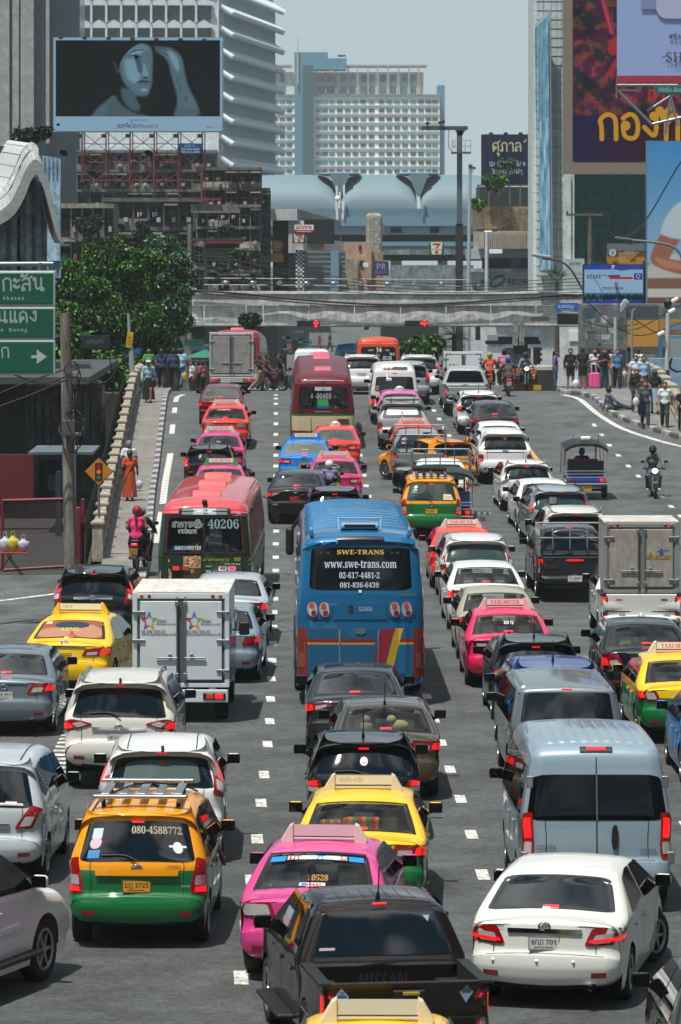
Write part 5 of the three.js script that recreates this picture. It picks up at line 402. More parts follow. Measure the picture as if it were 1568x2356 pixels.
// ---------- vehicle shells: a side profile swept across the car, with rounded edges and panels laid on it ----------
const TYPES={
sedan:{L:4.6,w:0.88,belt:0.94,tum:0.5,rw:0.315,wz:[0.98,3.65],sill:0.2,win:[7.05,7.93,0.87],ws:[11.06,11.92,0.9],mz:3.2,mull:2.05,sw:[[0.98,1.0],[3.42,0.98],[2.62,1.385],[1.75,1.395],[1.35,1.34]],
lamp:[[0.5,4.4],[1.2,4.3],[1.25,4.95],[0.55,4.9]],plate:4.22,third:7.12,Rf:(v)=>v>6.5&&v<12?0.085:0.13,bow:(v)=>v>7.8&&v<11.2?0.045:v<6?0.1:0.06,
prof:[[0.3,0.2],[0.07,0.27],[0,0.46],[0.005,0.62],[0.04,0.7],[0.055,0.97],[0.12,1.03],[0.52,1.075],[1.2,1.395],[1.6,1.455],[2.3,1.465],[2.8,1.4],[3.6,1.02],[4.3,0.82],[4.57,0.64],[4.6,0.42],[4.4,0.2]]},
hatch:{L:3.95,w:0.85,belt:0.98,tum:0.42,rw:0.3,wz:[0.72,3.2],sill:0.2,win:[5.08,5.93,0.86],ws:[11.06,11.92,0.9],mz:2.75,mull:1.7,sw:[[0.55,1.08],[2.95,1.0],[2.2,1.415],[1.2,1.44],[0.7,1.38]],
lamp:[[0.74,4.2],[1.12,4.15],[1.16,5.25],[0.8,5.2]],plate:4.35,third:5.88,Rf:(v)=>v>6.5&&v<12?0.085:0.14,bow:(v)=>v>7.5&&v<11.2?0.04:0.1,
prof:[[0.28,0.22],[0.07,0.28],[0,0.46],[0.02,0.62],[0.1,0.68],[0.12,0.98],[0.42,1.39],[0.3,1.45],[0.4,1.475],[1.2,1.515],[1.9,1.5],[2.32,1.42],[3.1,1.02],[3.7,0.85],[3.92,0.64],[3.95,0.4],[3.75,0.2]]},
suv:{L:4.55,w:0.91,belt:1.05,tum:0.4,rw:0.35,wz:[0.85,3.5],sill:0.26,win:[5.06,5.93,0.86],ws:[11.06,11.92,0.9],mz:3.1,mull:1.95,sw:[[0.75,1.14],[3.3,1.08],[2.48,1.55],[1.2,1.59],[0.75,1.5]],
lamp:[[0.78,4.5],[1.1,4.4],[1.06,5.8],[0.9,5.8]],plate:4.3,third:6.9,Rf:(v)=>v>6.5&&v<12?0.1:0.14,bow:(v)=>v>7.5&&v<11.2?0.04:0.09,
prof:[[0.3,0.3],[0.08,0.36],[0,0.54],[0.02,0.72],[0.09,0.78],[0.12,1.08],[0.42,1.52],[0.26,1.585],[0.38,1.62],[1.3,1.675],[2.1,1.665],[2.6,1.58],[3.45,1.12],[4.15,0.98],[4.48,0.76],[4.55,0.45],[4.35,0.25]]},
mpv:{L:4.58,w:0.885,belt:1.02,tum:0.32,rw:0.315,wz:[0.85,3.55],sill:0.24,win:[5.05,5.93,0.87],ws:[11.06,11.92,0.9],mz:3.3,mull:2.1,mull2:1.15,sw:[[0.5,1.1],[3.5,1.02],[2.8,1.56],[1.2,1.64],[0.55,1.58]],
lamp:[[0.8,3.95],[1.1,3.95],[1.02,5.2],[0.88,5.2]],plate:4.3,third:5.9,Rf:(v)=>v>6.5&&v<12?0.1:0.13,bow:(v)=>v>7.5&&v<11.2?0.04:0.08,
prof:[[0.3,0.26],[0.07,0.31],[0,0.5],[0.02,0.66],[0.07,0.72],[0.09,1.08],[0.34,1.58],[0.3,1.65],[0.42,1.69],[1.5,1.75],[2.4,1.73],[2.9,1.62],[3.65,1.1],[4.22,0.92],[4.5,0.68],[4.58,0.42],[4.4,0.22]]},
van:{L:4.9,w:0.95,belt:1.15,tum:0.17,rw:0.33,wz:[0.95,3.75],sill:0.28,win:[5.06,5.95,0.86],ws:[11.1,11.92,0.9],mz:4.2,mull:2.2,mull2:3.3,sw:[[0.4,1.25],[4.15,1.2],[3.7,1.85],[0.5,1.86]],
lamp:[[0.84,3.9],[1.04,3.9],[1.03,5.05],[0.86,5.05]],plate:4.2,third:6.5,Rf:(v)=>0.12,bow:(v)=>v>6.8&&v<11.2?0.07:0.05,
prof:[[0.2,0.3],[0.04,0.34],[0,0.5],[0.02,0.66],[0.05,0.74],[0.07,1.22],[0.16,1.83],[0.22,2.06],[0.4,2.16],[1.6,2.2],[3.0,2.17],[3.6,2.02],[4.45,1.25],[4.72,1.0],[4.86,0.72],[4.9,0.42],[4.7,0.26]]},
bus:{L:10.5,w:1.16,belt:1.3,tum:0.1,rw:0.47,wz:[2.9,8.1],sill:0.42,win:[4.1,4.9,0.84],ws:[11.1,11.9,0.9],mz:10.2,sw:null,nsw:8,sy:[1.5,2.25],lamp:[[0.72,3.0],[0.86,3.0],[0.86,3.2],[0.72,3.2]],plate:2.3,third:0,
Rf:(v)=>v>5.2&&v<10.8?0.24:0.13,bow:(v)=>v>5.5&&v<10.6?0.1:0.06,
prof:[[0.3,0.4],[0.04,0.44],[0,0.6],[0,1.1],[0.01,1.42],[0.05,2.3],[0.1,2.52],[0.3,2.66],[1.0,2.72],[5,2.76],[9.5,2.72],[10.2,2.5],[10.44,1.3],[10.5,0.8],[10.46,0.45]]},
coach:{L:12,w:1.24,belt:1.9,tum:0.09,rw:0.5,wz:[3.4,9.4],sill:0.36,win:[4.06,4.96,0.85],ws:[11.1,11.9,0.9],mz:11.6,sw:null,nsw:7,sy:[2.05,2.85],lamp:[[0.86,2.05],[1.07,2.05],[1.07,2.95],[0.86,2.95]],plate:1.4,third:0,
Rf:(v)=>v>5.2&&v<10.8?0.26:0.16,bow:(v)=>v>5.5&&v<10.6?0.12:0.1,
prof:[[0.3,0.3],[0.04,0.34],[0,0.52],[0.03,1.55],[0.04,2.2],[0.2,3.06],[0.32,3.2],[0.6,3.3],[1.2,3.36],[6,3.4],[10.8,3.34],[11.6,3.0],[11.9,1.4],[12,0.9],[11.9,0.4]]},
pickup:{L:5.25,w:0.92,belt:1.1,tum:0.42,rw:0.375,wz:[1.15,4.25],sill:0.4,win:[11.05,11.93,0.84],ws:[15.06,15.92,0.9],mz:3.75,mull:2.75,sw:[[1.75,1.17],[3.95,1.12],[3.2,1.66],[2.05,1.68]],bed:1.5,rail:1.1,
lamp:[[0.86,3.95],[1.09,3.95],[1.09,4.9],[0.86,4.9]],plate:2.45,third:12.5,Rf:(v)=>v<3?0.1:v<9.5?0.03:v<12?0.1:0.1,bow:(v)=>v>4.8&&v<10?0:v>12&&v<15.2?0.04:0.03,
prof:[[0.25,0.42],[0.06,0.45],[0,0.56],[0.03,0.63],[0.1,0.65],[0.08,1.1],[0.1,1.12],[0.14,1.11],[0.15,0.72],[1.5,0.7],[1.53,1.08],[1.56,1.16],[1.74,1.64],[1.92,1.725],[2.6,1.76],[3.1,1.67],[3.9,1.24],[4.85,1.1],[5.2,0.88],[5.25,0.5],[5.05,0.34]]},
};
function variant(n,b,sx,sy,sz,ch={}){const t=TYPES[b];TYPES[n]={...t,L:t.L*sz,w:t.w*sx,belt:t.belt*sy,tum:t.tum*sx/sy,wz:t.wz.map((a)=>a*sz),mz:t.mz*sz,mull:t.mull&&t.mull*sz,mull2:t.mull2&&t.mull2*sz,bed:t.bed&&t.bed*sz,rail:t.rail&&t.rail*sy,sw:t.sw&&t.sw.map(([a,c])=>[a*sz,c*sy]),prof:t.prof.map(([a,c])=>[a*sz,c*sy]),...ch};}
variant('bigsuv','suv',1.02,1.08,1.05,{lamp:[[0.46,4.72],[1.12,4.3],[1.16,4.98],[0.86,5.02]],plate:4.15,rw:0.38});
variant('bigsedan','sedan',1.03,1.01,1.05,{});
variant('alphard','van',0.985,0.88,0.99,{mull2:undefined,lamp:[[0.86,3.6],[1.06,3.6],[1.05,4.75],[0.88,4.75]]});
{const t=TYPES.alphard;t.prof=t.prof.map(([a,b])=>[a,b>1.61?1.61+(b - 1.61)*0.35:b]);}
variant('jumper','van',1.08,1.02,1.15,{Rf:()=>0.1,bow:(v)=>v>6.8&&v<11.2?0.05:0.02,win:[4.96,5.86,0.95],lamp:[[0.87,3.7],[1.02,3.7],[1.0,5.15],[0.87,5.15]],plate:3.4});
variant('canopy','suv',1.01,1.04,1.14,{win:[5.06,5.9,0.84],lamp:[[0.85,3.6],[1.08,3.6],[1.08,4.6],[0.85,4.6]],plate:2.4,rw:0.37,Rf:(v)=>0.1,bow:(v)=>0.05});
variant('bigbus','bus',1.03,1.2,1.0,{sy:[1.8,2.7]});
variant('prius','hatch',1.02,0.99,1.13,{});
class Shell{
constructor(T){
this.T=T;const p=T.prof,n=p.length;this.n=n;
const len=(i)=>Math.hypot(p[i+1][0]- p[i][0],p[i+1][1]- p[i][1]);
this.t=p.map((q,i)=>{const a=p[Math.max(0,i - 1)],b=p[Math.min(n - 1,i+1)],d=Math.hypot(b[0]- a[0],b[1]- a[1])||1,l=Math.min(i?len(i - 1):9,i<n - 1?len(i):9)*0.95;return[(b[0]- a[0])/d*l,(b[1]- a[1])/d*l];});
}
c(v){
const p=this.T.prof,i=clamp(Math.floor(v),0,this.n - 2),t=v - i,a=p[i],b=p[i+1],m=this.t[i],k=this.t[i+1];
const h0=2*t**3 - 3*t*t+1,h1=t**3 - 2*t*t+t,h2=1 - h0,h3=t**3 - t*t,d0=6*t*t - 6*t,d1=3*t*t - 4*t+1,d3=3*t*t - 2*t;
const dz=d0*a[0]+d1*m[0]- d0*b[0]+d3*k[0],dy=d0*a[1]+d1*m[1]- d0*b[1]+d3*k[1],l=Math.hypot(dz,dy)||1;
return[h0*a[0]+h1*m[0]+h2*b[0]+h3*k[0],h0*a[1]+h1*m[1]+h2*b[1]+h3*k[1],dy/l,-dz/l];
}
W(y,z){
const T=this.T;let x=T.w;
if(y>T.belt){const d=y - T.belt;x -=T.tum*(Math.sqrt(d*d+0.0025)- 0.05+0.03*d);}else{const d=(T.belt - y)/T.belt;x -=0.02*Math.sin(Math.min(1,d*2.6)*Math.PI)*(T.L<7?1:0);x -=(T.L<7?0.09:0.03)*d**3;}
const r=T.L<7?1.1:0.8,f=1.2;if(z<r)x*=1 - 0.06*(1 - z/r)**2;if(z>T.L - f)x*=1 - 0.13*((z - T.L+f)/f)**2;return x;
}
raw(v,u){
const a=Math.abs(u),T=this.T,e=a<=0.8?0:Math.min(1,(a - 0.8)/0.2),ins=T.bow(v)*Math.min(a,1)**2+T.Rf(v)*(1 - Math.sqrt(1 - e*e))+Math.max(0,a - 1),[cz,cy,nz,ny]=this.c(v),z=cz+nz*ins,y=cy+ny*ins;
return V(this.W(y,z)*clamp(u,-1,1),y,-z);
}
N(v,u){const e=0.004,du=this.raw(v,u+e).sub(this.raw(v,u - e)),dv=this.raw(Math.min(v+e,this.n - 1),u).sub(this.raw(Math.max(0,v - e),u));return du.cross(dv).normalize();}
P(v,u,off=0){const p=this.raw(v,u);return off?p.addScaledVector(this.N(v,u),off):p;}
// panel with thickness on the skin; q = [BL, BR, TR, TL] in (u, v); rc rounds its corners
patch(q,{off=0.008,nu=8,nv=6,rc=0,sk=0.02}={}){
const m=(s,t)=>{if(rc){const k=s<rc?1 - s/rc:s>1 - rc?1 -(1 - s)/rc:0,d=rc*(1 - Math.sqrt(Math.max(0,1 - k*k)));t=d+(1 - 2*d)*t;}const b=[0,1].map((i)=>lerp(q[0][i],q[1][i],s)),a=[0,1].map((i)=>lerp(q[3][i],q[2][i],s));return[lerp(b[0],a[0],t),lerp(b[1],a[1],t),s,t];};
const st=(n)=>{const a=[0];for(let i=0;i<=n;i++)a.push(rc?0.5 - 0.5*Math.cos(Math.PI*i/n):i/n);a.push(1);return a;},ss=st(nu),tt=st(nv),p=[],nn=[],uv=[],ix=[];
tt.forEach((t,j)=>ss.forEach((s,i)=>{const[u,v,a,b]=m(s,t),edge=i===0||j===0||i===ss.length - 1||j===tt.length - 1,n=this.N(v,u),w=this.raw(v,u).addScaledVector(n,edge?off - sk:off);p.push(w.x,w.y,w.z);nn.push(n.x,n.y,n.z);uv.push(a,b);}));
const w=ss.length;for(let j=0;j<tt.length - 1;j++)for(let i=0;i<w - 1;i++){const a=j*w+i;ix.push(a,a+1,a+w+1,a,a+w+1,a+w);}
const g=new THREE.BufferGeometry();g.setAttribute('position',new THREE.Float32BufferAttribute(p,3));g.setAttribute('normal',new THREE.Float32BufferAttribute(nn,3));g.setAttribute('uv',new THREE.Float32BufferAttribute(uv,2));g.setIndex(ix);return g;
}
rect(u0,u1,v0,v1,o){return this.patch([[u0,v0],[u1,v0],[u1,v1],[u0,v1]],o);}
body(cut){
const T=this.T,vs=[],us=[-1,-0.985,-0.95,-0.9,-0.85,-0.8,-0.6,-0.3,0,0.3,0.6,0.8,0.85,0.9,0.95,0.985,1],holes=[];
if(cut)for(const[a,b,w]of[T.win,T.ws]){holes.push([a+0.06,b - 0.06,w - 0.05]);us.push(w - 0.05,0.05 - w);}
for(let i=0;i<this.n - 1;i++)for(let k=0;k<6;k++)vs.push(i+k/6);vs.push(this.n - 1);for(const h of holes)vs.push(h[0],h[1]);
us.sort((a,b)=>a - b);vs.sort((a,b)=>a - b);
const p=[],nn=[],uv=[],ix=[],w=us.length;
for(const v of vs)for(const u of us){const q=this.raw(v,u),n=this.N(v,clamp(u,-0.998,0.998));p.push(q.x,q.y,q.z);nn.push(n.x,n.y,n.z);uv.push(-q.z/5,q.y/2.5);}
for(let j=0;j<vs.length - 1;j++)for(let i=0;i<w - 1;i++){const vm=(vs[j]+vs[j+1])/2,um=Math.abs(us[i]+us[i+1])/2;if(holes.some((h)=>vm>h[0]&&vm<h[1]&&um<h[2]))continue;const a=j*w+i;ix.push(a,a+1,a+w+1,a,a+w+1,a+w);}
const line=[];for(let v=0;v<=this.n - 1;v+=1/12){const q=this.raw(v,1);line.push([-q.z,q.y]);}
const zs=line.map((q)=>q[0]),z0=Math.min(...zs),z1=Math.max(...zs),zb=line[0][0],zf=line[line.length - 1][0],st=new Set();
for(let i=0;i<=12;i++){const k=1 - Math.cos(i/12*Math.PI/2);st.add(z0+(0.7)*k);st.add(z1 - 0.7*k);}for(let z=z0+0.7;z<z1 - 0.7;z+=0.16)st.add(z);
const ra=T.rw*1.16;for(const c of T.wz)for(let i=0;i<=14;i++){const a=c - ra*Math.cos(i/14*Math.PI);st.add(a);if(i===0)st.add(a - 0.004);if(i===14)st.add(a+0.004);}
const list=[...st].filter((z)=>z>=z0&&z<=z1).sort((a,b)=>a - b),rows=12;
for(const s of[1,-1]){
const base=p.length/3;
for(const z of list){
const hit=[];for(let i=0;i<line.length - 1;i++){const a=line[i],b=line[i+1];if((a[0]- z)*(b[0]- z)<=0&&a[0]!==b[0])hit.push(lerp(a[1],b[1],(z - a[0])/(b[0]- a[0])));}
let top=hit.length?Math.max(...hit):T.belt,bot=T.sill;if(T.bed&&z<T.bed&&z>0.1)top=Math.max(T.rail,Math.min(top,T.rail));
if(hit.length>1&&(z<zb||z>zf))bot=Math.max(bot,Math.min(...hit));else bot=Math.max(T.sill,Math.min(z<2?line[0][1]:line[line.length - 1][1],bot));
for(const c of T.wz){const d=Math.abs(z - c);if(d<ra)bot=Math.max(bot,T.rw*0.98+Math.sqrt(ra*ra - d*d));}bot=Math.min(bot,top);
for(let r=0;r<=rows;r++){const y=lerp(bot,top,r/rows),x=this.W(y,z),e=0.01,n=V(s,-(this.W(y+e,z)- this.W(y - e,z))/2/e,(this.W(y,z+e)- this.W(y,z - e))/2/e).normalize();p.push(s*x,y,-z);nn.push(n.x,n.y,n.z);uv.push(z/5,y/2.5);}
}
for(let j=0;j<list.length - 1;j++)for(let r=0;r<rows;r++){const a=base+j*(rows+1)+r,b=a+rows+1;if(s>0)ix.push(a,b,b+1,a,b+1,a+1);else ix.push(a,b+1,b,a,a+1,b+1);}
}
const g=new THREE.BufferGeometry();g.setAttribute('position',new THREE.Float32BufferAttribute(p,3));g.setAttribute('normal',new THREE.Float32BufferAttribute(nn,3));g.setAttribute('uv',new THREE.Float32BufferAttribute(uv,2));g.setIndex(ix);return g;
}
sidePoly(pts,s,off=0.006){
const c=pts.map((q)=>new THREE.Vector2(q[0],q[1])),tri=THREE.ShapeUtils.triangulateShape(c,[]),g=gb(),f=(i)=>V(s*(this.W(c[i].y,c[i].x)+off),c[i].y,-c[i].x);
const list=[];const split=(a,b,d,k)=>{if(!k){list.push([a,b,d]);return;}const m=(p,q)=>{c.push(c[p].clone().add(c[q]).multiplyScalar(0.5));return c.length - 1;},e=m(a,b),h=m(b,d),i=m(d,a);split(a,e,i,k - 1);split(e,b,h,k - 1);split(i,h,d,k - 1);split(e,h,i,k - 1);};tri.forEach((t)=>split(...t,3));for(const[a,b,d]of list){const t=new THREE.BufferGeometry(),q=s>0?[f(a),f(b),f(d)]:[f(a),f(d),f(b)];if(q[1].clone().sub(q[0]).cross(q[2].clone().sub(q[0])).x*s<0)q.reverse();t.setAttribute('position',new THREE.Float32BufferAttribute(q.flatMap((k)=>[k.x,k.y,k.z]),3));t.setAttribute('uv',new THREE.Float32BufferAttribute(q.flatMap((k)=>[-k.z/5,k.y/2.5]),2));t.computeVertexNormals();g.add(t);}
return g.get();
}
sideGrid(z0,z1,y0,y1,s,off=0.006,n=8,m=6,lap=0.02){
return surf((a,b)=>{const e=a===0||a===1||b===0||b===1,z=lerp(z0,z1,s>0?a:1 - a),y=lerp(y0,y1,b),q=V(s*(this.W(y,z)+(e?off - lap:off)),y,-z);q.u=z/5;q.v=y/2.5;return q;},n,m);
}
}
const flip=(q)=>[q[1],q[0],q[3],q[2]].map(([u,v])=>[-u,v]);
const sub=(q,a,b,c,d)=>{const f=(s,t)=>[0,1].map((i)=>lerp(lerp(q[0][i],q[1][i],s),lerp(q[3][i],q[2][i],s),t));return[f(a,c),f(b,c),f(b,d),f(a,d)];};
// halves a window outline at z = m, leaving a pillar
function cutPoly(p,m,keepLow,gap=0.035){const out=[],k=keepLow?m - gap:m+gap,inn=(q)=>keepLow?q[0]<=k:q[0]>=k;p.forEach((a,i)=>{const b=p[(i+1)%p.length];if(inn(a))out.push(a);if(inn(a)!==inn(b)){const t=(k - a[0])/(b[0]- a[0]);out.push([k,lerp(a[1],b[1],t)]);}});return out;}
const shells={};
const shell=(n)=>shells[n]??=new Shell(TYPES[n]);
function wheelGeo(r,w){
return memo('wh'+r+w,()=>{
const q=[[0.62*r,-w/2+0.02],[0.7*r,-w/2],[0.93*r,-w/2],[r,-w/2+0.035],[r,w/2 - 0.035],[0.93*r,w/2],[0.7*r,w/2],[0.62*r,w/2 - 0.02],[0.62*r,-w/2+0.02]].map((a)=>new THREE.Vector2(a[0],a[1]));
const t=new THREE.LatheGeometry(q,28).rotateZ(-Math.PI/2),g=gb();
g.cyl(w/2 - 0.07,0,0,0.62*r,0.62*r,0.02,20,'x').cyl(w/2 - 0.03,0,0,0.14*r,0.12*r,0.05,12,'x');
for(let i=0;i<6;i++){const a=i/6*Math.PI*2;g.box(w/2 - 0.035,Math.sin(a)*0.36*r,Math.cos(a)*0.36*r,0.03,0.12*r,0.56*r,-a,0,0);}
g.add(new THREE.TorusGeometry(0.63*r,0.022,6,24).rotateY(Math.PI/2),new THREE.Matrix4().makeTranslation(w/2 - 0.015,0,0));
return[t,g.get()];
});
}
function wheel(parent,x,y,z,r,w,steer=0,rimMat=M.alloy){const[t,q]=wheelGeo(r,w),g=new THREE.Group();g.name='wheel';g.position.set(x,y,z);g.rotation.y=(x<0?Math.PI:0)+steer;parent.add(g);part(g,'tyre',t,M.rubber);part(g,'rim',q,rimMat);return g;}
function plateTex(text,bg,fg='#16181c'){return memo('pl'+text+bg,()=>cell(136,60,(x,w,h)=>{x.fillStyle=bg;x.fillRect(0,0,w,h);x.strokeStyle=fg;x.lineWidth=3;x.strokeRect(3,3,w - 6,h - 6);const n=[...text].length;glyphs(x,text,12,36,Math.min(22,190/n),fg,1.4);x.fillStyle=fg;for(let i=0;i<9;i++)x.fillRect(26+i*9,44,6,6);}));}
const bandPaint=(bands,rough=0.4)=>memo('tt'+JSON.stringify(bands)+rough,()=>new THREE.MeshPhysicalMaterial({roughness:rough,specularIntensity:0.35,clearcoat:rough>0.45?0.25:0.8,clearcoatRoughness:0.04,map:dtex(4,512,(x,y)=>{const c=C((bands.find((b)=>y/512*2.5<b[0])??bands[bands.length - 1])[1]).getHex();return[c>>16,c>>8&255,c&255];},true,false)}));
// distance D of a vehicle whose point (height h, d metres ahead of its tail) shows at photo row py
function solveD(py,h,d,near=36){let p=near;for(let D=near;D<205;D+=0.2){const r=VY+F*(EYE - G(D+d*0.4)- h)/(D+d);if(r<=py)return D;p=D;}return p;}
const FLEET=[];
function car(type,o){
const T=TYPES[type],S=shell(type),n=T.n??0,ct=S.c(T.win[1]),D=o.D??solveD(o.y+(o.type?0:0),ct[1],ct[0]);
const t=thing(o.name,o.label,o.cat,o.group),cx=o.X??X(o.x,D+ct[0]*0.5);
t.position.set(cx,G(D+1),-D);t.rotation.order='YXZ';t.rotation.y=-(o.yaw??0)*Math.PI/180;t.rotation.x=Math.atan(slope(D+2))*(o.flat?0:1);
FLEET.push([o.name,type,+D.toFixed(1),+cx.toFixed(2)]);
const pm=o.bands?bandPaint(o.bands,o.rough):o.two?bandPaint([[o.two[2]??0.93,o.two[0]],[9,o.two[1]]]):paint(o.color,o.rough??0.4,o.metal??0),G1=(k,f)=>memo(type+k,f),clear=o.clear&&!o.noglass,far=D>150;
const body=part(t,'body',G1('body'+(clear?1:0),()=>S.body(clear)),pm);
part(t,'underbody',G1('under',()=>{const L=T.L,g=gb().box(0,T.sill+0.16,-L/2,T.w*1.5,0.3,L - 0.9);for(const z of T.wz)g.box(0,T.rw,-z,T.w*1.4,0.1,0.12);return g.get();}),M.under);
if(T.bed)part(t,'bed_wall',G1('bedw',()=>{const g=gb();for(const s of[-1,1])g.box(s*(T.w - 0.115),(T.rail+0.68)/2,-T.bed/2 - 0.02,0.05,T.rail - 0.68,T.bed - 0.2).box(s*(T.w - 0.075),T.rail+0.005,-T.bed/2 - 0.02,0.13,0.03,T.bed - 0.1).box(s*(T.w - 0.25),0.82,-T.wz[0],0.24,0.2,0.7);g.box(0,0.735,-T.bed/2 - 0.02,T.w*2 - 0.22,0.02,T.bed - 0.16);return g.get();}),o.liner??M.black);
const gm=o.glass??M.glass;
if(!o.noglass)part(t,'rear_window',G1('rw',()=>S.rect(-T.win[2],T.win[2],T.win[0],T.win[1],{off:0.006,rc:0.12,nu:12,nv:8,sk:0.012})),clear?M.clear:gm);
if(clear)part(t,'window_seal',G1('seal',()=>{const g=gb(),[a,b,w]=T.win;g.add(S.rect(-w,w,a - 0.03,a+0.035,{off:0.009})).add(S.rect(-w,w,b - 0.035,b+0.02,{off:0.009})).add(S.rect(-w,-w+0.05,a,b,{off:0.009})).add(S.rect(w - 0.05,w,a,b,{off:0.009}));return g.get();}),M.black);
part(t,'windscreen',G1('ws',()=>S.rect(-T.ws[2],T.ws[2],T.ws[0],T.ws[1],{off:0.006,rc:0.1,sk:0.012})),clear?M.clear:M.glass);
if(T.sw&&(!o.noside))for(const s of[-1,1]){let ps=[T.sw];if(T.mull)ps=[cutPoly(T.sw,T.mull,true),cutPoly(T.sw,T.mull,false)];if(T.mull2)ps=ps.flatMap((p)=>{const a=Math.min(...p.map((q)=>q[0])),b=Math.max(...p.map((q)=>q[0]));return a<T.mull2&&b>T.mull2?[cutPoly(p,T.mull2,true),cutPoly(p,T.mull2,false)]:[p];});ps.forEach((p,i)=>part(t,'side_window',G1('sw'+s+i,()=>S.sidePoly(p,s)),M.glass));}
if(T.nsw&&!o.noside)for(const s of[-1,1])for(let i=0;i<T.nsw;i++)part(t,'side_window',G1('bw'+s+i,()=>{const a=0.5+(T.L - 1.2)/T.nsw*i;return S.sideGrid(a+0.05,a+(T.L - 1.2)/T.nsw - 0.05,T.sy[0],T.sy[1],s,0.008,4,3);}),o.louvre?std('#5d1f22',0.6):M.glass);
if(T.sw&&!far)for(const s of[-1,1]){const b=T.belt - 0.03,zs=T.bed?[[2.0,2.78],[2.8,3.72]]:[[T.wz[0]+T.rw*1.2,T.mull - 0.01],[T.mull+0.01,T.wz[1]- T.rw*1.24]];zs.forEach(([a,c],i)=>{const d=part(t,'door',G1('dr'+s+i,()=>S.sideGrid(a,c,T.sill+0.09,b,s,0.004,8,8,0.012)),pm);part(d,'door_handle',G1('dh'+s+i,()=>gb().rbox(s*(S.W(b - 0.12,a+0.12)+0.022),b - 0.11,-(a+0.14),0.03,0.035,0.2,0.012).get()),o.chromeHandle?M.chrome:pm);});}
// lamps
if(!o.nolamp){
const q=o.lamp??T.lamp,key=JSON.stringify(q),lm=o.lampMat??M.red,hor=Math.abs(q[1][0]- q[0][0])>0.45;
for(const s of[1,-1]){
const f=(k,a,b,c,d,off)=>memo(type+key+k+s,()=>S.patch(s>0?sub(q,a,b,c,d):flip(sub(q,a,b,c,d)),{off,nu:6,nv:4,rc:0.12}));
const l=part(t,'tail_lamp',f('l',0,1,0,1,0.014),lm);
if(!far)part(l,'reverse_lens',hor?(o.lensBig?f('R',0.08,0.62,0.12,0.86,0.02):f('r',0.12,0.44,0.12,0.5,0.02)):f('r',0.18,0.82,0.3,0.54,0.02),o.lensMat??M.lens);
if(o.brake!==0)part(l,'brake_lens',hor?f('b',0.5,0.86,0.2,0.72,0.02):f('b',0.2,0.8,o.brakeLow?0.06:0.6,o.brakeLow?0.26:0.92,0.02),M.brake);
}
if(T.third&&!o.nothird)part(t,'high_brake_lamp',G1('tb'+(o.third??''),()=>S.rect(-0.11,0.11,(o.third??T.third)- 0.045,(o.third??T.third)+0.045,{off:0.014})),M.brake);
}
if(o.plate!==0){const pv=o.plateV??T.plate,p=S.P(pv,0,0.012),nn=S.N(pv,0),bg=o.pbg??'#c9cac5',c=plateTex(o.plate??'กข 1234',bg,o.pfg),e=std('#8f9092',0.5),g=part(t,'number_plate',memo('plate'+(o.plate??'')+bg,()=>remap(new THREE.BoxGeometry(0.36,0.16,0.012),c)),e);g.position.copy(p);g.lookAt(p.clone().add(nn));g.material=[e,e,e,e,c.a.solid,e];}
const bs=(u0,u1,v0,v1,k,off)=>memo(type+k+[u0,u1,v0,v1],()=>S.rect(u0,u1,v0,v1,{off}));
if(!T.bed&&T.L<7&&!far){part(t,'bumper_seam',bs(-1.06,1.06,3.42,3.48,'seam',0.003),M.black);part(t,'bumper_grille',bs(-0.7,0.7,0.3,1.1,'bg',0.006),M.black);for(const s of[-1,1])part(t,'reflector',bs(s*0.74 - 0.1,s*0.74+0.1,1.55,1.85,'rf',0.008),M.red);}
if(T.L<7&&!far&&!T.bed){const[a,b]=[Math.min(o.lidTop??5.1,5.1),3.7];for(const s of[-1,1])part(t,'lid_seam',bs(s*0.7 - 0.006,s*0.7+0.006,b,a,'ls',0.003),M.black);}
if(o.trim)part(t,'chrome_strip',bs(-0.5,0.5,o.trim,o.trim+0.16,'ct',0.018),M.chrome);
if(o.badge!==0&&!far&&T.L<7){const p=S.P(o.badge??(T.plate+0.45),0,0.012),g=part(t,'badge',memo('badge',()=>gb().add(new THREE.TorusGeometry(0.05,0.011,6,20),new THREE.Matrix4().makeScale(1.25,0.9,1)).add(new THREE.TorusGeometry(0.03,0.009,6,16),new THREE.Matrix4().makeScale(0.7,1,1)).get()),M.chrome);g.position.copy(p);g.lookAt(p.clone().add(S.N(o.badge??T.plate+0.45,0)));}
if(o.wiper)part(t,'rear_wiper',G1('wip',()=>gb().tube([S.P(T.win[0]- 0.02,0.02,0.04),S.P(T.win[0]+0.12,-0.18,0.03),S.P(T.win[0]+0.14,-0.55,0.02)],0.014,6).get()),M.black);
if(o.exhaust)part(t,'exhaust_pipe',G1('exh',()=>new THREE.CylinderGeometry(0.045,0.045,0.2,12,1,true).rotateX(Math.PI/2).translate(0.52,0.27,-0.12)),M.chrome);
for(const z of T.wz)for(const s of[-1,1])wheel(t,s*(S.W(0.4,z)- 0.115),T.rw,-z,T.rw,T.L>7?0.3:0.22,z>2.6?(o.steer??0)*-Math.PI/180:0,o.rim??M.alloy);
// mirrors
if(T.L<7)for(const s of[-1,1]){const x=s*(S.W(T.belt,T.mz)+0.085),m=part(t,'side_mirror',G1('mir'+s,()=>gb().rbox(x,T.belt+0.12,-T.mz,0.2,0.15,0.1,0.05).bar(V(x - s*0.2,T.belt+0.03,-T.mz - 0.05),V(x,T.belt+0.08,-T.mz),0.03).get()),o.mirror??(o.two?paint(o.two[1]):pm));part(m,'mirror_glass',G1('mg'+s,()=>gb().rbox(x,T.belt+0.12,-T.mz+0.05,0.188,0.138,0.016,0.045).get()),M.tint);}
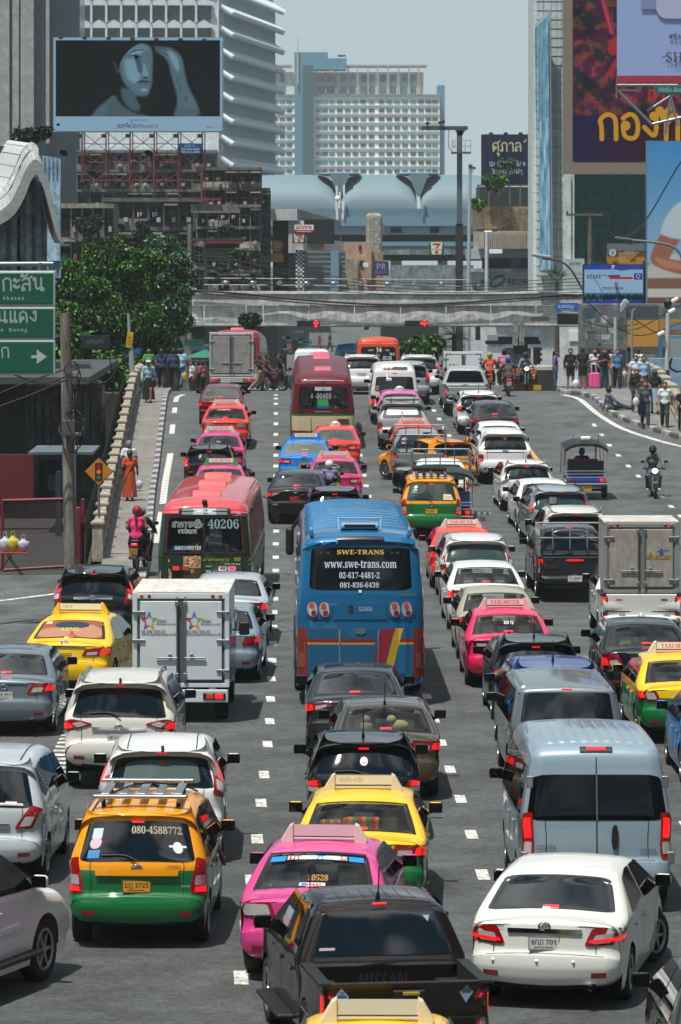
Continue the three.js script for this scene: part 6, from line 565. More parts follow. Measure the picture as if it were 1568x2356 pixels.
if(o.antenna)part(t,'antenna',G1('ant'+o.antenna,()=>{const p=S.P(o.antenna,0);return gb().bar(p,p.clone().add(V(0,0.08,0.03)),0.03,6,0.012).bar(p.clone().add(V(0,0.08,0.03)),p.clone().add(V(0,0.36,0.1)),0.008,5).get();}),M.black);
if(o.fin)part(t,'antenna',G1('fin',()=>{const p=S.P(T.win[1]+1.2,0);return gb().extr([[0,0],[0.16,0],[0.02,0.08]],0.03,new THREE.Matrix4().makeTranslation(p.x,p.y - 0.01,p.z).multiply(new THREE.Matrix4().makeRotationY(Math.PI/2)),0.006).get();}),M.black);
if(o.rails)for(const s of[-1,1])part(t,'roof_rail',G1('rail'+s,()=>{const f=(k)=>S.P(lerp(8.3,10.8,k),s*0.86,0.045);return gb().tube([S.P(8.25,s*0.86,0),f(0.05),f(0.35),f(0.65),f(0.95),S.P(10.85,s*0.86,0)],0.02,6).get();}),o.rails===2?M.black:M.alloy);
if(clear){// cabin
const sm=std(o.seat??'#c9bda6',0.8),dk=std('#24262a',0.8),zb=T.L<4.2?0.95:1.3,by=T.belt;
part(t,'rear_seat',G1('rs',()=>gb().rbox(0,by - 0.3,-zb - 0.05,1.2,0.62,0.16,0.05).rbox(0,0.45,-zb - 0.4,1.2,0.16,0.6,0.05).get()),sm);
for(const s of[-1,0.0,1])if(s)part(t,'headrest',G1('hr'+s,()=>gb().rbox(s*0.36,by+0.13,-zb - 0.03,0.26,0.2,0.1,0.05).get()),sm);
for(const s of[-1,1]){const f=part(t,'front_seat',G1('fs'+s,()=>gb().rbox(s*0.37,by - 0.12,-zb - 0.95,0.48,0.62,0.14,0.06).rbox(s*0.37,0.45,-zb - 1.25,0.48,0.14,0.5,0.05).get()),sm);part(f,'headrest',G1('fh'+s,()=>gb().rbox(s*0.37,by+0.3,-zb - 0.93,0.27,0.19,0.1,0.05).get()),sm);}
if(T.win[0]>6)part(t,'parcel_shelf',G1('psh',()=>gb().box(0,by+0.035,-zb+0.32,1.3,0.02,0.62).get()),dk);
part(t,'dashboard',G1('dash',()=>gb().rbox(0,by - 0.08,-T.mz - 0.1,1.35,0.2,0.4,0.06).get()),dk);
}
if(o.sign)taxiSign(t,S,o.sign);
o.more?.(t,S,T,pm);
return t;
}
function signTex(text,bg,fg){return memo('sg'+text+bg+fg,()=>cell(256,44,(x,w,h)=>{x.fillStyle=bg;x.fillRect(0,0,w,h);x.strokeStyle=fg;x.lineWidth=3;if(text){x.strokeRect(2,2,w - 4,h - 4);if(TH[text[0]])glyphs(x,text,24,31,15,fg);else say(x,text,w/2,h/2+2,30,fg,'serif','bold',220);}}));}
// a lit bar across the roof of a taxi
function taxiSign(t,S,{text='TAXI-METER',bg='#d9d3d3',fg='#a33434',foot='#cfc7b3',v=9.55,w=0.78}){
const p=S.P(v,0),g=new THREE.Group();g.name='taxi_sign';g.position.copy(p);t.add(g);
const c=signTex(text,bg,fg),m=c.a.solid,e=std(bg,0.4),fm=std(foot,0.45);
const b=part(g,'sign_panel',memo('sp'+w+text+bg+fg,()=>remap(new THREE.BoxGeometry(w,0.14,0.1),c)),e);b.material=[e,e,e,e,m,m];b.position.set(0,0.115,0);b.rotation.x=-0.12;
for(const s of[-1,1])part(g,'sign_foot',memo('sf'+s+w,()=>gb().add(new THREE.ExtrudeGeometry(new THREE.Shape([[0,0.19],[0.03,0.17],[0.13,0.0],[0.12,-0.07],[0,-0.04]].map((q)=>new THREE.Vector2(q[0],q[1]))),{depth:0.13,bevelEnabled:true,bevelSize:0.012,bevelThickness:0.012,bevelSegments:2}),new THREE.Matrix4().makeScale(s,1,1).setPosition(s*w/2,0,-0.065)).get()),fm);
part(g,'sign_base',memo('sb'+w,()=>gb().rbox(0,0.02,0,w+0.12,0.035,0.11,0.012).get()),fm);
}
const dome=(t,S)=>{const p=S.P(9.3,0),c=memo('dome',()=>cell(128,48,(x,w,h)=>{x.fillStyle='#ded9d2';x.fillRect(0,0,w,h);say(x,'TAXI',64,26,34,'#26282c');x.fillStyle='#c0392b';x.fillRect(4,10,18,28);x.fillStyle='#d98a2b';x.fillRect(106,10,18,28);})),g=part(t,'taxi_sign',memo('domeg',()=>remap(surf((a,b)=>{const th=a*Math.PI*2 - Math.PI/2,r=0.19*Math.sqrt(1 - b*b);const q=V(Math.sin(th)*r,b*0.17,Math.cos(th)*r*0.45);q.u=a<0.5?a*2:2 - a*2;return q;},24,6),c)),c.a.solid);g.position.copy(p);};
// flat print on a vehicle skin
function print(t,S,name,q,w,h,draw,off=0.016,parent=t){return board(parent,name,S.patch(q,{off,nu:8,nv:4,sk:0}),w,h,draw,'decal');}
const RQ=(u0,u1,v0,v1)=>[[u0,v0],[u1,v0],[u1,v1],[u0,v1]];
// ---------- the traffic ----------
const YEL='#f0be00',YOR='#e8990c',GRN='#0c6a34',PNK='#cf3f86',HOT='#dd1f58',RED='#d8301a',BLU='#1878c8',WHT='#dedfdc',SIL='#8d979d',GRY='#2c2f34',BLK='#090b0d';
const TX={name:'taxi',cat:'taxi',group:'taxis in the traffic jam'},CR={name:'car',cat:'car',group:'private cars in the traffic jam'},PK={name:'pickup_truck',cat:'pickup truck',group:'pickup trucks in the traffic jam'};
const sedanTaxi=(o)=>car('sedan',{...TX,pbg:'#c9a12c',...o}),carOf=(type,o)=>car(type,{...CR,...o}),pick=(o)=>car('pickup',{...PK,...o});
const winText=(t,S,T,u0,u1,a,b,text,color,font='serif',size=40)=>print(t,S,'window_lettering',RQ(u0,u1,lerp(T.win[0],T.win[1],a),lerp(T.win[0],T.win[1],b)),256,64,(x,w,h)=>{if(TH[text[0]]&&font!=='serif')glyphs(x,text,10,46,26,color,1.5);else say(x,text,w/2,h/2,size,color,font,'bold',250);},0.014);

// --- foreground ---
sedanTaxi({label:'yellow taxi cut off by the bottom edge, only roof and cream roof bar in view',color:YEL,D:38.9,x:868,yaw:1,sign:{text:'',bg:'#b9b9ab',foot:'#d6cdb0'}});
pick({label:'dark brown pickup with an empty open bed, in front of the bottom yellow taxi',color:'#1c1310',y:2093,x:932,yaw:-8,metal:0.3,plate:0,brakeLow:0,antenna:12.9,third:12.3,lamp:[[0.86,3.7],[1.08,3.7],[1.08,4.75],[0.86,4.75]],liner:std('#15191b',0.6),
more:(t,S,T)=>{
part(t,'tailgate_handle',gb().rbox(0.02,1.0,0.0,0.34,0.1,0.05,0.02).get(),M.black);part(t,'handle_inlay',gb().rbox(0.04,1.015,0.02,0.18,0.04,0.03,0.01).get(),std('#c9a648',0.3,0.6));
print(t,S,'bed_lettering',RQ(-0.42,0.42,9.15,9.85).map((q)=>q),256,64,(x)=>say(x,'NISSAN',128,34,50,'#2b3134','sans-serif','bold',240),0.012);
for(const[u,v]of[[-0.78,4.65],[0.74,4.7]])print(t,S,'sticker',RQ(u - 0.09,u+0.09,v - 0.2,v+0.2),64,64,(x)=>{x.fillStyle='#8fa3bd';x.beginPath();x.moveTo(32,2);x.lineTo(62,32);x.lineTo(32,62);x.lineTo(2,32);x.fill();x.fillStyle='#3c5f86';x.fillRect(12,26,40,10);});
print(t,S,'sticker',RQ(0.6,0.72,11.65,11.9),64,64,(x)=>{x.fillStyle='#9fb4bd';x.beginPath();x.moveTo(32,60);x.lineTo(58,30);x.lineTo(6,30);x.fill();});
print(t,S,'sticker',RQ(-0.78,-0.58,11.2,11.28),64,24,(x)=>{x.fillStyle='#b9a9ab';x.fillRect(2,4,60,16);});
for(let i=0;i<7;i++)part(t,'roof_rib',S.rect(-0.62+i*0.2,-0.57+i*0.2,13.1,13.75,{off:0.006}),paint('#1c1310',0.4,0.3));
part(t,'side_step',gb().rbox(-0.99,0.46,-2.8,0.2,0.06,1.7,0.03).get(),M.black);
}});
carOf('bigsedan',{label:'large pearl white saloon turned across its lane, bottom right',color:'#d9dad2',D:49.8,x:1244,yaw:11.5,steer:22,exhaust:1,plate:'6กภ 701',plateV:4.3,trim:4.62,badge:4.9,glass:new THREE.MeshPhysicalMaterial({color:C('#121a1c'),roughness:0.03,ior:1.7}),lamp:[[0.54,4.2],[1.28,4.35],[1.36,5.15],[0.66,4.95]],brake:0,chromeHandle:1,
more:(t,S)=>{print(t,S,'badge_lettering',RQ(-0.78,-0.5,4.78,4.92),128,32,(x)=>say(x,'TEANA',64,18,28,'#23282c','sans-serif','bold',120));print(t,S,'badge_lettering',RQ(0.5,0.72,4.78,4.9),128,32,(x)=>say(x,'2.0XV',64,18,26,'#8d9296','sans-serif','bold',120));for(const s of[1,-1])part(t,'lamp_led_band',S.patch(s>0?[[0.6,4.34],[1.2,4.48],[1.22,4.6],[0.62,4.44]]:flip([[0.6,4.34],[1.2,4.48],[1.22,4.6],[0.62,4.44]]),{off:0.024}),M.brake);for(const u of[-0.7,-0.1,0.4])part(t,'parking_sensor',gb().ball(S.P(2.6,u).x,S.P(2.6,u).y,S.P(2.6,u).z,0.02).get(),M.white);}});
carOf('sedan',{label:'dark olive car cut off by the bottom right corner, its left mirror in view',color:'#2a2a22',D:42.4,X:4.72,metal:0.4});
car('jumper',{name:'van',cat:'van',group:'vans in the traffic jam',label:'pale silver blue high van with a wide black rear window, beside the white saloon',color:'#8ba0ac',metal:0.25,D:57.2,x:1374,plate:0,badge:0,brake:1,glass:M.tint,mirror:M.black,third:7.2,noside:0,
more:(t,S,T)=>{
for(let i=0;i<9;i++)part(t,'roof_rib',S.rect(-0.74+i*0.18,-0.66+i*0.18,8.2,9.6,{off:0.012}),paint('#94a8b3',0.4,0.25));
part(t,'door_seam',S.rect(-0.012,0.004,3.5,6.7,{off:0.01}),M.black);part(t,'window_divider',S.rect(-0.008,0.008,4.96,5.86,{off:0.014}),std('#55636a',0.5));
part(t,'door_handle',S.patch(RQ(0.2,0.29,4.3,4.85),{off:0.03,rc:0.4}),M.black);part(t,'high_brake_housing',S.rect(-0.26,0.26,7.02,7.38,{off:0.02}),M.black);part(t,'brake_lens',S.rect(-0.15,0.15,7.1,7.3,{off:0.034}),M.brake);
for(const s of[-1,1])for(const v of[4.0,5.75])part(t,'hinge',gb().rbox(S.P(v,s).x*0.99,S.P(v,s*0.99).y,0.0,0.09,0.16,0.06,0.015).get(),M.alloy);
print(t,S,'badge_lettering',RQ(-0.88,-0.52,4.28,4.44),256,48,(x)=>say(x,'CITROËN',128,26,44,'#596a74','sans-serif','bold',250));print(t,S,'badge_lettering',RQ(0.52,0.88,4.2,4.36),256,48,(x)=>say(x,'JUMPER',128,26,44,'#596a74','sans-serif','bold',250));print(t,S,'badge_lettering',RQ(0.6,0.88,3.7,3.8),256,48,(x)=>say(x,'DOCUMENT',128,26,40,'#4b565d','sans-serif','bold',250));
part(t,'plate_recess',S.rect(-0.85,-0.1,3.82,3.95,{off:0.012}),M.black);
}});
sedanTaxi({label:'pink taxi with blue stickers along its rear window top, behind the brown pickup',color:PNK,y:1972,x:710,yaw:6,clear:1,plate:'',sign:{text:'',bg:'#c9a9b2',foot:'#d9c7bd'},antenna:6.3,brake:0,lensBig:1,
more:(t,S,T)=>{print(t,S,'window_lettering',RQ(-0.8,0.8,7.72,7.9),512,64,(x)=>{x.fillStyle='#b9c4c9';x.fillRect(90,4,330,44);x.fillStyle='#1d86c4';x.fillRect(2,8,80,50);x.fillRect(430,4,80,50);x.fillRect(250,4,50,44);x.fillStyle='#a32a28';x.fillRect(100,6,60,40);x.fillRect(380,6,34,40);x.fillStyle='#fff';for(let i=0;i<14;i++)x.fillRect(110+i*22,12+(i*7)%10,14,24);},0.014);print(t,S,'window_lettering',RQ(-0.25,0.35,7.2,7.45),256,64,(x)=>say(x,'10528',128,32,50,'#b5843a','serif'),0.014);print(t,S,'sticker',RQ(-0.22,0.18,7.08,7.2),128,40,(x)=>{x.fillStyle='#c7d3d6';x.fillRect(2,2,124,36);x.fillStyle='#2a6fae';x.fillRect(12,8,30,24);x.fillRect(54,12,60,8);},0.014);part(t,'window_visor',S.rect(-0.84,0.84,7.9,8.0,{off:0.035}),M.black);}});
sedanTaxi({label:'yellow over green taxi with a cream roof bar and red striped cushion inside',two:[GRN,YEL,0.9],y:1848,x:826,yaw:2.5,clear:1,plate:'',trim:4.8,sign:{text:'คนขับ จารัย',bg:'#d2c9ae',fg:'#7f8a70',foot:'#d6cdb0'},seat:'#b5aa94',
more:(t)=>{part(t,'cushion',gb().rbox(0,1.06,-1.12,0.5,0.26,0.12,0.05).rbox(-0.42,1.05,-1.14,0.3,0.2,0.1,0.04).get(),new THREE.MeshStandardMaterial({map:dtex(64,8,(x)=>(x>>3)%3===0?[190,40,22]:(x>>3)%3===1?[205,120,30]:[60,120,60]),roughness:0.9}));}});
carOf('hatch',{label:'black hatchback with a round pink sticker on its rear window, centre lane',color:BLK,y:1722,x:838,antenna:8.6,wiper:1,lamp:[[0.74,4.1],[1.1,4.05],[1.1,4.95],[0.82,4.95]],more:(t,S)=>print(t,S,'sticker',RQ(-0.08,0.08,5.35,5.6),64,64,(x)=>{x.fillStyle='#d9c9cc';x.beginPath();x.arc(32,32,30,0,7);x.fill();x.fillStyle='#c04b6a';x.fillRect(16,36,32,10);})});
carOf('sedan',{label:'bronze grey saloon with two soft toys on the rear shelf, behind the blue coach',color:'#57503f',metal:0.5,y:1628,x:888,clear:1,antenna:8.2,badge:4.75,trim:4.8,plate:'กจ 4421',more:(t)=>{part(t,'soft_toy',gb().ball(-0.3,1.08,-1.0,0.11,0.1,0.1).ball(-0.3,1.2,-1.0,0.07).get(),std('#8a7a5c',0.9));part(t,'soft_toy',gb().ball(0.22,1.1,-1.0,0.17,0.1,0.1).ball(0.1,1.2,-0.98,0.08).get(),std('#b59c6e',0.9));}});
carOf('sedan',{label:'dark grey saloon with boomerang shaped tail lamps, right behind the blue coach',color:'#24262c',metal:0.4,y:1550,x:816,yaw:1,plate:'ขค 88',lamp:[[0.5,4.72],[1.22,4.1],[1.26,5.0],[0.5,4.98]],lidTop:6.6});
// --- left lanes, near ---
car('mpv',{...TX,label:'yellow over green people carrier taxi with an aluminium roof rack and a driver arm out',two:[GRN,YOR,0.98],y:1890,x:315,yaw:2.4,plate:'มฎ 3725',pbg:'#d39a24',wiper:1,badge:4.82,plateV:4.3,chromeHandle:1,brakeLow:1,
more:(t,S,T)=>{
print(t,S,'window_lettering',RQ(-0.12,0.76,5.55,5.8),512,96,(x)=>say(x,'080-4588772',256,50,84,'#a99c80','serif','bold',500),0.014);
print(t,S,'sticker',RQ(0.5,0.78,5.22,5.48),96,64,(x)=>{x.fillStyle='#d8dbdc';x.beginPath();x.arc(48,32,26,0,7);x.fill();x.fillRect(2,22,92,9);},0.014);
print(t,S,'sticker',RQ(-0.8,-0.54,5.1,5.75),64,128,(x)=>{x.fillStyle='#cfa9b6';x.beginPath();x.arc(32,62,22,0,7);x.fill();x.fillStyle='#b8c6d2';x.fillRect(12,6,40,40);x.fillStyle='#2b7fb5';x.fillRect(10,88,44,34);},0.014);
part(t,'tailgate_grip',S.rect(-0.62,0.62,4.62,4.78,{off:0.035,sk:0.05}),paint(YOR));print(t,S,'badge_lettering',RQ(0.42,0.72,4.8,4.97),128,48,(x)=>glyphs(x,'กรดคม',8,36,22,'#5a4310',1.4));print(t,S,'badge_lettering',RQ(0.62,0.86,4.26,4.36),128,32,(x)=>say(x,'2.5 G',64,18,28,'#c4cac7'));
const k=new THREE.Group();k.name='roof_rack';t.add(k);const f=(u,v,h)=>S.P(v,u,h),al=M.alloy,bars=gb();
for(const s of[-1,1])part(k,'side_bar',gb().bar(f(s*0.72,8.3,0.11),f(s*0.66,9.6,0.13),0.028,8).get(),al);
for(const v of[8.35,9.55])part(k,'cross_bar',gb().rbox(0,f(0,v,0.13).y,f(0,v,0).z,1.2,0.05,0.13,0.02).get(),al);
for(let i=0;i<5;i++)part(k,'slat',gb().rbox(-0.46+i*0.23,f(0,9,0.1).y,(f(0,8.35,0).z+f(0,9.55,0).z)/2,0.11,0.02,1.1,0.008).get(),al);
for(const s of[-1,1])for(const v of[8.45,9.45])part(k,'rack_foot',gb().bar(f(s*0.7,v,0),f(s*0.7,v,0.12),0.03,6).get(),M.black);
part(t,'rack_rope',gb().tube([f(-0.86,8.1,0.02),f(-0.7,8.5,0.1),f(0,9.0,0.16),f(0.7,9.3,0.1),f(0.9,9.9,0.02)],0.012).get(),M.black);
}});
carOf('suv',{label:'white car with tall red lamps up its rear pillars, ahead of the rack taxi',color:WHT,y:1742,x:372,fin:1,wiper:1,plate:'',badge:4.9,antenna:0,lamp:[[0.84,4.75],[1.12,4.5],[1.0,5.98],[0.92,5.98]],more:(t,S)=>{for(const s of[-1,1])part(t,'roof_seam',S.rect(s*0.72 - 0.012,s*0.72+0.012,8.2,10.6,{off:0.004}),M.black);part(t,'window_inset',S.patch(RQ(-0.66,0.66,5.2,5.78),{off:0.009,rc:0.15}),new THREE.MeshPhysicalMaterial({color:C('#4d5a57'),roughness:0.03,ior:1.8}));}});
carOf('bigsuv',{label:'pearl white tall off-roader with slim wide tail lamps, behind the white box truck',color:'#cfcdc5',y:1586,x:274,yaw:1.5,rails:1,fin:1,wiper:1,plate:'6กง 2601',badge:4.6,trim:4.45,plateV:4.02,chromeHandle:0});
carOf('mpv',{label:'pale silver people carrier cut off by the left edge, its right flank in view',color:'#b4bcc1',D:59.6,X:-4.16,yaw:3,plate:'',lamp:[[0.56,4.3],[1.16,4.4],[1.12,5.05],[0.84,5.15]],brake:0,trim:4.35,more:(t,S)=>{print(t,S,'sticker',RQ(0.3,0.75,5.08,5.22),128,48,(x)=>{x.fillStyle='#d5d8d8';x.fillRect(10,18,108,22);x.fillRect(36,6,56,16);x.fillStyle='#b2333c';x.fillRect(14,32,100,5);});for(const s of[-1,1])part(t,'roof_seam',S.rect(s*0.74 - 0.015,s*0.74+0.015,8.3,10.6,{off:0.004}),M.black);}});
carOf('bigsuv',{label:'white off-roader cut off by the bottom left corner, front wheel and bonnet in view',color:'#e4e5e3',D:48.75,X:-4.93,yaw:20,mirror:paint('#e4e5e3'),more:(t,S,T)=>{part(t,'side_step',gb().rbox(0.97,0.42,-2.3,0.2,0.06,1.9,0.03).get(),M.black);part(t,'side_moulding',S.sideGrid(1.3,3.0,0.72,0.82,1,0.02),paint('#e4e5e3'));}});
carOf('bigsedan',{label:'steel blue saloon with a chrome boot line, at the left edge beside the yellow taxi',color:'#6f7b84',metal:0.4,D:78.2,X:-5.02,yaw:1.5,plate:'5กจ 5511',trim:4.86,clear:0,lamp:[[0.48,4.3],[1.2,4.4],[1.22,4.95],[0.62,4.95]],chromeHandle:1,exhaust:1});
sedanTaxi({label:'all yellow taxi with a picture on its rear window, left of the white box truck',color:YEL,y:1427,x:151,yaw:7,plate:'ทส 8737',trim:4.82,badge:5.6,sign:{text:'บริการ',bg:'#d6d2b4',fg:'#6f6a55',foot:'#e6c030',w:0.86},lamp:[[0.42,4.3],[1.22,4.35],[1.24,4.95],[0.5,4.7]],
more:(t,S,T)=>{print(t,S,'window_print',RQ(-0.8,0.8,7.1,7.88),256,128,(x,w,h)=>{x.fillStyle='#8a4b33';x.fillRect(0,0,w,h);x.fillStyle='#a9795c';x.beginPath();x.ellipse(60,90,70,36,0.1,0,7);x.ellipse(200,80,60,50,0,0,7);x.fill();x.fillStyle='#1d2a3c';x.beginPath();x.ellipse(128,36,76,26,0,0,7);x.fill();x.fillStyle='#c9b89a';x.fillRect(8,4,26,20);},0.01);winText(t,S,T,-0.5,0.45,0.3,0.62,'A0065','#c9b45a','sans-serif',46);}});
carOf('suv',{label:'black car with chrome strip and tall lamps, left of the green and red bus',color:'#0b0c0e',y:1330,x:214,yaw:3,fin:1,plate:'6กฌ 9596',plateV:4.25,trim:4.86,badge:4.95,lamp:[[0.78,4.6],[1.12,4.5],[1.02,5.9],[0.92,5.9]],third:7.0,exhaust:1});
carOf('bigsedan',{label:'ice silver saloon with swept round tail lamps, right side beside the white box truck',color:'#8998a1',metal:0.4,D:87.8,X:-1.36,yaw:2,lamp:[[0.62,4.3],[1.16,4.3],[1.2,5.3],[0.8,5.2]],brake:1,lensMat:M.red,plate:''});
carOf('bigsedan',{label:'silver white saloon half hidden between the box truck and the next silver saloon',color:'#b2bcc2',metal:0.3,D:96.0,X:-1.22,yaw:1.5});
// --- middle lanes, further up ---
const MTX={text:'TAXI-METER'};
carOf('sedan',{label:'dark saloon of which only the roof shows above the blue coach',color:'#23272a',metal:0.3,y:1174,x:794,antenna:8.6});
carOf('hatch',{label:'black car with one clear tail lamp, just above the blue coach roof',color:'#1a1d20',metal:0.2,y:1139,x:771,lamp:[[0.7,4.2],[1.14,4.2],[1.12,4.95],[0.78,5.0]]});
carOf('bigsedan',{label:'black saloon with a red number plate, right of the red bus roof',color:'#08090a',y:1096,x:680,yaw:4,plate:'ก 1234',pbg:'#a31c2c',pfg:'#4a0d14',lamp:[[0.52,4.72],[1.2,4.1],[1.24,5.0],[0.5,4.96]],badge:4.95,exhaust:1});
sedanTaxi({label:'magenta taxi with a ring of letters on its rear window, right of the black saloon',color:'#c22a70',y:1066,x:771,clear:1,plate:'มค 2211',trim:4.8,sign:{text:'',bg:'#c9b3ba',foot:'#d9b98a'},more:(t,S,T)=>print(t,S,'window_lettering',RQ(-0.34,0.34,7.25,7.75),128,96,(x)=>{x.strokeStyle='#c9d2d2';x.lineWidth=5;x.setLineDash([6,5]);x.beginPath();x.arc(64,56,34,Math.PI*0.9,Math.PI*2.1);x.stroke();x.setLineDash([]);glyphs(x,'นคร',38,68,18,'#c9d2d2');},0.014)});
sedanTaxi({label:'bright blue taxi with a pale green roof bar and gold window lettering',color:BLU,y:1024,x:700,plate:'ทศ 2054',sign:{text:'TAXI-METER',bg:'#cfd6b4',fg:'#9a7a30',foot:'#1878c8'},badge:5.1,yaw:2,glass:new THREE.MeshPhysicalMaterial({color:C('#56625a'),roughness:0.04,ior:1.7}),more:(t,S,T)=>{print(t,S,'window_lettering',RQ(-0.55,0.6,7.66,7.88),256,40,(x)=>glyphs(x,'แขวงเขตบางนา',10,30,20,'#b08d3a',1.6),0.014);print(t,S,'window_lettering',RQ(-0.2,0.35,7.3,7.46),128,40,(x)=>glyphs(x,'สมบูรณ',14,28,16,'#cdd5d2',1.4),0.014);}});
sedanTaxi({label:'orange red taxi with a round roof light, right behind the number 13 bus',color:RED,y:994,x:771,plate:'มฟ 6186',trim:4.75,yaw:1,glass:new THREE.MeshPhysicalMaterial({color:C('#3f4844'),roughness:0.04,ior:1.7}),more:dome});
// left lane
sedanTaxi({label:'magenta taxi with green ends on its roof bar, just above the red bus roof',color:'#c22a70',y:1082,x:507,sign:{...MTX,foot:'#2aa84a'},brake:0});
carOf('hatch',{label:'black hatchback with tall red lamps, in the left lane between two magenta taxis',color:'#0d1013',y:1042,x:481,antenna:8.5,lamp:[[0.76,4.5],[1.12,4.3],[1.02,5.8],[0.9,5.7]],yaw:1});
sedanTaxi({label:'magenta taxi with a lettered roof bar, behind the orange red taxi in the left lane',color:'#b8276c',y:1008,x:503,yaw:1,sign:{...MTX,foot:'#d9cfc0'},more:(t,S,T)=>winText(t,S,T,-0.3,0.25,0.3,0.55,'7244','#c3cbcb')});
sedanTaxi({label:'orange red taxi with clear tail lamps, left lane near the crest',color:RED,y:946,x:519,plate:'ทล 1671',yaw:1,clear:1,lampMat:new THREE.MeshPhysicalMaterial({color:C('#8a7d7a'),roughness:0.12,clearcoat:1}),brake:0,sign:{...MTX,foot:'#d9cfc0'},trim:4.95,more:(t,S,T)=>print(t,S,'window_lettering',RQ(-0.55,0.55,7.66,7.88),256,40,(x)=>glyphs(x,'สหกรณแทกซ',24,30,20,'#b9c4c4',1.5),0.014)});
carOf('sedan',{label:'dark red saloon behind the grey box truck on the crest',color:'#5c0f1e',metal:0.3,y:900,x:509,yaw:1,plate:'',glass:new THREE.MeshPhysicalMaterial({color:C('#4d524e'),roughness:0.04,ior:1.7})});
// --- right centre lane ---
sedanTaxi({label:'pink taxi with a round roof light, behind the white high roof van',color:'#c05a9a',y:912,x:921,plate:'',brake:0,more:dome});
car('canopy',{...PK,label:'silver pickup with a white backed canopy and roof rack, behind the pink round light taxi',color:'#a2a5a6',metal:0.2,y:938,x:926,yaw:1,rim:M.black,glass:M.black,brakeLow:1,plate:'',more:(t,S)=>{part(t,'window_panel',S.patch(RQ(-0.7,0.7,5.3,5.78),{off:0.012,rc:0.12}),std('#c5cccd',0.4));part(t,'roof_rack',gb().rbox(0,S.P(8.3,0,0).y+0.06,-0.75,1.25,0.05,0.25,0.02).bar(S.P(8.1,-0.6,0),S.P(8.4,-0.6,0.12),0.03).bar(S.P(8.1,0.6,0),S.P(8.4,0.6,0.12),0.03).get(),M.black);print(t,S,'sticker',RQ(-0.08,0.05,5.32,5.52),32,48,(x)=>{x.fillStyle='#8a4a2c';x.fillRect(6,4,20,40);});}});
sedanTaxi({label:'orange red taxi half hidden by the grey rack pickup, below the silver canopy pickup',color:'#d23a24',y:988,x:955,sign:{...MTX,foot:'#d9c9b8'},brake:0,more:(t,S,T)=>winText(t,S,T,-0.3,0.4,0.05,0.4,'COMFORT','#b9c2c0','sans-serif',40)});
function rack(t,z0,z1,y0,y1,w,mat,arched){// tube frame over a pickup bed
const g=new THREE.Group();g.name='bed_rack';t.add(g);
const P=(x,y,z)=>V(x,y,-z);
for(const y of arched?[y1,(y0+y1)/2]:[y1,lerp(y0,y1,0.62)])part(g,'rail_bar',gb().bar(P(-w,y,z0),P(-w,y,z1),0.025).bar(P(w,y,z0),P(w,y,z1),0.025).bar(P(-w,y,z1),P(w,y,z1),0.025).get(),mat);
for(const s of[-1,1])for(let i=0;i<5;i++){const z=lerp(z0,z1,i/4);part(g,'upright_bar',gb().bar(P(s*w,y0,z),P(s*w,y1,z),0.02).get(),mat);}
for(let i=-1;i<2;i++)part(g,'upright_bar',gb().bar(P(i*w*0.5,y0,z1),P(i*w*0.5,y1,z1),0.02).get(),mat);return g;
}
pick({label:'grey pickup with a pipe rack and a round sticker on its cab window',color:'#7d8485',y:1005,x:965,plate:'',glass:new THREE.MeshPhysicalMaterial({color:C('#2c403c'),roughness:0.04,ior:1.8}),more:(t,S)=>{rack(t,0.3,1.5,1.1,1.95,0.86,M.steel);print(t,S,'sticker',RQ(-0.74,-0.46,11.35,11.75),64,64,(x)=>{x.fillStyle='#b9b3b3';x.beginPath();x.arc(32,32,28,0,7);x.fill();x.strokeStyle='#a03040';x.lineWidth=5;x.stroke();});}});
car('prius',{...TX,label:'orange taxi turned left across the lane, its left flank lettered, dark bar on the roof',color:'#dc8a0c',D:144.6,X:5.85,yaw:-27,steer:-20,plate:'',more:(t,S,T)=>{part(t,'taxi_sign',gb().rbox(0,S.P(9.4,0).y+0.1,S.P(9.4,0).z,0.85,0.16,0.12,0.03).get(),M.black);board(t,'door_lettering',(()=>{const g=S.sideGrid(2.0,2.75,0.52,0.86,-1,0.02,8,4,0),u=g.attributes.uv;for(let i=0;i<u.count;i++)u.setXY(i,(2.75 - u.getX(i))/0.75,(u.getY(i)- 0.52)/0.34);return g;})(),128,64,(x)=>{glyphs(x,'สหกรณรถ',6,22,14,'#6d5a3a',1.6);glyphs(x,'บรม',40,40,12,'#6d5a3a',1.6);glyphs(x,'นครหลวง',14,60,13,'#6d5a3a',1.6);},'decal');}});
pick({label:'white pickup with a tall pipe rack, partly behind the orange taxi',color:'#d4d6d4',D:131.5,x:1015,plate:'',glass:new THREE.MeshPhysicalMaterial({color:C('#1c3a34'),roughness:0.04,ior:1.8}),more:(t)=>{rack(t,0.05,1.55,1.1,2.1,0.88,M.steel);part(t,'bed_board',gb().box(0.8,1.2,-0.5,0.2,0.05,0.9,0,0,-0.5).get(),std('#c58a2c',0.6));}});
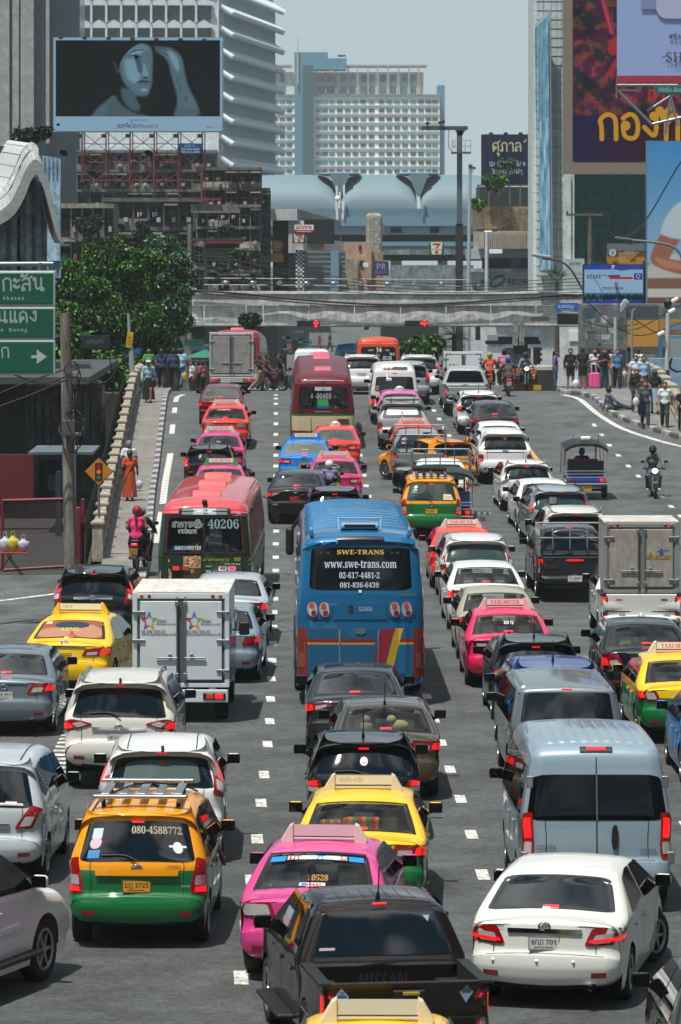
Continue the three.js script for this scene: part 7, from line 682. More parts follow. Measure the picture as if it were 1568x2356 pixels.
car('mpv',{...TX,label:'yellow over green people carrier taxi with a TAXI board in its rear window',two:[GRN,YOR,1.0],y:1116,x:993,yaw:0.5,plate:'ทน 88',pbg:'#c9a12c',wiper:1,brakeLow:1,glass:new THREE.MeshPhysicalMaterial({color:C('#27332f'),roughness:0.03,ior:1.9}),mirror:M.black,more:(t,S,T)=>{
const k=new THREE.Group();k.name='roof_rack';t.add(k);const f=(u,v,h)=>S.P(v,u,h);for(const v of[8.3,9.4])part(k,'cross_bar',gb().bar(f(-0.75,v,0.1),f(0.75,v,0.1),0.03).get(),M.alloy);for(let i=0;i<5;i++)part(k,'slat',gb().bar(f(-0.6+i*0.3,8.2,0.13),f(-0.6+i*0.3,9.6,0.13),0.05,4).get(),i%2?M.black:M.alloy);
part(k,'rolled_cloth',gb().bar(f(-0.75,8.9,0.22),f(0.7,8.9,0.2),0.09,8).get(),std('#22252a',0.9));print(t,S,'taxi_board',RQ(0.4,0.76,5.1,5.4),96,48,(x)=>{x.fillStyle='#d9c9a4';x.beginPath();x.moveTo(12,4);x.lineTo(84,4);x.lineTo(95,46);x.lineTo(2,46);x.fill();say(x,'TAXI',48,26,28,'#b0452f','serif');});print(t,S,'sticker',RQ(-0.76,-0.5,5.35,5.85),64,96,(x)=>{x.fillStyle='#b9c9c4';x.beginPath();x.arc(36,26,18,0,7);x.fill();x.fillStyle='#35b07a';x.fillRect(8,68,44,10);x.fillStyle='#c9d2cf';x.fillRect(14,50,40,9);});}});
sedanTaxi({label:'coral red taxi with a white roof bar, right of the blue coach front',color:'#e03a22',y:1227,x:1067,sign:{...MTX,foot:'#d9cfc0',bg:'#e0d6d4'},plate:'',glass:new THREE.MeshPhysicalMaterial({color:C('#4f5c5c'),roughness:0.04,ior:1.7})});
car('suv',{...CR,label:'white people carrier with red and clear pillar lamps, behind the coral red taxi',color:'#d6d6d1',y:1254,x:1097,plate:'',brake:0,lamp:[[0.84,4.55],[1.12,4.4],[1.0,5.98],[0.93,5.98]],lensMat:M.lens,glass:new THREE.MeshPhysicalMaterial({color:C('#33433f'),roughness:0.03,ior:1.9})});
carOf('bigsedan',{label:'white saloon with bright red corner lamps, ahead of the beige saloon',color:WHT,y:1308,x:1119,yaw:-0.5,plate:'',clear:1,badge:4.95,trim:4.86,lamp:[[0.6,4.3],[1.2,4.2],[1.22,5.0],[0.66,5.0]]});
carOf('sedan',{label:'pale beige saloon mostly hidden behind the hot pink taxi',color:'#b3ab96',metal:0.3,y:1366,x:1144,clear:1,plate:''});
sedanTaxi({label:'hot pink taxi with white numerals on its window and a green ribbon on its flank',color:HOT,y:1416,x:1170,clear:1,plate:'',antenna:6.6,sign:{...MTX,foot:'#dcb8bc',bg:'#dcc5c6'},lamp:[[0.44,4.5],[1.2,4.45],[1.22,4.92],[0.5,4.9]],trim:4.9,lampMat:std('#35070c',0.3),brake:0,more:(t,S,T)=>{winText(t,S,T,-0.22,0.28,0.4,0.66,'83815','#d9dfdd','sans-serif',50);part(t,'flank_ribbon',S.sideGrid(1.4,2.3,0.86,0.92,-1,0.012),std('#2fa046',0.5));}});
carOf('hatch',{label:'charcoal hatchback with round tail lamps and long wiper, behind the hot pink taxi',color:'#23272b',metal:0.3,y:1489,x:1236,yaw:-1,antenna:8.7,wiper:1,plate:'',lamp:[[0.82,4.55],[1.16,4.5],[1.18,5.05],[0.84,5.1]],lampMat:M.amber});
carOf('suv',{label:'deep blue car of which the roof shows above the grey people carrier',color:'#123a86',metal:0.3,y:1550,x:1279,antenna:8.7});
car('alphard',{...CR,label:'smoke grey people carrier with a large dark rear window, ahead of the silver blue van',color:'#7b868c',metal:0.45,y:1596,x:1306,yaw:-0.5,plate:'',lensMat:M.lens,brakeLow:1,lamp:[[0.84,3.4],[1.08,3.4],[1.06,4.7],[0.88,4.7]],more:(t,S)=>{for(const s of[-1,1])part(t,'roof_rail',S.rect(s*0.85 - 0.03,s*0.85+0.03,8.2,10.6,{off:0.02}),M.alloy);}});
// --- right lane ---
carOf('suv',{label:'white off-roader at the crest, left of the small white box truck',color:WHT,D:183,X:5.76,plate:'',lamp:[[0.84,4.5],[1.12,4.4],[1.0,5.98],[0.9,5.98]]});
carOf('suv',{label:'silver car half hidden behind the white high roof van at the crest',color:'#8a9093',D:176,X:5.1,plate:''});
pick({label:'silver crew pickup with an empty bed near the crest, behind the small white box truck',color:'#a3a8ab',metal:0.3,y:860,x:1074,yaw:-1,plate:'',glass:M.tint,liner:M.black});
carOf('hatch',{label:'white hatchback with a cloudy rear window, behind the silver crew pickup',color:WHT,y:917,x:1103,plate:'',yaw:-1,antenna:8.5,lamp:[[0.72,4.6],[1.16,4.6],[1.14,5.3],[0.78,5.3]]});
carOf('bigsedan',{label:'black saloon with red and clear tail lamps, ahead of the white saloon near the crest',color:'#17161b',metal:0.2,y:938,x:1140,yaw:-1,plate:'',lamp:[[0.56,4.5],[1.2,4.5],[1.24,5.0],[0.62,5.0]]});
carOf('sedan',{label:'white saloon tucked between the black saloon and the white canopy pickup',color:WHT,y:985,x:1152,yaw:-1,plate:''});
car('canopy',{...PK,label:'white pickup with a full height canopy and a white cross on its window',color:WHT,y:1008,x:1163,yaw:-2,plate:'',rim:M.black,brakeLow:0,more:(t,S)=>{print(t,S,'sticker',RQ(-0.14,0.14,5.62,5.86),96,96,(x)=>{x.fillStyle='#c9d2d4';x.fillRect(10,6,76,16);x.fillRect(38,36,22,50);x.fillRect(18,54,62,12);});part(t,'tailgate_seam',S.rect(-0.95,0.95,4.75,4.82,{off:0.004}),M.black);part(t,'gate_handle',S.patch(RQ(-0.12,0.12,4.88,5.0),{off:0.03,rc:0.4}),M.chrome);}});
carOf('hatch',{label:'white hatchback with slanted dark red lamps and a wiper, below the canopy pickup',color:WHT,y:1076,x:1214,yaw:-2,antenna:8.5,wiper:1,plate:'',brake:0,lampMat:std('#5a1218',0.25),lamp:[[0.72,4.95],[1.14,4.35],[1.16,4.8],[0.72,5.25]]});
carOf('sedan',{label:'white saloon half hidden behind the silver car with orange pillar lamps',color:WHT,y:1116,x:1258,yaw:-2,plate:'',brake:0});
carOf('suv',{label:'silver car with orange red pillar lamps and a box on its rear window',color:'#8b979f',metal:0.3,y:1140,x:1291,yaw:-2,rails:2,plate:'',lamp:[[0.86,4.9],[1.02,4.8],[0.97,6.0],[0.88,6.0]],lensMat:M.amber,glass:new THREE.MeshPhysicalMaterial({color:C('#1d3a3a'),roughness:0.03,ior:1.8}),more:(t,S)=>part(t,'window_box',S.patch(RQ(-0.4,-0.14,5.35,5.75),{off:0.05,sk:0.06,rc:0.2}),M.black)});
carOf('bigsuv',{label:'cream white off-roader with a dark window, behind the charcoal rack pickup',color:'#d0cec5',y:1191,x:1327,yaw:-1.5,rails:1,plate:'',glass:M.tint});
pick({label:'charcoal pickup with a chrome pipe rack, left of the grey box on a white pickup',color:'#23282d',metal:0.25,y:1226,x:1318,yaw:-1,plate:'ปว 4684',plateV:2.35,glass:M.glass,liner:M.black,more:(t,S)=>{const g=rack(t,0.2,1.5,1.1,1.85,0.86,M.chrome,1);part(g,'oval_bar',gb().add(new THREE.TorusGeometry(0.36,0.025,6,32),new THREE.Matrix4().makeScale(1.2,0.28,1).setPosition(0,1.58,-1.48)).get(),M.chrome);print(t,S,'badge_lettering',RQ(-0.8,-0.6,4.75,4.85),96,28,(x)=>say(x,'TOYOTA',48,15,22,'#9aa3a8'));part(t,'high_brake_lamp',S.rect(-0.25,0.25,4.72,4.82,{off:0.02,rc:0.3}),M.brake);}});
carOf('bigsedan',{label:'long black classic saloon with quarter round tail lamps, right edge below the grey box',color:'#0b0e11',y:1441,x:1488,clear:1,seat:'#8e9092',exhaust:1,plate:'1กฐ 77',pbg:'#aeb3b0',trim:4.9,chromeHandle:1,lamp:[[0.56,4.1],[1.2,3.9],[1.22,4.85],[0.72,4.9]]});
sedanTaxi({label:'yellow over green taxi at the right edge, behind the long black saloon',two:[GRN,YEL,0.82],y:1521,x:1579,yaw:-1,sign:{...MTX,fg:'#b03a2c',foot:'#d9cfc0'},plate:'ทอ 99',clear:1,lamp:[[0.6,4.3],[1.2,4.3],[1.2,5.15],[0.74,5.2]]});
sedanTaxi({label:'sky blue taxi at the right edge beside the silver blue van',color:'#1e8ad6',D:70.5,X:7.4,sign:MTX,plate:''});
// beyond the crest
carOf('suv',{label:'white car left of the white high roof van at the crest',color:WHT,D:183.5,X:3.35,plate:''});
car('van',{name:'van',cat:'van',group:'vans in the traffic jam',label:'white high roof passenger van with a round mirror on its rear window, near the crest',color:'#d3d3cd',D:168,x:908,plate:'',brakeLow:0,lamp:[[0.86,3.4],[1.06,3.4],[1.04,4.6],[0.88,4.6]],more:(t,S)=>{part(t,'roof_spoiler',S.patch(RQ(-0.62,0.62,7.3,8.3),{off:0.12,sk:0.13,rc:0.15}),paint('#d3d3cd'));part(t,'rear_view_mirror',gb().rbox(-0.22,1.72,0.04,0.22,0.13,0.08,0.04).bar(V(-0.3,1.92,-0.06),V(-0.28,1.74,0.04),0.03).get(),M.white);print(t,S,'sticker',RQ(-0.84,-0.68,5.15,5.4),32,48,(x)=>{x.fillStyle='#b98a78';x.fillRect(2,2,28,44);x.fillStyle='#222';x.fillRect(10,12,12,22);});print(t,S,'window_lettering',RQ(-0.2,0.5,5.1,5.3),128,32,(x)=>glyphs(x,'รบสงเหมา',6,24,16,'#b05038',1.3));}});
car('van',{name:'van',cat:'van',group:'vans in the traffic jam',label:'white van with lettering along its roof front, just past the number 13 bus',color:'#ccd4d6',D:205,X:1.4,plate:'',more:(t,S)=>print(t,S,'roof_lettering',RQ(-0.5,0.5,7.05,7.9),256,64,(x)=>glyphs(x,'สวนทร เดลเวร',14,46,26,'#4b6580',1.4))});
car('van',{name:'van',cat:'van',group:'vans in the traffic jam',label:'distant white van left of the far blue bus',color:'#aeb4b4',D:262,X:3.25,plate:''});
carOf('sedan',{label:'distant silver car ahead of the lettered van, under the footbridge',color:'#9aa0a2',D:300,X:1.9,plate:''});

// ---------- buses ----------
const BUS={cat:'bus',group:'buses in the traffic jam'};
function vents(t,S,vs,color,u=0.32,du=0){vs.forEach((v,i)=>part(t,'roof_vent',S.patch(RQ(-u+du*i,u+du*i,v,v+0.13),{off:0.11,sk:0.14}),std(color,0.55)));}
car('bus',{...BUS,name:'city_bus',label:'green city bus with a salmon red roof, number 2 and food advertising on its tail',bands:[[2.36,'#1a3322'],[9,'#c9474c']],rough:0.45,D:104.5,x:471,yaw:1.5,nolamp:1,plate:'',pbg:'#c9861c',plateV:1.6,louvre:1,badge:0,noside:0,win:0,more:(t,S,T)=>{
vents(t,S,[8.15,8.87,9.53],'#cf4d50',0.33);
print(t,S,'window_lettering',RQ(-0.8,0.8,4.1,4.9),512,220,(x)=>{say(x,'3- 40206',350,44,92,'#8fa6ad','serif','bold',330);x.strokeStyle='#c9cfcc';x.lineWidth=14;glyphs(x,'สวความสด',14,66,34,'#b9c0bd',3);glyphs(x,'สวความสด',14,66,34,'#20262a',1.2);glyphs(x,'ขายใหถกท',60,104,22,'#aeb6b3',2.2);x.fillStyle='#1e3c66';x.fillRect(30,176,150,40);glyphs(x,'แตถวงอยาใส',44,206,24,'#c4cac8',2.4);},0.016);
part(t,'window_post',S.rect(-0.03,0.0,4.05,4.95,{off:0.018}),std('#3a0f14',0.5));part(t,'window_frame',(()=>{const g=gb();for(const[a,b,c,d]of[[-0.88,0.88,4.0,4.06],[-0.88,0.88,4.92,4.98],[-0.88,-0.84,4.0,4.98],[0.84,0.88,4.0,4.98]])g.add(S.rect(a,b,c,d,{off:0.02}));return g.get();})(),std('#4a1418',0.5));
part(t,'roller_sign_box',S.rect(-0.62,0.62,5.08,5.9,{off:0.03,sk:0.04}),std('#1a2f20',0.5));board(t,'roller_sign',S.rect(-0.54,0.54,5.2,5.8,{off:0.036}),256,52,((x)=>{x.fillStyle='#8f9a9a';x.fillRect(0,0,256,52);x.fillStyle='#ccd6de';x.fillRect(64,0,130,52);say(x,'2',134,28,54,'#16407f','serif');}));
print(t,S,'painted_logo',RQ(0.66,0.96,5.06,5.4),96,64,(x)=>{x.fillStyle='#c9d2cf';x.beginPath();x.arc(48,18,15,Math.PI,0);x.fill();x.fillRect(30,22,36,5);glyphs(x,'เขาคอทะเลภู',4,56,14,'#c9d2cf',1.4);});
print(t,S,'painted_advert',RQ(-0.98,0.98,2.2,3.85),1024,420,(x,w,h)=>{
x.fillStyle='#c98aa4';x.beginPath();x.ellipse(70,330,66,110,0,0,7);x.fill();x.fillStyle='#1a1216';x.beginPath();x.ellipse(84,92,44,62,0,0,7);x.fill();x.fillStyle='#d9a892';x.beginPath();x.ellipse(84,108,31,46,0,0,7);x.fill();x.fillRect(70,140,28,70);x.fillStyle='#5a2a2a';x.fillRect(68,96,12,5);x.fillRect(88,96,12,5);x.fillStyle='#a83a4a';x.fillRect(76,128,18,6);x.fillStyle='#7a8c4a';x.fillRect(66,270,50,60);
x.fillStyle='#b59a7c';x.beginPath();x.roundRect(270,20,200,330,16);x.fill();const r=rng(5);for(let i=0;i<60;i++){x.fillStyle=['#8a4a26','#c98a4a','#d9c4a0','#7a2a1a','#a8632c'][i%5];x.beginPath();x.ellipse(280+r()*180,30+r()*190,8+r()*26,6+r()*9,r()*3,0,7);x.fill();}x.fillStyle='#4a3a22';x.fillRect(270,232,200,118);x.fillStyle='#8f8a3a';x.beginPath();x.arc(370,268,24,0,7);x.fill();
glyphs(x,'มาสกมะขาม',500,108,42,'#8f9a22',1.8);say(x,'100%',930,80,96,'#a9b020','sans-serif','italic bold',190);glyphs(x,'ธรรมชาต',690,140,20,'#7f8a20',1.6);glyphs(x,'จาก เขาคอทะเลภู',740,186,30,'#b9c4bc',1.8);glyphs(x,'เพยง',524,220,22,'#c4ccc6',1.8);say(x,'25.-',576,282,64,'#d3d9d5');x.fillStyle='#b9b4b0';x.fillRect(700,356,150,46);x.fillStyle='#a83a3a';x.fillRect(704,360,40,38);x.fillRect(806,360,40,38);x.fillStyle='#9fb0b4';x.beginPath();x.arc(905,366,30,0,7);x.fill();});
for(const[u,m]of[[-0.62,M.brake],[-0.42,M.amber],[0.4,M.amber],[0.6,M.brake]]){const l=part(t,'tail_lamp',S.rect(u - 0.085,u+0.085,2.78,3.02,{off:0.05,sk:0.06,rc:0.15}),M.chrome);part(l,'lens',S.rect(u - 0.065,u+0.065,2.81,2.99,{off:0.058,rc:0.15}),m);}
part(t,'bumper',gb().rbox(0,0.62,0.03,2.1,0.2,0.1,0.03).get(),std('#16241b',0.5));part(t,'rear_view_camera',gb().ball(S.P(6.4,0,0.06).x,S.P(6.4,0).y+0.05,S.P(6.4,0).z+0.04,0.07).get(),M.black);for(const s of[1])part(t,'side_mirror',gb().rbox(1.42,1.7,-10.1,0.2,0.42,0.12,0.05).bar(V(1.1,2.1,-10.3),V(1.42,1.9,-10.1),0.02).get(),M.black);
for(let i=0;i<14;i++)part(t,'side_pillar',S.sideGrid(0.7+i*0.7,0.8+i*0.7,1.3,2.3,1,0.03,2,3),std('#7a1f22',0.5));part(t,'side_advert',S.sideGrid(0.4,10.0,0.5,1.32,1,0.01,20,6),new THREE.MeshStandardMaterial({map:dtex(256,64,(x,y)=>{const c=x%28<2||y%30<2?60:120+(fbm(x*0.05,y*0.05,1)*60);return[c,c,c*0.92];}),roughness:0.6}));
}});
car('bus',{...BUS,name:'city_bus',label:'dark red and cream city bus on route 13 with pink roof vents',bands:[[0.66,'#741426'],[1.2,'#c4b592'],[1.28,'#1c5a2c'],[2.62,'#5c1420'],[9,'#8a5256']],rough:0.5,D:158.5,x:744,nolamp:1,plate:0,badge:0,more:(t,S,T)=>{
vents(t,S,[8.3,9.4,10.0],'#b04a62',0.3);
print(t,S,'window_lettering',RQ(-0.8,0.8,4.1,4.92),512,220,(x)=>{x.fillStyle='#bcc6c9';x.fillRect(160,4,190,46);say(x,'13',256,30,44,'#1c4a94','serif');say(x,'4 -80405',230,100,62,'#9aa3a4','sans-serif','bold',330);x.fillStyle='#1c4f8a';x.fillRect(190,140,130,76);x.fillStyle='#2fa04a';x.fillRect(196,124,112,64);},0.016);
for(const u of[-0.42,0.36])part(t,'window_post',S.rect(u - 0.015,u+0.015,4.1,4.9,{off:0.018}),std('#2a1418',0.5));
print(t,S,'painted_lettering',RQ(-0.36,0.36,3.72,3.95),256,40,(x)=>say(x,'MITSUBISHI',128,22,34,'#b99aa0','sans-serif','bold',250));
part(t,'grille',S.rect(0.46,0.86,2.1,3.0,{off:0.02}),std('#8f8468',0.6));for(let i=0;i<9;i++)part(t,'grille_slat',S.rect(0.48,0.84,2.12+i*0.1,2.17+i*0.1,{off:0.035}),i%1?M.white:std('#3a352a',0.6));part(t,'panel_seam',S.rect(-0.41,-0.395,2.1,3.1,{off:0.012}),M.black);
for(const s of[-1,1])part(t,'lamp_recess',S.rect(s*0.74 - 0.1,s*0.74+0.1,3.76,3.9,{off:0.02,rc:0.3}),M.black);part(t,'roof_rim',S.rect(-0.95,0.95,5.75,5.95,{off:0.02}),std('#b08a86',0.6));
part(t,'side_mirror',gb().rbox(-1.36,1.7,-10.1,0.18,0.4,0.12,0.05).get(),M.black);
}});
car('bigbus',{...BUS,name:'city_bus',label:'red city bus numbered 2 with a white flank advert, beyond the grey box truck',bands:[[1.4,'#b9b4b2'],[9,'#8c1626']],rough:0.45,D:211,x:545,yaw:2,nolamp:1,plate:0,badge:0,more:(t,S)=>{
vents(t,S,[7.3],'#a8434e',0.3);board(t,'roller_sign',S.rect(-0.55,0.35,5.15,5.8,{off:0.03}),192,40,((x)=>{x.fillStyle='#bfcad2';x.fillRect(0,0,192,40);say(x,'2',96,22,38,'#17407c','serif');}));
print(t,S,'window_lettering',RQ(-0.4,0.84,4.4,4.85),256,64,(x)=>say(x,'3- 40264',128,34,58,'#9fb0ae','serif','bold',250),0.016);
part(t,'flank_advert',S.sideGrid(0.4,9,0.5,1.5,1,0.012,10,4),std('#c4bfbf',0.5));part(t,'advert_face',S.sideGrid(0.6,1.5,1.0,1.4,1,0.02,4,4),std('#c08a6a',0.6));
}});
car('bigbus',{...BUS,name:'city_bus',label:'orange city bus on route 14 with round lamps, beyond the white passenger van',color:'#c2401a',D:226,X:5.0,nolamp:1,plate:0,badge:0,glass:M.tint,more:(t,S)=>{
print(t,S,'window_lettering',RQ(-0.8,0.8,4.15,4.9),512,200,(x)=>{say(x,'14',262,44,84,'#cfd8da');glyphs(x,'ศรยาน',96,60,20,'#b9c2c4',1.8);glyphs(x,'สาธร',370,60,20,'#b9c2c4',1.8);say(x,'14-5',466,90,40,'#cfd8da');x.fillStyle='#7a6a9a';x.fillRect(220,92,60,24);x.fillStyle='#b0452f';x.fillRect(200,138,90,26);glyphs(x,'สส สส',320,150,36,'#b9c8cc',1.8);x.fillStyle='#9fb0b4';x.fillRect(330,164,90,24);},0.016);
for(const[u,m]of[[-0.78,M.amber],[-0.6,M.red],[0.6,M.red],[0.78,M.amber]])part(t,'tail_lamp',S.patch(RQ(u - 0.06,u+0.06,3.45,3.85),{off:0.03,rc:0.45}),m);part(t,'black_band',S.rect(-1.02,1.02,2.35,2.5,{off:0.012}),M.black);
}});
car('bigbus',{...BUS,name:'city_bus',label:'blue city bus half hidden behind the orange route 14 bus',color:'#2a78a8',D:246,X:4.2,nolamp:1,plate:0,badge:0});
car('coach',{...BUS,name:'coach',label:'blue touring coach with white phone numbers on its black rear window, centre of the jam',color:'#14628f',metal:0.1,D:83.4,x:830,plate:0,badge:0,nothird:1,brake:0,glass:M.tint,lampMat:new THREE.MeshPhysicalMaterial({color:C('#7c2c22'),roughness:0.2,clearcoat:1}),lensMat:std('#7d4a3a',0.3),more:(t,S,T)=>{
print(t,S,'window_lettering',RQ(-0.82,0.82,4.08,4.94),1024,390,(x)=>{say(x,'SWE-TRANS',512,64,84,'#c9b657','serif','bold',520);say(x,'www.swe-trans.com',512,178,92,'#bcc8d6','serif','bold',770);say(x,'02-617-4481-2',500,268,66,'#bcc8d6','serif','bold',560);say(x,'081-836-6439',500,352,66,'#bcc8d6','serif','bold',520);x.fillStyle='#1f2b33';for(const a of[90,160,850,910]){x.beginPath();x.arc(a,70,20,0,7);x.fill();}},0.014);
part(t,'rear_spoiler',S.patch(RQ(-0.9,0.9,5.35,6.3),{off:0.1,sk:0.12,nv:4}),paint('#14628f',0.4,0.1));part(t,'spoiler_lamp',S.rect(-0.4,0.4,5.42,5.72,{off:0.13}),std('#2a0d12',0.3));
const h=new THREE.Group();h.name='roof_hatch';t.add(h);const f=(u,v,k)=>S.P(v,u,k);part(h,'hatch_frame',gb().rbox(f(0,7.9,0.05).x,f(0,7.9,0).y+0.05,f(0,7.9,0).z,0.75,0.09,0.55,0.03).get(),paint('#7fa3c4'));part(h,'hatch_slot',gb().box(0,f(0,7.9,0).y+0.06,f(0,7.9,0).z+0.28,0.6,0.06,0.02).get(),M.black);part(h,'guard_bar',gb().bar(f(-0.36,7.6,0),f(-0.36,7.8,0.22),0.02).bar(f(-0.36,7.8,0.22),f(0.36,7.8,0.22),0.02).bar(f(0.36,7.8,0.22),f(0.36,7.6,0),0.02).get(),paint('#7fa3c4'));
for(let i=0;i<14;i++)part(t,'roof_rib',S.rect(-0.9,0.9,8.25+i*0.14,8.28+i*0.14,{off:0.035,nu:14,sk:0.05}),paint('#14628f',0.4,0.1));
for(const[u,w]of[[-0.68,0.24],[0.66,0.24]]){const l=part(t,'lamp_cluster',S.patch(RQ(u - 0.22,u+0.22,3.2,3.78),{off:0.012,rc:0.3}),paint('#175e96',0.4,0.15));for(const d of[-0.1,0.09]){part(l,'lamp_glass',S.patch([[u+d - 0.075,3.3],[u+d+0.085,3.24],[u+d+0.075,3.7],[u+d - 0.085,3.7]],{off:0.03,rc:0.45}),M.lens);part(l,'amber_lens',S.patch(RQ(u+d - 0.05,u+d+0.03,3.52,3.68),{off:0.04,rc:0.45}),M.amber);part(l,'red_lens',S.patch(RQ(u+d - 0.02,u+d+0.06,3.3,3.46),{off:0.04,rc:0.45}),M.red);}}
part(t,'engine_flap',S.rect(-0.44,0.42,3.2,3.78,{off:0.014}),paint('#14628f',0.4,0.1));print(t,S,'badge_lettering',RQ(-0.06,0.22,3.42,3.6),256,56,(x)=>say(x,'SCANIA',128,30,56,'#9fb0bd','sans-serif','bold',250),0.022);part(t,'emblem',S.patch(RQ(-0.2,-0.12,3.4,3.62),{off:0.024,rc:0.3}),std('#3a3f58',0.3,0.4));part(t,'door_lock',S.rect(-0.03,0.015,3.98,4.06,{off:0.02}),M.white);print(t,S,'badge_lettering',RQ(0.62,0.92,3.86,3.98),128,32,(x)=>say(x,'SUNLONG',64,17,26,'#7a6a2a','sans-serif','bold',120),0.014);
print(t,S,'grille_panel',RQ(-0.9,0.9,2.2,2.96),1024,420,(x,w,hh)=>{x.fillStyle='#145c86';x.fillRect(0,0,w,hh);const strip=()=>{x.fillStyle='#8f1a22';x.fillRect(0,120,w,26);x.fillStyle='#c9a21c';x.fillRect(0,148,w,16);};strip();x.fillStyle='#145c86';x.beginPath();x.moveTo(690,0);x.lineTo(900,0);x.lineTo(780,hh);x.lineTo(560,hh);x.fill();x.fillStyle='#861620';x.beginPath();x.moveTo(706,20);x.lineTo(830,10);x.lineTo(720,410);x.lineTo(596,410);x.fill();x.fillStyle='#cfa41a';x.beginPath();x.moveTo(838,10);x.lineTo(910,10);x.lineTo(800,412);x.lineTo(728,412);x.fill();x.fillStyle='#0a1a26';for(let j=0;j<40;j++)for(let i=0;i<72;i++){const a=40+i*12+(j%2)*6,b=24+j*9.4;if(a>385&&a<545&&b<90)continue;if((a>300&&a<318)||(a>664&&a<690)||(a>700&&a<830 - b*0.25)){continue;}if(a>860)continue;x.fillRect(a,b,7,4.5);}for(let j=0;j<40;j++)for(let i=0;i<3;i++)x.fillRect(930+i*11,24+j*9.4,7,4.5);},0.014);
for(const u of[-0.34,0.29])part(t,'chrome_bar',S.rect(u - 0.012,u+0.012,2.24,2.9,{off:0.03}),M.chrome);part(t,'oval_badge',S.patch(RQ(-0.09,0.08,2.82,2.94),{off:0.03,rc:0.45}),M.chrome);
for(const s of[-1,1]){part(t,'fog_lamp',S.patch(RQ(s*0.8 - 0.03,s*0.8+0.03,1.5,1.9),{off:0.02,rc:0.45}),M.lens);part(t,'wheel_arch_panel',S.sideGrid(1.2,2.5,0.4,1.1,s,0.05,4,3),paint('#14628f',0.4,0.1));part(t,'roof_fin',gb().rbox(s*0.95,S.P(7.2,s*0.78).y+0.08,S.P(7.2,0.5).z,0.08,0.14,0.7,0.03).get(),paint('#2a78b4'));part(t,'side_mirror',gb().rbox(s*1.34,2.4,-11.6,0.18,0.6,0.2,0.07).bar(V(s*1.1,2.95,-11.5),V(s*1.34,2.6,-11.6),0.04).get(),M.black);}
}});
// ---------- box trucks, three-wheelers, motorcycles ----------
function boxTruck(o){
const t=thing('box_truck',o.label,'truck','box trucks in the traffic jam'),w=o.w,hw=w/2,y0=o.y0,y1=o.y1,L=o.len;t.position.set(o.X,G(o.D+1),-o.D);t.rotation.order='YXZ';t.rotation.y=-(o.yaw??0)*Math.PI/180;t.rotation.x=Math.atan(slope(o.D+1));
cargo(t,o,y0,y1,hw,L,0);
const fm=o.frame??paint(o.color);
if(o.chassis!==0){
part(t,'chassis',gb().box(0,y0 - 0.12,-L/2 - 0.6,w*0.5,0.16,L+1).box(0,0.45,-2.6,w*0.9,0.1,0.12).box(0,0.45,-0.9,w*0.9,0.1,0.12).get(),M.under);
const b=part(t,'rear_bumper',gb().rbox(0,y0 - 0.16,0.0,w*0.98,0.24,0.08,0.02).get(),fm);for(const s of[-1,1]){const l=part(t,'tail_lamp',gb().rbox(s*(hw - 0.27),y0 - 0.16,0.05,0.42,0.13,0.04,0.02).get(),M.black);part(l,'red_lens',gb().rbox(s*(hw - 0.18),y0 - 0.16,0.065,0.16,0.1,0.03,0.02).get(),M.brake);part(l,'amber_lens',gb().rbox(s*(hw - 0.35),y0 - 0.16,0.065,0.14,0.1,0.03,0.02).get(),M.amber);}
const c=plateTex(o.plate??'81-2034','#c9cac5'),e=std('#8f9092',0.5),g=part(t,'number_plate',remap(new THREE.BoxGeometry(0.42,0.19,0.012),c),e);g.material=[e,e,e,e,c.a.solid,e];g.position.set(-0.28,y0 - 0.2,0.06);
for(const z of[-0.95,-L - 0.9])for(const s of[-1,1])wheel(t,s*(hw - 0.16),0.33,z,0.33,0.22);
part(t,'cab',gb().rbox(0,1.05,-L - 0.95,w*0.96,1.3,1.5,0.12).rbox(0,1.5,-L - 0.85,w*0.9,0.9,1.0,0.14).get(),paint(o.color));part(t,'cab_window',gb().box(hw*0.97,1.55,-L - 0.95,0.02,0.5,0.7).box(-hw*0.97,1.55,-L - 0.95,0.02,0.5,0.7).get(),M.glass);
for(const s of[-1,1])part(t,'side_mirror',gb().rbox(s*(hw+0.16),1.45,-L - 0.5,0.2,0.26,0.08,0.04).bar(V(s*hw*0.95,1.4,-L - 0.6),V(s*(hw+0.16),1.45,-L - 0.5),0.02).get(),M.black);
for(const s of[-1,1])part(t,'mudflap',gb().box(s*(hw - 0.16),0.28,-0.5,0.26,0.34,0.02).get(),M.rubber);
}
return t;
}
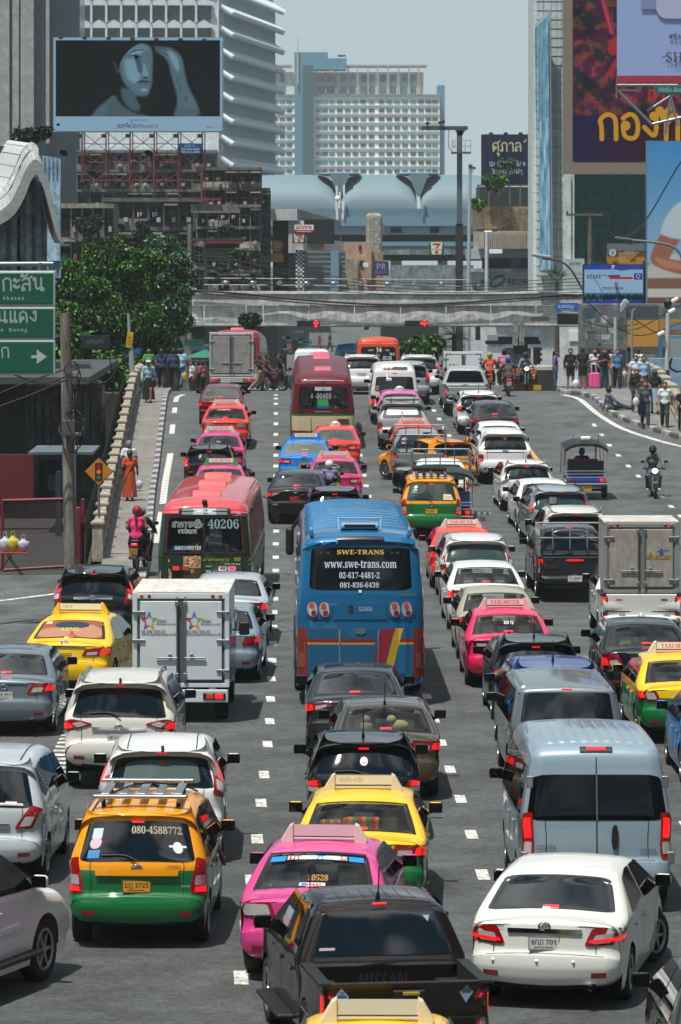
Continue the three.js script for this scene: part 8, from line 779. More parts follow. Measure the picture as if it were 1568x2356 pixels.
function cargo(t,o,y0,y1,hw,L,zr){// box body with two rear doors, frame, hinges, lock bars
const h=y1 - y0,fm=o.frame??paint(o.color),dm=o.door??paint(o.color),z=zr,wall=o.wall??fm,f=0.07;
const c=part(t,'cargo_box',gb().box(0,(y0+y1)/2,-L/2 - 0.03+z,hw*2 - 0.02,h - 0.03,L - 0.06).get(),wall);
part(c,'roof',gb().rbox(0,y1,-L/2+z,hw*2+0.02,0.05,L,0.02).get(),o.roof??fm);part(c,'corner_post',gb().rbox(-hw+f/2,(y0+y1)/2,z - 0.02,f+0.02,h,0.07,0.012).get(),fm);part(c,'corner_post',gb().rbox(hw - f/2,(y0+y1)/2,z - 0.02,f+0.02,h,0.07,0.012).get(),fm);
part(c,'top_sill',gb().rbox(0,y1 - 0.07,z - 0.02,hw*2 - f*2,0.1,0.065,0.012).get(),fm);part(c,'bottom_sill',gb().rbox(0,y0+0.04,z - 0.02,hw*2 - f*2,0.08,0.065,0.012).get(),fm);
part(c,'door_seal',gb().box(0,(y0+y1)/2 - 0.01,z - 0.012,hw*2 - f*2.1,h - 0.2,0.02).get(),std(o.seal??'#4d5456',0.8));
const dw=hw - f - 0.06,dh=h - 0.3,dy=(y0+y1)/2 - 0.012;
for(const s of[-1,1]){
const d=part(c,'door',gb().rbox(s*(dw/2+0.035),dy,z+0.012,dw - 0.07,dh,0.04,0.015).get(),dm),x=s*(dw/2+0.035);
part(d,'lock_bar',gb().bar(V(s*0.075,y0+0.06,z+0.055),V(s*0.075,y1 - 0.08,z+0.055),0.014).get(),M.steel);part(d,'lock_handle',gb().rbox(s*0.26,dy - dh*0.22,z+0.06,0.4,0.028,0.03,0.01).rbox(s*0.2,dy - dh*0.2,z+0.055,0.07,0.11,0.03,0.01).get(),M.steel);
for(const k of[0.36,0,-0.38])if(k||o.hinge3)part(d,'hinge',gb().rbox(s*(hw - 0.11),dy+dh*k,z+0.045,0.24,0.05,0.03,0.012).rbox(s*(hw - 0.02),dy+dh*k,z+0.02,0.05,0.08,0.06,0.012).get(),M.steel);
for(const k of[0.47,-0.44])part(d,'bar_bracket',gb().rbox(s*0.075,dy+dh*k,z+0.055,0.07,0.09,0.035,0.01).get(),M.steel);
if(o.print){const g=new THREE.PlaneGeometry(dw - 0.09,dh - 0.04);g.translate(x,dy,z+0.0345);board(d,'door_print',g,256,Math.round(256*dh/dw),(q,w,hh)=>o.print(q,w,hh,s),'decal');}
}
for(const s of[-1,1])for(const k of[0.16,0.3])part(c,'marker_lamp',gb().ball(s*(hw - k),y1 - 0.07,z+0.02,0.035,0.035,0.02).get(),k>0.2?M.red:M.amber);
}
const dirty=(base,seed,tint)=>concrete(base,seed,0.55,tint,0.5);
boxTruck({label:'white box truck with a star logo on both rear doors, right of the yellow taxi',D:80.6,X:X(417,80.6),w:1.78,y0:0.66,y1:2.42,len:3.0,yaw:1.5,color:'#c9d1d4',hinge3:1,plate:'ฒว 5373',roof:dirty(205,61,[1,0.98,0.94]),print:(x,w,h,s)=>{
const cx=w*(s<0?0.24:0.25),cy=h*0.25,cs=['#2a7ab8','#7fae3a','#d99a2a','#8a3a7a','#b8203a'];x.lineWidth=11;x.lineJoin='round';for(let i=0;i<5;i++){const a=-Math.PI/2+i*Math.PI*0.4,p=(b,r)=>[cx+Math.cos(b)*r,cy+Math.sin(b)*r*1.05];x.strokeStyle=cs[i];x.beginPath();x.moveTo(...p(a - 0.5,24));x.lineTo(...p(a,54));x.lineTo(...p(a+0.5,24));x.stroke();}
x.fillStyle='#2a3036';x.textAlign='left';x.font='bold 32px serif';x.fillText('Star',w*0.46,h*0.27);x.font='bold 20px serif';x.fillText('Overseas Co.,Ltd.',w*0.42,h*0.3,w*0.56);x.font='bold 28px serif';x.fillText('02-108-7433-35',w*0.03,h*0.405,w*0.66);x.fillText('www.staroverseas.co.th',w*0.03,h*0.44,w*0.95);}});
boxTruck({label:'grey aluminium box truck at the crest, in front of the red bus numbered 2',D:199,X:X(533,199),w:2.0,y0:0.75,y1:2.75,len:3.6,color:'#9a9c9b',frame:std('#a9adac',0.45,0.3),door:dirty(128,63,[1,0.98,0.95]),wall:dirty(128,65,[1,1,0.97]),print:(x,w,h,s)=>{if(s>0){x.fillStyle='#8a4a44';x.fillRect(w*0.5,h*0.44,w*0.3,8);}}});
boxTruck({label:'small white box truck with food pictures on its doors, ahead of the silver crew pickup',D:212,X:X(1067,212),w:1.92,y0:0.7,y1:2.15,len:2.8,color:'#c4cbcb',print:(x,w,h,s)=>{if(s<0){const r=rng(3);for(let i=0;i<7;i++){x.fillStyle=['#b07a4a','#a34a38','#c9a070'][i%3];x.beginPath();x.ellipse(60+(i%3)*60,h*0.4+(i/3|0)*50,22,13,0,0,7);x.fill();}}else{glyphs(x,'โรงแรมฟาราห',20,h*0.5,22,'#5a666a',1.4);for(let i=0;i<4;i++){x.fillStyle='#8a9496';x.fillRect(30,h*0.55+i*22,170 - i*14,8);}}}});
pick({label:'white pickup carrying a tall grey box with a lettered right door',color:'#d8d9d5',D:96.4,X:X(1477,96.4),yaw:0.5,plate:0,rim:M.steel,more:(t,S)=>{
cargo(t,{color:'#8d8c86',frame:std('#8f9290',0.5,0.3),door:dirty(150,67,[1,0.97,0.9]),wall:dirty(140,69,[1,0.98,0.95]),roof:dirty(190,71,[1,0.97,0.93]),seal:'#6d7070',print:(x,w,h,s)=>{if(s<0)return;x.fillStyle='#2a4f9a';x.beginPath();x.arc(150,h*0.345,11,0,7);x.fill();x.fillRect(136,h*0.375,34,34);x.fillRect(110,h*0.37,40,9);x.fillRect(160,h*0.355,56,9);x.fillRect(138,h*0.43,11,24);x.fillRect(158,h*0.43,11,24);x.fillStyle='#c9a03a';x.beginPath();x.arc(88,h*0.365,8,0,7);x.fill();x.fillRect(77,h*0.385,22,46);x.fillStyle='#a03a3a';x.beginPath();x.arc(50,h*0.41,6,0,7);x.fill();x.fillRect(42,h*0.425,16,26);x.font='italic bold 40px sans-serif';x.textAlign='left';x.lineWidth=7;x.strokeStyle='#1c2a4a';x.strokeText('TST EXPRESS',10,h*0.52,228);x.fillStyle='#d3a02a';x.fillText('TST EXPRESS',10,h*0.52,228);}},1.14,2.72,0.83,2.0,-0.13);
for(const s of[-1,1]){part(t,'sticker',gb().box(s*0.5,1.0,0.0,0.14,0.05,0.02).get(),std(s<0?'#b06a5a':'#4a5458'));}
}});

function person3(parent,a){return a;}
function tuktuk(o){
const t=thing('tuk_tuk',o.label,'tuk-tuk','three-wheeled taxis');t.position.set(X(o.x,o.D),G(o.D+1),-o.D);t.rotation.order='YXZ';t.rotation.y=-(o.yaw??0)*Math.PI/180;t.rotation.x=Math.atan(slope(o.D+1));const w=0.66;
part(t,'roof',surf((s,q)=>{const a=lerp(-1,1,s),z=lerp(0.05,2.5,q);return V(a*0.7,1.86 - 0.2*Math.abs(a)**3 - 0.08*(2*q - 1)**2,-z);},14,8),std(o.roof,0.5));part(t,'roof_fringe',gb().add(surf((s,q)=>{const a=lerp(-1,1,s);return V(a*0.7,1.8 - 0.2*Math.abs(a)**3 - q*0.09,-0.04);},14,1)).get(),std(o.roof,0.5));
for(const s of[-1,1]){part(t,'roof_post',gb().bar(V(s*w,0.75,-0.1),V(s*w,1.65,-0.1),0.022).bar(V(s*w,0.7,-2.3),V(s*0.62,1.65,-2.2),0.022).bar(V(s*w,0.78,-1.2),V(s*w,1.66,-1.2),0.018).get(),M.chrome);part(t,'side_rail',gb().bar(V(s*w,0.98,-0.1),V(s*w,0.98,-1.2),0.015).bar(V(s*w,0.85,-0.1),V(s*w,0.85,-1.2),0.015).get(),M.chrome);part(t,'mudguard',gb().rbox(s*0.62,0.58,-0.55,0.16,0.1,0.7,0.04).get(),M.chrome);}
part(t,'body',gb().rbox(0,0.55,-0.85,1.24,0.36,1.5,0.05).rbox(0,0.6,-2.2,1.0,0.5,0.7,0.1).get(),paint(o.body));part(t,'seat_back',gb().rbox(0,1.0,-0.3,1.16,0.46,0.1,0.04).get(),std(o.seat,0.6));part(t,'seat',gb().rbox(0,0.76,-0.6,1.16,0.12,0.5,0.04).get(),std(o.seat,0.6));part(t,'partition',gb().rbox(0,1.0,-1.5,1.0,0.4,0.06,0.03).get(),paint(o.trim));
for(const y of[0.72,0.82,0.92])part(t,'back_rail',gb().bar(V(-w,y,0.0),V(w,y,0.0),0.016).get(),M.chrome);part(t,'bumper',gb().rbox(0,0.5,0.03,1.36,0.07,0.07,0.03).get(),M.chrome);for(const s of[-1,1]){part(t,'tail_lamp',gb().rbox(s*0.5,0.62,0.01,0.14,0.1,0.05,0.02).get(),s<0?M.red:M.brake);wheel(t,s*0.62,0.26,-0.55,0.26,0.16);}
wheel(t,0.02,0.24,-2.5,0.24,0.12);part(t,'number_plate',gb().rbox(0,0.36,0.02,0.34,0.16,0.015,0.006).get(),std('#c9a21c',0.5));part(t,'axle',gb().bar(V(-0.6,0.27,-0.55),V(0.6,0.27,-0.55),0.05).get(),M.under);part(t,'windscreen_frame',gb().bar(V(-0.5,0.85,-2.45),V(-0.5,1.68,-2.25),0.03).bar(V(0.5,0.85,-2.45),V(0.5,1.68,-2.25),0.03).bar(V(-0.5,0.95,-2.42),V(0.5,0.95,-2.42),0.025).bar(V(-0.5,1.66,-2.25),V(0.5,1.66,-2.25),0.03).get(),std(o.frame,0.5));
if(o.box){part(t,'roof_lamp',gb().rbox(0.02,1.93,-0.6,0.32,0.12,0.16,0.04).get(),M.white);for(const s of[-1,1]){const f=part(t,'flag_pole',gb().bar(V(s*0.4,1.8,-0.3),V(s*0.42,2.08,-0.3),0.008).get(),M.black);part(f,'flag',gb().box(s*0.42+0.03,2.03,-0.3,0.06,0.09,0.006).get(),std('#b9848a'));}}
return t;
}
tuktuk({label:'tuk-tuk with chrome rails and a yellow plate on the open right side of the road',D:139.6,x:1350,yaw:-1,roof:'#15141a',body:'#2b4f9a',trim:'#a32a6c',seat:'#231f28',frame:'#a8822a',box:1});
tuktuk({label:'tuk-tuk with passengers seen through its open back, above the coral red taxi',D:127.5,x:1037,roof:'#1e2226',body:'#2a2e36',trim:'#23272c',seat:'#2c4a86',frame:'#2c3036'});
function moto(o){// forward = -z
const t=thing('motorcycle',o.label,'motorcycle','motorcycles and scooters'),pm=paint(o.color),D=o.D;t.position.set(X(o.x,D),(o.base??0)+G(D),-D);t.rotation.order='YXZ';t.rotation.y=-(o.yaw??0)*Math.PI/180;t.rotation.x=o.flat?0:Math.atan(slope(D))*Math.cos(t.rotation.y);
const w=(z)=>{const g=new THREE.Group();g.name='wheel';g.position.set(0,0.29,z);t.add(g);part(g,'tyre',memo('mt',()=>new THREE.TorusGeometry(0.25,0.045,8,24).rotateY(Math.PI/2)),M.rubber);part(g,'rim',memo('mr',()=>{const q=gb().add(new THREE.TorusGeometry(0.205,0.014,6,24).rotateY(Math.PI/2)).cyl(0,0,0,0.05,0.05,0.1,10,'x');for(let i=0;i<6;i++){const a=i*Math.PI/3;q.bar(V(0,0,0),V(0,Math.cos(a)*0.2,Math.sin(a)*0.2),0.012);}return q.get();}),M.alloy);};
w(-0.3);w(-1.5);
part(t,'body',memo('mb',()=>gb().rbox(0,0.68,-0.42,0.24,0.2,0.62,0.08).rbox(0,0.45,-0.8,0.2,0.3,0.5,0.07).rbox(0,0.72,-1.28,0.34,0.5,0.1,0.05,-0.35).rbox(0,0.92,-1.3,0.26,0.18,0.24,0.08).get()),pm);part(t,'seat',memo('ms',()=>gb().rbox(0,0.8,-0.5,0.25,0.1,0.75,0.045).get()),M.black);
part(t,'fork',memo('mf',()=>gb().bar(V(-0.07,0.29,-1.5),V(-0.07,0.85,-1.3),0.025).bar(V(0.07,0.29,-1.5),V(0.07,0.85,-1.3),0.025).get()),M.steel);part(t,'front_mudguard',memo('mg',()=>gb().rbox(0,0.56,-1.5,0.12,0.06,0.36,0.03).get()),pm);part(t,'rear_mudguard',memo('mrg',()=>gb().rbox(0,0.5,-0.08,0.16,0.34,0.03,0.015,-0.4).get()),M.black);
part(t,'handlebar',memo('mh',()=>gb().tube([V(-0.34,0.98,-1.08),V(-0.2,1.0,-1.2),V(0,0.98,-1.25),V(0.2,1.0,-1.2),V(0.34,0.98,-1.08)],0.017).bar(V(-0.36,0.98,-1.07),V(-0.24,0.99,-1.15),0.024).bar(V(0.36,0.98,-1.07),V(0.24,0.99,-1.15),0.024).get()),M.black);
for(const s of[-1,1]){const m=part(t,'mirror',memo('mm'+s,()=>gb().bar(V(s*0.24,1.0,-1.16),V(s*0.36,1.2,-1.12),0.009).ball(s*0.38,1.22,-1.12,0.07,0.05,0.02).get()),M.black);part(m,'mirror_glass',memo('mmg'+s,()=>gb().ball(s*0.38,1.22,-1.104,0.058,0.04,0.01).get()),M.tint);}
part(t,'headlight',memo('mhl',()=>gb().ball(0,0.94,-1.43,0.09,0.08,0.05).get()),o.light?M.headlit:M.lens);part(t,'tail_lamp',memo('mtl',()=>gb().rbox(0,0.72,-0.1,0.17,0.07,0.05,0.02).get()),o.brake===0?M.red:M.brake);part(t,'number_plate',memo('mpl',()=>gb().rbox(0,0.55,-0.02,0.21,0.17,0.01,0.004,0.2).get()),std(o.pbg??'#c4c6c3',0.5));part(t,'exhaust',memo('mex',()=>gb().bar(V(0.14,0.3,-0.9),V(0.15,0.36,-0.15),0.04,8,0.05).get()),M.steel);part(t,'engine',memo('men',()=>gb().rbox(0,0.36,-0.85,0.24,0.22,0.36,0.06).get()),M.greyplastic);
return t;
}
M.headlit=new THREE.MeshStandardMaterial({color:C('#ffffff'),emissive:C('#fff2d0'),emissiveIntensity:4});
// ---------- people: one continuous surface per body, clothes on top ----------
const MCM=new THREE.MeshStandardMaterial();
function blob(bones,grow=0,k=0.035,res=66,half=1.0,cy=0.86){
const mc=new MarchingCubes(res,MCM,false,false,60000),f=mc.field,cell=2*half/res;mc.isolation=0;f.fill(-1);
const hs=res/2,B=bones.map(([a,ra,b,rb])=>({a,d:[b[0]- a[0],b[1]- a[1],b[2]- a[2]],l:(b[0]- a[0])**2+(b[1]- a[1])**2+(b[2]- a[2])**2||1e-9,ra:ra+grow,rb:rb+grow}));
const lo=[1e9,1e9,1e9],hi=[-1e9,-1e9,-1e9];for(const[a,ra,b,rb]of bones)for(const[p,r]of[[a,ra],[b,rb]])for(let i=0;i<3;i++){lo[i]=Math.min(lo[i],p[i]- r - grow - 0.08);hi[i]=Math.max(hi[i],p[i]+r+grow+0.08);}
const c0=[0,cy,0],r=(i,v)=>clamp(Math.round(hs+(v - c0[i])/half*hs),1,res - 2);
for(let z=r(2,lo[2]);z<=r(2,hi[2]);z++)for(let y=r(1,lo[1]);y<=r(1,hi[1]);y++)for(let x=r(0,lo[0]);x<=r(0,hi[0]);x++){
const px=(x - hs)/hs*half,py=(y - hs)/hs*half+cy,pz=(z - hs)/hs*half;let s=0;
for(const q of B){const ax=px - q.a[0],ay=py - q.a[1],az=pz - q.a[2],t=Math.max(0,Math.min(1,(ax*q.d[0]+ay*q.d[1]+az*q.d[2])/q.l)),ex=ax - q.d[0]*t,ey=ay - q.d[1]*t,ez=az - q.d[2]*t,d=Math.sqrt(ex*ex+ey*ey+ez*ez)-(q.ra+(q.rb - q.ra)*t);s+=Math.exp(-d/k*2);}
f[x+y*res+z*res*res]=Math.max(-1,Math.log(s+1e-30)*k/2);
}
mc.update();const n=mc.count,g=new THREE.BufferGeometry(),P=new Float32Array(n*3),N=new Float32Array(n*3),U=new Float32Array(n*2);
for(let i=0;i<n;i++){for(let c=0;c<3;c++){P[i*3+c]=mc.positionArray[i*3+c]*half+c0[c];N[i*3+c]=mc.normalArray[i*3+c];}}
g.setAttribute('position',new THREE.BufferAttribute(P,3));g.setAttribute('normal',new THREE.BufferAttribute(N,3));g.setAttribute('uv',new THREE.BufferAttribute(U,2));return g;
}
// joints as [x, y, forward]; forward is -z
const POSE={
stand:{hip:0.92,lean:0,kn:[[-0.1,0.5,0.02],[0.1,0.5,0]],an:[[-0.11,0.08,-0.02],[0.12,0.08,0]],el:[[-0.25,1.14,-0.04],[0.25,1.14,-0.04]],ha:[[-0.26,0.88,0.04],[0.26,0.88,0.04]]},
walk:{hip:0.91,lean:0.02,kn:[[-0.09,0.51,0.17],[0.09,0.5,-0.04]],an:[[-0.09,0.09,0.24],[0.09,0.13,-0.33]],el:[[-0.25,1.14,-0.1],[0.25,1.15,0.03]],ha:[[-0.27,0.9,-0.1],[0.26,0.93,0.16]]},
stride:{hip:0.88,lean:0.05,kn:[[-0.09,0.52,0.27],[0.09,0.48,-0.12]],an:[[-0.09,0.1,0.42],[0.09,0.14,-0.45]],el:[[-0.24,1.13,-0.16],[0.24,1.14,0.1]],ha:[[-0.26,0.92,-0.18],[0.25,0.96,0.27]]},
phone:{hip:0.92,lean:0,kn:[[-0.1,0.5,0.02],[0.1,0.5,0.04]],an:[[-0.11,0.08,0],[0.12,0.08,0]],el:[[-0.25,1.13,0.02],[0.25,1.13,0.02]],ha:[[-0.07,1.2,0.27],[0.09,1.2,0.28]],nod:0.05},
ride:{hip:0.86,lean:0.12,kn:[[-0.19,0.68,0.42],[0.19,0.68,0.42]],an:[[-0.18,0.3,0.3],[0.18,0.3,0.3]],el:[[-0.3,1.16,0.22],[0.3,1.16,0.22]],ha:[[-0.32,1.0,0.5],[0.32,1.0,0.5]]},
pillion:{hip:0.9,lean:0.06,kn:[[-0.24,0.72,0.36],[0.24,0.72,0.36]],an:[[-0.22,0.38,0.3],[0.22,0.38,0.3]],el:[[-0.26,1.16,0.06],[0.26,1.16,0.06]],ha:[[-0.2,0.98,0.28],[0.2,0.98,0.28]]},
seat:{hip:0.5,lean:-0.04,kn:[[-0.12,0.52,0.42],[0.12,0.52,0.42]],an:[[-0.12,0.1,0.46],[0.12,0.1,0.46]],el:[[-0.28,0.76,0.1],[0.28,0.76,0.1]],ha:[[-0.18,0.62,0.32],[0.2,0.62,0.32]]},
floor:{hip:0.12,lean:-0.1,kn:[[-0.1,0.2,0.42],[0.1,0.14,0.45]],an:[[-0.1,0.07,0.84],[0.12,0.07,0.88]],el:[[-0.3,0.36,-0.12],[0.24,0.34,0.16]],ha:[[-0.32,0.08,-0.2],[0.16,0.2,0.4]]},
};
const v3=(p)=>[p[0],p[1],-p[2]];
function bonesOf(pose){
const p=POSE[pose],h=p.hip,T=0.5,l=p.lean,sh=[0,h+T - 0.03,l],J={};
J.body=[[[-0.06,h,0],0.12,[0.06,h,0],0.12],[[0,h+0.05,0],0.12,[0,h+0.22,l*0.4],0.11],[[-0.05,h+0.3,l*0.6],0.115,[0.05,h+0.3,l*0.6],0.115],[[-0.13,sh[1],l],0.07,[0.13,sh[1],l],0.07],[[0,sh[1],l],0.06,[0,sh[1]+0.12,l+0.01],0.05]];
const n=p.nod??0,hd=[0,sh[1]+0.2,l+0.03+n];J.hd=hd;
J.head=[[[0,hd[1]+0.02,hd[2]- 0.01],0.095,[0,hd[1]- 0.03,hd[2]+0.02],0.075],[[0,hd[1]- 0.02,hd[2]+0.09],0.02,[0,hd[1]- 0.01,hd[2]+0.08],0.02],[[-0.09,hd[1]- 0.01,hd[2]],0.022,[0.09,hd[1]- 0.01,hd[2]],0.022]];
J.thigh=[];J.shin=[];J.foot=[];J.upper=[];J.fore=[];J.hand=[];
[-1,1].forEach((s,i)=>{J.thigh.push([[s*0.09,h - 0.03,0],0.088,p.kn[i],0.06]);J.shin.push([p.kn[i],0.058,p.an[i],0.04]);J.foot.push([[p.an[i][0],p.an[i][1]- 0.035,p.an[i][2]- 0.04],0.042,pose==='floor'?[p.an[i][0],p.an[i][1]+0.14,p.an[i][2]+0.05]:[p.an[i][0]*1.08,p.an[i][1]- 0.045,p.an[i][2]+0.14],0.034]);J.upper.push([[s*0.18,sh[1]- 0.005,l],0.054,p.el[i],0.04]);J.fore.push([p.el[i],0.04,p.ha[i],0.028]);const e=p.el[i],a=p.ha[i],d=[0,1,2].map((c)=>(a[c]- e[c])*0.32);J.hand.push([a,0.03,[a[0]+d[0],a[1]+d[1],a[2]+d[2]],0.026]);});
return J;
}
const conv=(b)=>b.map(([a,ra,c,rc])=>[v3(a),ra,v3(c),rc]);
const cutBone=([a,ra,b,rb],t)=>[a,ra,a.map((q,i)=>lerp(q,b[i],t)),lerp(ra,rb,t)];
function fingers(J){const g=gb();J.hand.forEach(([a,,b],i)=>{const d=V(b[0]- a[0],b[1]- a[1],-(b[2]- a[2])),e=V(b[0],b[1],-b[2]),u=d.clone().normalize(),sd=V(0,0,1).cross(u).length()>0.3?V(0,0,1):V(1,0,0);for(let k=0;k<4;k++){const o=e.clone().addScaledVector(sd,(k - 1.5)*0.016);g.bar(o,o.clone().addScaledVector(u,0.055+(k===1||k===2?0.012:0)).add(V(0,0,-0.012)),0.0085,5,0.007);}g.bar(V(a[0],a[1],-a[2]).addScaledVector(sd,-0.03),V(a[0],a[1],-a[2]).addScaledVector(sd,-0.05).addScaledVector(u,0.05),0.01,5,0.008);});return g.get();}
function person(o){
const pose=o.pose??'stand',J=bonesOf(pose),t=thing('person',o.label,'person',o.group??'people in the street'),kk=o.key??'',D=o.D??groundD(o.y,o.base??0.15),sc=o.s??1;
t.position.set(o.X??X(o.x,D),o.Y??G(D)+(o.base??0.15),-D);t.rotation.y=-(o.yaw??0)*Math.PI/180;t.scale.setScalar(sc);
const skin=std(o.skin??'#8a5a40',0.6),A=(n)=>({n:0,s:0.55,h:0.9,l:1}[n]);
part(t,'body',memo('pb'+pose,()=>mergeGeometries([blob(conv([...J.body,...J.head,...J.thigh,...J.shin,...J.foot,...J.upper,...J.fore,...J.hand])),fingers(J)])),skin);
part(t,'eyes',memo('pe'+pose,()=>{const g=gb();for(const s of[-1,1])g.ball(s*0.036,J.hd[1]+0.008,-(J.hd[2]+0.083),0.013,0.009,0.008,8);return g.get();}),M.black);part(t,'mouth',memo('pmo'+pose,()=>gb().ball(0,J.hd[1]- 0.058,-(J.hd[2]+0.086),0.022,0.006,0.008,8).get()),std('#7a3a35',0.6));
const sl=o.sleeve??'s',top=memo('pt'+pose+sl,()=>blob(conv([...J.body.slice(0,4),...(sl==='n'?[]:J.upper.map((b)=>cutBone(b,sl==='s'?0.62:1))),...(sl==='l'?J.fore.map((b)=>cutBone(b,0.9)):[])]),0.018));if(o.top)part(t,'shirt',top,std(o.top,0.85));
const lg=o.legs??'l';if(o.bottom){if(lg==='skirt'||lg==='dress')part(t,'skirt',memo('pk'+pose+lg,()=>{const h=POSE[pose].hip,b=lg==='dress'?0.12:0.45;return surf((s,q)=>{const a=s*Math.PI*2,r=lerp(0.16,0.25,q)*(1+0.05*Math.sin(a*7)*q);return V(Math.sin(a)*r*1.05,lerp(h+0.1,b,q),Math.cos(a)*r*(lg==='dress'?1.1:0.95));},28,6);}),std(o.bottom,0.85));else part(t,'trousers',memo('pp'+pose+lg,()=>blob(conv([J.body[0],cutBone(J.body[1],0.4),...J.thigh.map((b)=>cutBone(b,lg==='s'?0.85:1)),...(lg==='l'?J.shin.map((b)=>cutBone([b[0],b[1]+0.008,b[2],b[3]+0.012],0.95)):[])]),0.016)),std(o.bottom,0.85));}
if(o.shoe!==0)part(t,'shoes',memo('ps'+pose,()=>blob(conv(J.foot),0.012,0.02)),std(o.shoe??'#1c1c1e',0.6));
const hd=J.hd,hair=o.hair??'short';
if(o.helmet){part(t,'helmet',memo('ph'+pose,()=>gb().ball(0,hd[1]+0.03,-hd[2]+0.005,0.135,0.14,0.15,18).get()),paint(o.helmet));part(t,'visor',memo('pv'+pose,()=>gb().ball(0,hd[1]+0.0,-hd[2]- 0.05,0.115,0.075,0.108,14).get()),M.tint);}
else if(hair!=='bald')part(t,'hair',memo('phr'+pose+hair,()=>{const b=[[[0,hd[1]+0.05,hd[2]- 0.03],0.095,[0,hd[1]+0.0,hd[2]- 0.045],0.085]];if(hair==='long')b.push([[0,hd[1],hd[2]- 0.06],0.085,[0,hd[1]- 0.3,hd[2]- 0.09],0.07]);if(hair==='pony')b.push([[0,hd[1],hd[2]- 0.11],0.045,[0,hd[1]- 0.28,hd[2]- 0.13],0.025]);if(hair==='bun')b.push([[0,hd[1]+0.02,hd[2]- 0.13],0.05,[0,hd[1]- 0.02,hd[2]- 0.14],0.045]);return blob(conv(b),0.008,0.03);}),std(o.hairColor??'#121010',0.55));
if(o.cap)part(t,'cap',memo('pc'+pose,()=>gb().ball(0,hd[1]+0.065,-hd[2]+0.01,0.118,0.075,0.125,14).rbox(0,hd[1]+0.06,-hd[2]- 0.14,0.16,0.02,0.12,0.01).get()),std(o.cap,0.8));
o.more?.(t,J);return t;
}
const bagOf=(label,px,y,D,w,h,col,shape,base)=>{const t=thing(shape==='case'?'suitcase':'shopping_bag',label,shape==='case'?'suitcase':'bag');t.position.set(X(px,D),base??Y(y,D),-D);if(shape==='case'){part(t,'shell',gb().rbox(0,h/2+0.04,0,w,h,0.26,0.07).get(),paint(col));for(const s of[-1,1])part(t,'groove',gb().rbox(s*w*0.2,h/2+0.04,0,0.02,h*0.9,0.27,0.008).get(),std('#a82a60',0.5));part(t,'handle',gb().bar(V(-0.1,h,0),V(-0.16,h+0.42,0),0.012).bar(V(0.1,h,0),V(0.04,h+0.42,0),0.012).bar(V(-0.16,h+0.42,0),V(0.04,h+0.42,0),0.016).get(),M.white);part(t,'wheels',gb().cyl(-w*0.4,0.03,0.1,0.03,0.03,0.03,8,'x').cyl(w*0.4,0.03,0.1,0.03,0.03,0.03,8,'x').get(),M.black);}else{const q=rng(px|0);part(t,'bag_body',surf((s,v)=>{const a=s*Math.PI*2,r=Math.sin(Math.PI*(0.08+0.92*(1 - v)*0.92))**0.6*(1+0.12*Math.sin(a*5+v*9)),k=v>0.85?0.5:1;return V(Math.sin(a)*w/2*r*k,v*h,Math.cos(a)*w*0.32*r*k);},20,8),std(col,0.6));part(t,'handles',gb().tube([V(-0.05,h*0.95,0),V(-0.03,h*1.25,0),V(0.03,h*1.25,0),V(0.05,h*0.95,0)],0.008).get(),std(col,0.6));}return t;};
// left pavement
const LP='people on the left pavement',RP='people on the right pavement';
const wS=person({label:'woman in an orange draped dress walking away on the left pavement',y:1151,x:299,pose:'walk',s:0.93,bottom:'#a33c12',legs:'dress',top:'#a33c12',hair:'bun',skin:'#5a3826',group:LP,more:(t)=>part(t,'sash',surf((s,q)=>V(lerp(-0.2,0.16,q)+Math.sin(s*3.14)*0.03,lerp(0.7,1.42,q),0.15+0.05*Math.sin(s*6)),6,10),std('#b5541a',0.85))});
bagOf('white plastic bag in the right hand of the woman in orange',321,1125,groundD(1151,0.15)- 0.05,0.22,0.3,'#b9b9c6');
person({label:'grey haired man in a white shirt with a dark bag beside the woman in orange',y:1131,x:297,pose:'walk',s:0.97,top:'#b9bdbd',bottom:'#15181c',hairColor:'#6d6d6d',skin:'#6b4530',group:LP,more:(t)=>{part(t,'shoulder_bag',gb().rbox(-0.22,0.98,0.1,0.12,0.3,0.2,0.04).bar(V(-0.2,1.12,0.1),V(0.1,1.46,0.05),0.015).get(),std('#1b2a3c',0.8));}});
person({label:'woman in a pale denim jacket, black dress and white cap walking towards the camera',y:926,x:342,pose:'walk',yaw:180,top:'#8aa0ae',sleeve:'l',bottom:'#0d0e10',legs:'dress',cap:'#aeb9c6',group:LP,more:(t)=>part(t,'handbag',gb().rbox(0.3,0.72,-0.05,0.1,0.26,0.2,0.04).get(),std('#1d3b2e',0.7))});
for(const[x,D,lab,top,bot,hair,yaw,sl]of[[343,190,'balding man in a green tee shirt at the left crest','#3f7a3a','#22262c','bald',0,'s'],[354,192,'man in a pale shirt behind the man in green','#b0b4b4','#24282e','short',10,'s'],[372,189.5,'person with long dark hair in a navy shirt at the left crest','#1c3154','#14171b','long',0,'s'],[399,189,'man in a dark blue jacket and black trousers at the left crest','#1d3550','#101216','short',-8,'l'],[417,190.5,'person in a light blue top carrying yellow, right of the group at the left crest','#7fa6ba','#2a4a6c','short',20,'s']])person({label:lab,x,D,base:0.15,pose:'walk',yaw,top,bottom:bot,hair,sleeve:sl,skin:'#6b4530',group:LP});
bagOf('yellow bag beside the person in light blue',424,880,190.4,0.26,0.5,'#b59a1c');
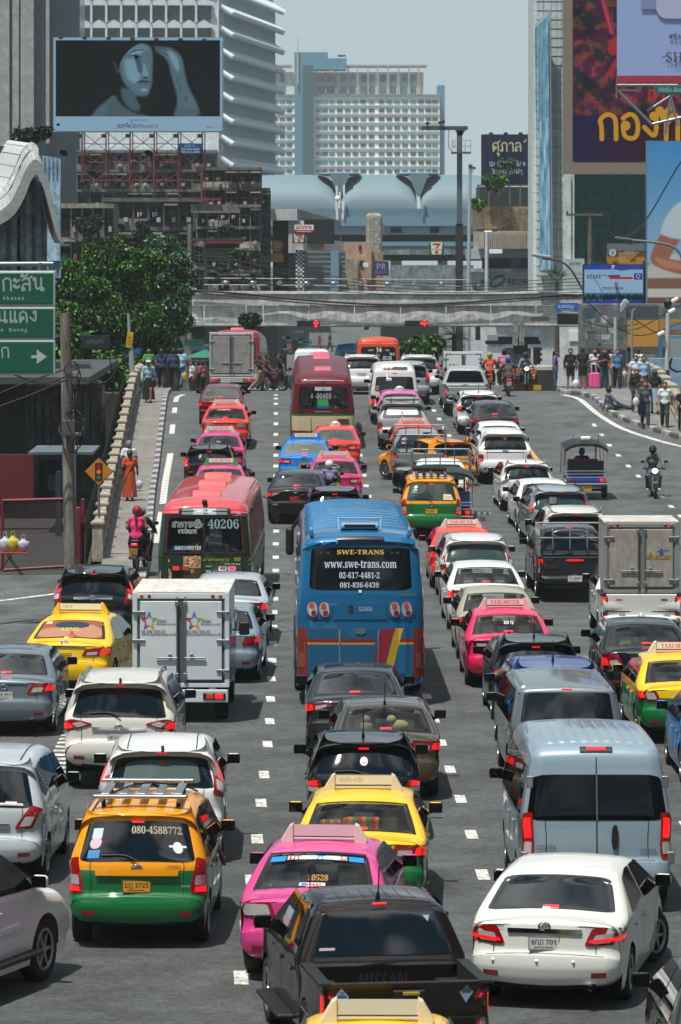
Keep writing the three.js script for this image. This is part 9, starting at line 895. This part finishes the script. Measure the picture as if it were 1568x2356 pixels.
// crossing beyond the crest
for(const[x,D,lab,top,bot,s]of[[612,196,'man in a maroon shirt striding across behind the grey truck','#4a1522','#17191e',1],[647,196.5,'man in a black tee shirt crossing left of the number 13 bus','#17181b','#1d232c',1.02],[597,195,'person in white trainers half hidden by the grey truck','#22262b','#8a6a55',0.97]])person({label:lab,x,D,base:0,pose:'stride',yaw:s===1.02?-80:80,top,bottom:bot,s,skin:'#8a5f45',shoe:'#b9c2ca',group:'people crossing beyond the crest'});
// right pavement
const RB={group:RP,base:0.15,skin:'#8f6148'};
for(const o of[
{label:'woman in black with sunglasses facing the camera at the right crest',x:1313,D:187.5,yaw:180,top:'#0f1012',sleeve:'l',bottom:'#131417',legs:'s',hair:'bun'},
{label:'man in a black tee and shorts pulling a pink suitcase',x:1341,D:187,top:'#0d0f11',bottom:'#14231f',legs:'s',s:1.04},
{label:'woman in a white blouse and black skirt looking at a phone',x:1369,D:188.5,yaw:180,pose:'phone',top:'#b9bdc4',bottom:'#111214',legs:'skirt',hair:'long'},
{label:'woman in a black top and jeans between the phone user and the group',x:1390,D:188,yaw:170,pose:'phone',top:'#0e0f12',bottom:'#31475c',hair:'long'},
{label:'long haired woman in pale grey behind the woman in blue',x:1408,D:189.5,yaw:120,top:'#a9aeb4',bottom:'#8f8d88',hair:'long'},
{label:'woman in a sleeveless blue top and dark trousers walking down',x:1421,D:187,yaw:180,pose:'walk',top:'#2f6f94',sleeve:'n',bottom:'#14171c',hair:'bun'},
{label:'man in a white shirt with a navy bag behind the balustrade',x:1470,D:188,yaw:40,top:'#c2c6ca',bottom:'#23303e',more:(t)=>part(t,'shoulder_bag',gb().rbox(0,0.95,0.18,0.26,0.34,0.1,0.04).bar(V(0,1.1,0.18),V(0.12,1.44,0.1),0.014).get(),std('#16283a',0.8))},
{label:'woman in a white blouse beside the man in a pale blue shirt',x:1463,D:179,yaw:180,pose:'walk',top:'#bfc5cc',bottom:'#20252c',hair:'pony'},
{label:'man in a pale blue shirt on the right pavement',x:1481,D:178,yaw:180,pose:'walk',top:'#8ea4c0',sleeve:'l',bottom:'#1e242c',s:1.02},
{label:'woman in a black hooded top and jeans carrying a white bag',x:1464,D:171.5,yaw:178,pose:'walk',top:'#0c0d0f',sleeve:'l',bottom:'#3a5a72',hair:'long'},
{label:'small person half hidden behind the man in a grey tee',x:1478,D:170,yaw:180,pose:'walk',top:'#2a2d36',bottom:'#1a1c22',s:0.9},
{label:'man in a grey tee shirt and short jeans with a cross-body bag',x:1485,D:166.6,yaw:180,pose:'walk',top:'#4a4d52',bottom:'#1f3346',s:1.0,more:(t)=>part(t,'cross_body_bag',gb().rbox(0.16,1.0,-0.14,0.2,0.2,0.08,0.03).bar(V(0.16,1.08,-0.15),V(-0.14,1.42,-0.08),0.014).get(),std('#1b1c20',0.8))},
{label:'woman in a black top and pale blue skirt walking away',x:1507,D:171,pose:'walk',top:'#0d0e11',bottom:'#7f9cae',legs:'skirt',hair:'long'},
{label:'man in a white short sleeved shirt lowest on the right pavement',x:1530,D:166,yaw:185,pose:'walk',top:'#c6cacd',bottom:'#2a2d33'},
{label:'dark figure cut off by the right edge beside the balustrade end',x:1572,D:164,yaw:180,pose:'walk',top:'#101114',bottom:'#14151a',hair:'long'},
{label:'long haired girl in a purple top and jeans left of the crest group',x:1278,D:189,yaw:100,top:'#6d5a86',bottom:'#2f5470',hair:'long',s:0.95}])person({...RB,...o});
person({...RB,label:'man sitting on the right pavement with his legs stretched out',x:1406,D:172.5,yaw:78,pose:'floor',top:'#5a6472',bottom:'#3b4048',shoe:0,skin:'#4f3222',sleeve:'l'});
bagOf('bright pink wheeled suitcase beside the man in black shorts',1368,889,186.8,0.46,0.66,'#e0559a','case',G(186.8)+0.15);
bagOf('white shopping bag at the feet of the woman in black',1326,889,187.2,0.34,0.42,'#c9cdd2','bag',G(187.2)+0.15);bagOf('thin white bag carried by the woman in a black hooded top',1464,960,171.3,0.26,0.4,'#c2c8cc','bag',G(171.3)+0.4);bagOf('clear plastic bag carried by the woman in a sleeveless blue top',1437,870,187,0.24,0.34,'#a9aaac','bag',G(187)+0.6);
// riders
function rider(m,o){const z=o.z??-0.45,p=person({pose:'ride',skin:'#7a5038',...o,X:m.position.x+Math.sin(-m.rotation.y)*-z,D:-(m.position.z+Math.cos(m.rotation.y)*z),Y:m.position.y - 0.0,yaw:-m.rotation.y*180/Math.PI,group:'motorcycle riders'});return p;}
let mo=moto({label:'black scooter carrying two riders on the left pavement by the green bus',D:groundD(1318,0.15),x:308,base:0.15,yaw:10,color:'#17191c',pbg:'#b98a2c'});
rider(mo,{label:'woman in a bright pink top and red helmet on the back of the pavement scooter',pose:'pillion',z:-0.35,top:'#d0246c',sleeve:'n',bottom:'#14161a',legs:'s',helmet:'#8f1a1e',skin:'#8f5f46',more:(t,J)=>part(t,'hair',gb().bar(V(0,1.5,0.1),V(0.02,1.2,0.15),0.04,6,0.02).get(),std('#4a2c1a',0.7))});
rider(mo,{label:'person in black and a silver helmet driving the pavement scooter',z:-0.8,top:'#101214',sleeve:'l',bottom:'#0e0f12',helmet:'#6d7880'});
mo=moto({label:'grey scooter coming towards the camera on the open road, right',D:140.2,x:1509,yaw:180,color:'#6d787c',light:1});mo.position.z -=1.7;
rider(mo,{label:'rider in a grey jacket, jeans and black helmet coming towards the camera',z:-0.5,top:'#59615f',sleeve:'l',bottom:'#33485a',helmet:'#0c0d0f',shoe:'#b9c0c2'});
mo=moto({label:'scooter squeezed between the black saloon and the magenta ring taxi',D:134,x:757,color:'#22252a',yaw:2});rider(mo,{label:'rider in a violet grey shirt and white helmet beside the magenta ring taxi',top:'#6a6a86',bottom:'#23262c',helmet:'#c3c7ca'});
mo=moto({label:'motorcycle with a blue helmeted rider in front of the black crest saloon',D:181.5,x:1172,color:'#16181b',pbg:'#c4c8cb',yaw:-1});rider(mo,{label:'rider in a grey hooded top and bright blue helmet',top:'#4a4548',sleeve:'s',bottom:'#2a2c30',legs:'s',helmet:'#1e4f9a'});
mo=moto({label:'motorcycle taxi with an orange vested rider at the crest',D:190,x:1129,color:'#1a1c1f',pbg:'#b98a2c'});rider(mo,{label:'rider in an orange vest and yellow green helmet at the crest',top:'#b04a22',bottom:'#1c2430',helmet:'#7f8f4a',sleeve:'l'});
mo=moto({label:'motorcycle carrying a person in a pink shirt at the crest',D:189,x:1160,color:'#1a1c1f',yaw:4});rider(mo,{label:'large person in a pink shirt riding behind at the crest',pose:'pillion',z:-0.35,top:'#b5677e',bottom:'#1d2028',s:1.08});rider(mo,{label:'helmeted rider in front of the person in a pink shirt',z:-0.8,top:'#5a6068',bottom:'#1d2028',helmet:'#1c1e22'});
mo=moto({label:'motorcycle with its headlight on facing the camera at the crest',D:190.5,x:1213,yaw:180,color:'#2a3a4a',light:1});mo.position.z -=1.6;rider(mo,{label:'rider with a dark helmet behind the lit headlight at the crest',top:'#6d6f74',sleeve:'l',bottom:'#262a32',helmet:'#17181b'});
mo=moto({label:'red motorcycle waiting sideways left of the number 13 bus',D:197,x:664,yaw:-70,color:'#8f1420'});
// tuk-tuk occupants
for(const[lab,x,D,z,top,yaw]of[['driver seen from behind in the chrome railed tuk-tuk',1349,139.6,2.0,'#26324a',0],['passenger in a pale grey shirt at the left of the dark tuk-tuk',1020,127.5,0.55,'#8b8d86',0],['passenger in a dark shirt at the right of the dark tuk-tuk',1050,127.5,0.6,'#1c1e22',0]])person({label:lab,X:X(x,D),D:D+z,Y:G(D)+0.3,pose:'seat',top,bottom:'#3a5a7c',yaw,skin:'#6b452f',group:'tuk-tuk occupants'});
// driver's arm out of the rack taxi
{const J=bonesOf('stand'),D=54.7+2.35,t=person({label:'driver of the rack taxi with one forearm out of the window',X:-1.7+0.42,D:D,Y:0.18,pose:'seat',top:'#7f8fa6',bottom:'#2a2d33',yaw:2,group:'drivers'});part(t,'forearm',gb().add(blob(conv([[[0.24,0.74,0.1],0.045,[0.4,0.78,0.08],0.038],[[0.4,0.78,0.08],0.04,[0.5,0.58,0.0],0.03],[[0.5,0.58,0.0],0.03,[0.52,0.5,-0.01],0.025]]),0)).get(),std('#6a4330',0.6));}
for(const f of LATER)f();
renderer.render(scene,camera);
